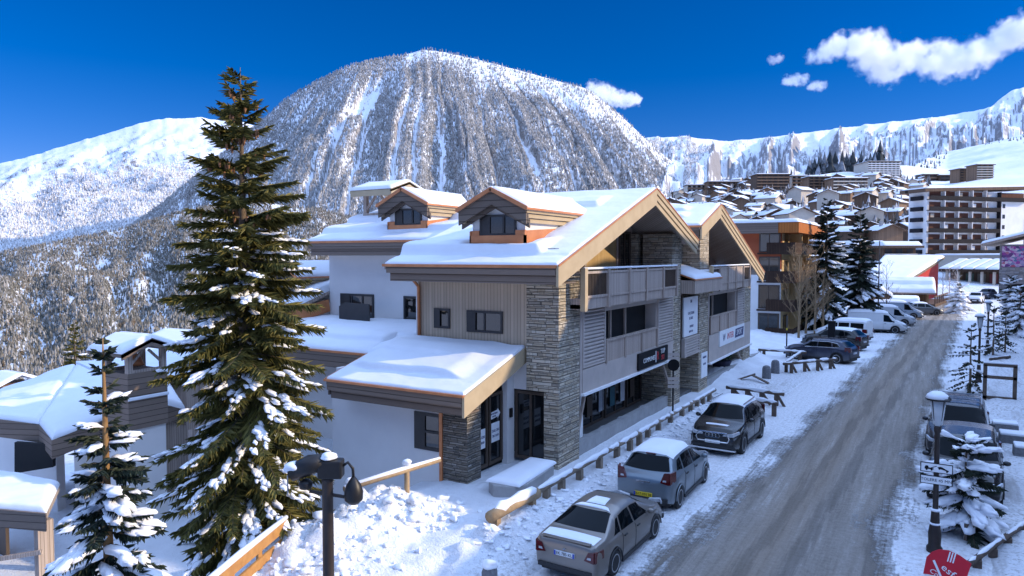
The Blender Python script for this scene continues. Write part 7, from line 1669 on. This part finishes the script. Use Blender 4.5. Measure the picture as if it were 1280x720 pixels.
for k, (u0, v0, u1, v1, lab, d_) in enumerate(((908, 484, 980, 493, 'snow topped log rail on braced feet beyond the black crossover', True), (938, 499, 972, 505, 'short log rail half hidden by the black crossover roof', False), (981, 455, 1046, 449, 'log rail directly in front of the dark blue SUV', True), (980, 455, 1002, 440, 'log rail slanting back from the corner by the dark blue SUV', False), (948, 437, 1008, 441, 'log rail behind the two granite bollards', False), (1003, 434, 1040, 437, 'farthest log rail in front of the parked dark cars', False))):
    a, b = onz(u0, v0, 0.58), onz(u1, v1, 0.58); rail('log_rail', lab, a, b, 0.085, 0.5, 4 if d_ else 2, LOGD, 0.09, G8, diag=d_)
# wooden wreckage of planks near the rail
c = onz(935, 476, 0.1); r = thing('plank_pile', 'few dark planks leaning in the snow behind the braced log rail', 'planks', (c[0], c[1], 0))
MB().beam((c[0]-0.7, c[1], 0.05), (c[0]+0.3, c[1]+0.4, 0.45), 0.2, 0.05).beam((c[0]+0.2, c[1]+0.2, 0.4), (c[0]+1.1, c[1]-0.1, 0.08), 0.22, 0.05).build('plank', LOGD, r)
# granite bollards
def bollard(label, x, y, hh, w_=0.2):
    g = ground_z(x, y); m = MB(); m.lathe([(w_*1.05, g-0.2), (w_, g+hh*0.75), (w_*0.8, g+hh*0.93), (w_*0.35, g+hh), (0, g+hh)], (x, y, 0), 8); o = m.build('bollard', GRANITE); return tag(o, label, 'bollard', 'granite bollards by the pavement')
p_ = onz(958, 474); bollard('left of the two grey granite bollards beyond the braced log rail', p_[0], p_[1], 0.75, 0.24)
p_ = onz(969, 467); bollard('right of the two grey granite bollards beyond the braced log rail', p_[0], p_[1], 0.80, 0.24)
p_ = onz(612, 724, 0.2); bollard('dark granite bollard with a snow cap at the bottom edge near the taupe saloon', p_[0], p_[1], 0.5, 0.17)
p_ = onz(612, 724, 0.2); o = tag(MB().blob((p_[0], p_[1], ground_z(p_[0], p_[1])+0.52), 0.16, 3, 2, 0.2, (1, 1, 0.6)).build('snow_cap', SNOW, None, smooth=True), 'snow cap resting on the dark bollard at the bottom edge', 'snow cap')
# concrete planter slab
r = thing('planter', 'long concrete planter slab with rounded ends and smooth snow by the stone tower', 'planter', (-10.35, 18.2, 0))
pl = [(-10.85, 16.95), (-10.55, 16.75), (-9.95, 16.95), (-9.78, 17.3), (-9.95, 19.3), (-10.2, 19.62), (-10.8, 19.5), (-10.95, 19.2)]
MB().prism([(x, y, 0.0) for x, y in pl][::1], (0, 0, 0.50)).build('slab', CONC, r, bevel=0.03)
snow_slab('snow', (-10.92, 16.9, 0.50), (-9.82, 16.95, 0.50), (-9.98, 19.55, 0.50), (-10.93, 19.5, 0.50), 0.14, r, 24, 40, 0.35, 0.02, 92)
# log railing and plank fence at the edge of the drop
r = thing('log_railing', 'peeled log railing with snow on top leading to the annex pillar', 'railing', (-12.4, 15.0, 0.2))
A_, B_ = Vector((-11.95, 16.1, 1.18)), Vector((-12.75, 13.1, 1.06)); A2_, B2_ = Vector((-12.2, 14.6, 0.72)), Vector((-12.8, 12.8, 0.55))
MB().tube([A_, B_], [0.06, 0.075], 10).build('rail', LOG, r, smooth=True); MB().tube([A2_, B2_], [0.06, 0.07], 10).build('rail', LOG, r, smooth=True)
for t, zt in ((0.36, 1.28), (0.93, 1.16)):
    p_ = A_+(B_-A_)*t; MB().tube([(p_.x-0.04, p_.y, -0.4), (p_.x-0.04, p_.y, zt)], 0.075, 9).build('post', LOG, r, smooth=True); MB().blob((p_.x-0.04, p_.y, zt+0.06), 0.13, int(t*99), 2, 0.15, (1, 1, 0.7)).build('snow_knob', SNOW, r, smooth=True)
MB().tube([A_+Vector((0, 0, 0.06)), (A_+B_)/2+Vector((0, 0, 0.07)), B_+Vector((0, 0, 0.06))], [0.04, 0.065, 0.05], 8).build('snow', SNOW, r, smooth=True)
r = thing('plank_fence', 'honey coloured plank fence with a snow strip on its top board at the bottom left', 'fence', (-12.0, 9.8, 0))
fa, fb = Vector((-12.45, 10.95, 0)), Vector((-10.9, 7.3, 0.0)); d = (fb-fa).normalized()
for k, z in enumerate((0.95, 0.58, 0.22)): MB().beam(fa+Vector((0, 0, z)), fb+Vector((0, 0, z)), 0.05, 0.27 if k == 0 else 0.2).build('board', WOODO, r)
for t in (0.03, 0.30, 0.58, 0.86): p_ = fa+(fb-fa)*t; MB().box(p_.x-0.10, p_.x-0.02, p_.y-0.05, p_.y+0.05, -0.5, 1.06).build('post', WOODO, r)
MB().tube([fa+Vector((0, 0, 1.09)), (fa+fb)/2+Vector((0, 0, 1.11)), fb+Vector((0, 0, 1.09))], [0.05, 0.07, 0.06], 8).build('snow', SNOW, r, smooth=True)
# round traffic sign on a dark pole in front of the shops
r = thing('road_sign', 'round traffic sign with small plates on a dark pole at the shop pavement', 'road sign', (-9.62, 30.0, 0.1))
MB().lathe([(0.04, -0.2), (0.04, 2.75)], (0, 0, 0), 8).build('pole', BLACK, r, world=False, smooth=True)
f = Vector((0.55, -0.83, 0)); sx = Vector((0.83, 0.55, 0)); R_ = Matrix((sx, f, Vector((0, 0, 1)))).transposed()
dk = MB(); dk.lathe([(0.0, -0.015), (0.26, -0.015), (0.26, 0.015), (0.0, 0.015)], (0, 0, 0), 20, 'X'); dk.v = [tuple(R_ @ Vector((y, x+0.05, z)) + Vector((0, 0, 2.15))) for x, y, z in dk.v]; dk.build('sign_disc', BLACKP, r, world=False)
for z, n in ((2.62, 2), (1.55, 3)):
    for k in range(n): MB().obox(f*0.055+Vector((0, 0, z-0.17*k)), (0.5, 0.015, 0.13), R_).build('sign_plate', PANELG, r, world=False)
p_ = onz(983, 447); r = thing('sign_pole', 'thin dark pole with a yellow band between the log rails and the orange house', 'pole', (p_[0], p_[1], 0))
MB().lathe([(0.05, -0.2), (0.045, 2.9)], (0, 0, 0), 8).build('pole', BLACK, r, world=False, smooth=True); MB().lathe([(0.055, 1.9), (0.055, 2.05)], (0, 0, 0), 8).build('band', PLATEY, r, world=False)
p_ = onz(1046, 440); r = thing('ticket_machine', 'black upright parking machine rising behind the dark blue SUV', 'parking machine', (p_[0]-0.4, p_[1]+0.2, 0))
MB().box(-0.24, 0.24, -0.2, 0.2, -0.1, 2.15).build('cabinet', BLACKP, r, world=False, bevel=0.03); MB().box(-0.27, 0.27, -0.23, 0.23, 2.15, 2.24).build('lid', BLACK, r, world=False)
# flower tub under the white shop sign
r = thing('plant_tub', 'green shrub in a dark tub under the white shop sign', 'plant', (-10.8, 42.9, 0.2))
MB().lathe([(0.42, 0.0), (0.62, 0.5), (0.58, 0.52), (0.0, 0.48)], (0, 0, 0), 14).build('tub', mat('navy_tub', (0.03, 0.03, 0.06)), r, world=False)
m = MB(); R = random.Random(4)
for k in range(420):
    a, b, q = R.uniform(0, 6.28), R.uniform(-0.3, 1.5), R.uniform(0.35, 0.62); p0 = Vector((q*math.cos(a)*math.cos(b), q*math.sin(a)*math.cos(b), 0.75+q*0.75*math.sin(b))); d0 = Vector((R.uniform(-1, 1), R.uniform(-1, 1), R.uniform(-1, 1)))*0.10; e0 = Vector((R.uniform(-1, 1), R.uniform(-1, 1), R.uniform(-1, 1)))*0.06
    m.add([p0-d0, p0+e0, p0+d0, p0-e0], [(0, 1, 2, 3)])
m.build('leaves', mat('shrub_leaf', (0.05, 0.09, 0.03), (0.03, 0.06, 0.02), 5), r, world=False)
# right-hand verge: timber edging, planters, frame, banner
o = rail('timber_edging', 'dark timber edging running along the snow at the bottom right', (0.85, 18.3, 0.22), (2.6, 22.9, 0.24), 0.07, 0.2, 5, LOGD, 0.06)
r = thing('plank_planter', 'short planter board with snow on it at the foot of the small spruce', 'planter', (1.3, 21.4, 0)); MB().beam((0.85, 20.2, 0.28), (1.65, 22.1, 0.28), 0.07, 0.42).build('board', LOGD, r); MB().beam((0.85, 20.2, 0.52), (1.65, 22.1, 0.52), 0.12, 0.08).build('snow', SNOW, r, bevel=0.03)
r = thing('timber_stand', 'upright square timber stand in the snow at the right', 'stand', (2.9, 41.3, 0))
for x in (2.35, 3.55): MB().box(x-0.08, x+0.08, 41.2, 41.36, -0.1, 1.72).build('post', LOGD, r)
for z in (1.72, 1.12, 0.12): MB().box(2.27, 3.63, 41.2, 41.36, z-0.07, z+0.07).build('rail', LOGD, r)
MB().box(2.27, 3.63, 41.2, 41.36, 1.79, 1.86).build('snow', SNOW, r, bevel=0.02)
G9 = 'dark boxes on the right verge'
for k, (u, v, w_, d_) in enumerate(((1256, 541, 0.42, 0.3), (1273, 556, 0.6, 0.35), (1284, 572, 0.4, 0.35))):
    p_ = onz(u, v, 0.05); r = thing('stone_block', ['small grey stone block alone in the snow right of the off-roaders', 'longer grey stone block between the other two at the right edge', 'grey stone block cut by the right edge of the picture'][k], 'stone block', (p_[0], p_[1], 0), 0, G9)
    MB().box(-w_, w_, -d_, d_, -0.1, 0.42).build('block', GRANITE, r, world=False, bevel=0.02); MB().box(-w_*0.98, w_*0.98, -d_*0.98, d_*0.98, 0.42, 0.52).build('snow', SNOW, r, world=False, bevel=0.04)
for k, (u0, v0, u1, v1) in enumerate(((1196, 500, 1212, 512), (1238, 449, 1262, 446))):
    rail('log_edge', ['dark log slanting out of the snow above the off-roaders', 'dark log lying on the verge beyond the timber frame'][k], onz(u0, v0, 0.2), onz(u1, v1, 0.2), 0.10, 0.2, 2, LOGD, 0.05)
bc = atd(1181, 716, 15.4); r = thing('ski_school_banner', 'red ski school banner with white crossed skis and lettering at the lamp foot', 'banner', (bc[0], bc[1], bc[2]))
f = Vector((-bc[0], -bc[1], 2.2)).normalized(); sx = Vector((0, 0, 1)).cross(f).normalized()*1; up_ = f.cross(sx); ca, sa = math.cos(rad(-7)), math.sin(rad(-7)); bx_ = sx*ca+up_*sa; by_ = up_*ca-sx*sa
def bp(a, b, o=0.0): return tuple(bx_*a+by_*b+f*o)
out = [(-0.40, -0.75), (0.30, -0.75), (0.44, 0.36), (0.22, 0.46), (0.0, 0.50), (-0.18, 0.46), (-0.30, 0.36), (-0.38, 0.22)]
MB().prism([bp(a, b) for a, b in out], f*0.02).build('cloth', REDB, r, world=False)
for k in range(3): MB().prism([bp(0.0+0.05*k, 0.26, 0.023), bp(0.025+0.05*k, 0.26, 0.023), bp(0.045+0.05*k, 0.48, 0.023), bp(0.02+0.05*k, 0.48, 0.023)], f*0.003).build('stripe', WHITEP, r, world=False)
for a0, b0, a1, b1 in ((-0.24, 0.20, 0.12, -0.40), (-0.22, -0.42, 0.26, -0.02)): MB().beam(bp(a0, b0, 0.025), bp(a1, b1, 0.025), 0.045, 0.006, up=f).build('ski_mark', WHITEP, r, world=False)
text('lettering', 'esf', 0.20, Vector(bp(0.05, 0.07, 0.026)), bx_*math.cos(-0.5)+by_*math.sin(-0.5), by_*math.cos(-0.5)-bx_*math.sin(-0.5), WHITEP, r, world=False, extr=0.002, xs=1.25)
text('lettering', 'Courchevel', 0.15, Vector(bp(0.03, -0.18, 0.03)), bx_*math.cos(-0.5)+by_*math.sin(-0.5), by_*math.cos(-0.5)-bx_*math.sin(-0.5), WHITEP, r, world=False, extr=0.002, shear=0.25)
# frozen lumps of the ploughed heap
R = np.random.default_rng(12); m = MB()
for k in range(420):
    cx, cy, sx_, sy_ = [(-12.2, 13.4, .8, .8), (-11.5, 11.8, .9, .8), (-12.5, 10.7, .8, .9), (-11.0, 10.4, .8, .7), (-11.0, 14.3, .5, .5)][R.integers(0, 5)]
    x, y = R.normal(cx, sx_), R.normal(cy, sy_)
    if x < -13.2: continue
    rr = float(np.clip(R.lognormal(-3.0, 0.5), 0.02, 0.16)); m.blob((x, y, ground_z(x, y)+rr*0.05), rr, k, 1, 0.45, (1, 1, 0.7))
tag(m.build('snow_rubble', SNOW, None, smooth=True), 'sunlit heap of ploughed snow lumps below the log railing', 'snow rubble', kind='stuff')
m = MB()
for k in range(900):
    y = R.uniform(13.2, 36); x = R.normal(-8.45, 0.42)
    if x < -9.2 or x > -7.4: continue
    rr = float(np.clip(R.lognormal(-3.3, 0.55), 0.015, 0.13)); m.blob((x, y, ground_z(x, y)), rr, k, 1, 0.5, (1.2, 1, 0.55))
for k in range(700):
    y = R.uniform(17, 60); x = R.normal(0.25+0.05*(y-17), 0.45)
    rr = float(np.clip(R.lognormal(-3.3, 0.5), 0.015, 0.13)); m.blob((x, y, ground_z(x, y)), rr, k, 1, 0.5, (1.2, 1, 0.55))
tag(m.build('berm_rubble', SNOW, None, smooth=True), 'crumbled snow lumps along the kerb and the right hand verge', 'snow rubble', kind='stuff')

# ================================================================== CLOUDS (real volumes far away)
def cloud(label, blobs, D, dens, seed, vox):
    k = D/F_PX; m = MB(); C_ = []
    for i, (u, v, rr) in enumerate(blobs):
        p_ = Vector(atd(u, v, D+rr*k*0.3*((i % 3)-1))); C_.append((p_, rr*k*1.25)); m.blob(tuple(p_), rr*k*1.6, seed+i, 1, 0.0)
    r = m.build('cloud', cloudmat(seed, dens, k, C_), None, smooth=True)
    rm = r.modifiers.new('union', 'REMESH'); rm.mode = 'VOXEL'; rm.voxel_size = vox
    tag(r, label, 'cloud'); return r
def cloudmat(seed, dens, k, C_):
    """vapour that thins out from the heart of each puff, torn by noise"""
    m = bpy.data.materials.new('cloud_vapour'); m.use_nodes = True; nt = m.node_tree; nt.nodes.clear()
    o = nt.nodes.new('ShaderNodeOutputMaterial'); v = nt.nodes.new('ShaderNodeVolumePrincipled'); nt.links.new(v.outputs[0], o.inputs['Volume'])
    v.inputs['Color'].default_value = (0.99, 0.99, 0.99, 1); v.inputs['Anisotropy'].default_value = 0.1
    p = geopos(nt); mp = nt.nodes.new('ShaderNodeMapping'); mp.inputs['Location'].default_value = (seed*3.7, seed*1.3, 0); s_ = 1.0/(k*(17 if len(C_) > 8 else 8)); mp.inputs['Scale'].default_value = (s_,)*3; nt.links.new(p, mp.inputs[0])
    n = tex_noise(nt, mp.outputs[0], 1.0, 7, 0.66)
    acc = None
    for c, R_ in C_:
        ds = nt.nodes.new('ShaderNodeVectorMath'); ds.operation = 'DISTANCE'; nt.links.new(p, ds.inputs[0]); ds.inputs[1].default_value = tuple(c)
        f = math_n(nt, 'SUBTRACT', 1.0, math_n(nt, 'DIVIDE', ds.outputs['Value'], R_))
        acc = f if acc is None else math_n(nt, 'MAXIMUM', acc, f)
    q = math_n(nt, 'ADD', math_n(nt, 'MULTIPLY', acc, 1.1), math_n(nt, 'MULTIPLY', math_n(nt, 'SUBTRACT', n, 0.56), 2.6))
    mr_ = nt.nodes.new('ShaderNodeMapRange'); mr_.interpolation_type = 'SMOOTHSTEP'; mr_.inputs['From Min'].default_value = 0.0; mr_.inputs['From Max'].default_value = 0.55; mr_.inputs['To Max'].default_value = dens
    nt.links.new(q, mr_.inputs[0]); nt.links.new(mr_.outputs[0], v.inputs['Density']); return m
cloud('large ragged white cloud at the upper right', [(1014, 70, 9), (1030, 65, 13), (1050, 58, 16), (1072, 58, 20), (1092, 66, 24), (1108, 80, 24), (1118, 92, 12), (1128, 74, 20), (1145, 70, 20), (1163, 80, 18), (1180, 76, 24), (1200, 74, 22), (1220, 70, 20), (1240, 60, 18), (1256, 48, 18), (1272, 40, 18), (1290, 36, 22), (1262, 30, 12), (1310, 30, 22)], 9000, 0.012, 3, 45)
cloud('small white cloud peeking over the right shoulder of the big mountain', [(743, 115, 12), (752, 117, 14), (762, 120, 12), (771, 123, 11), (780, 124, 10), (788, 125, 9), (795, 125, 8)], 9000, 0.014, 11, 26)
cloud('tiny flat cloud left below the large one', [(983, 102, 7), (990, 101, 8), (997, 100, 8), (1005, 99, 7)], 9000, 0.012, 15, 18)
cloud('tiniest cloud right below the large ragged one', [(1016, 108, 6), (1022, 107, 7), (1028, 106, 6)], 9000, 0.012, 17, 14)
cloud('faint wisp left of the large ragged cloud', [(966, 76, 6), (974, 73, 6)], 9000, 0.006, 19, 16)
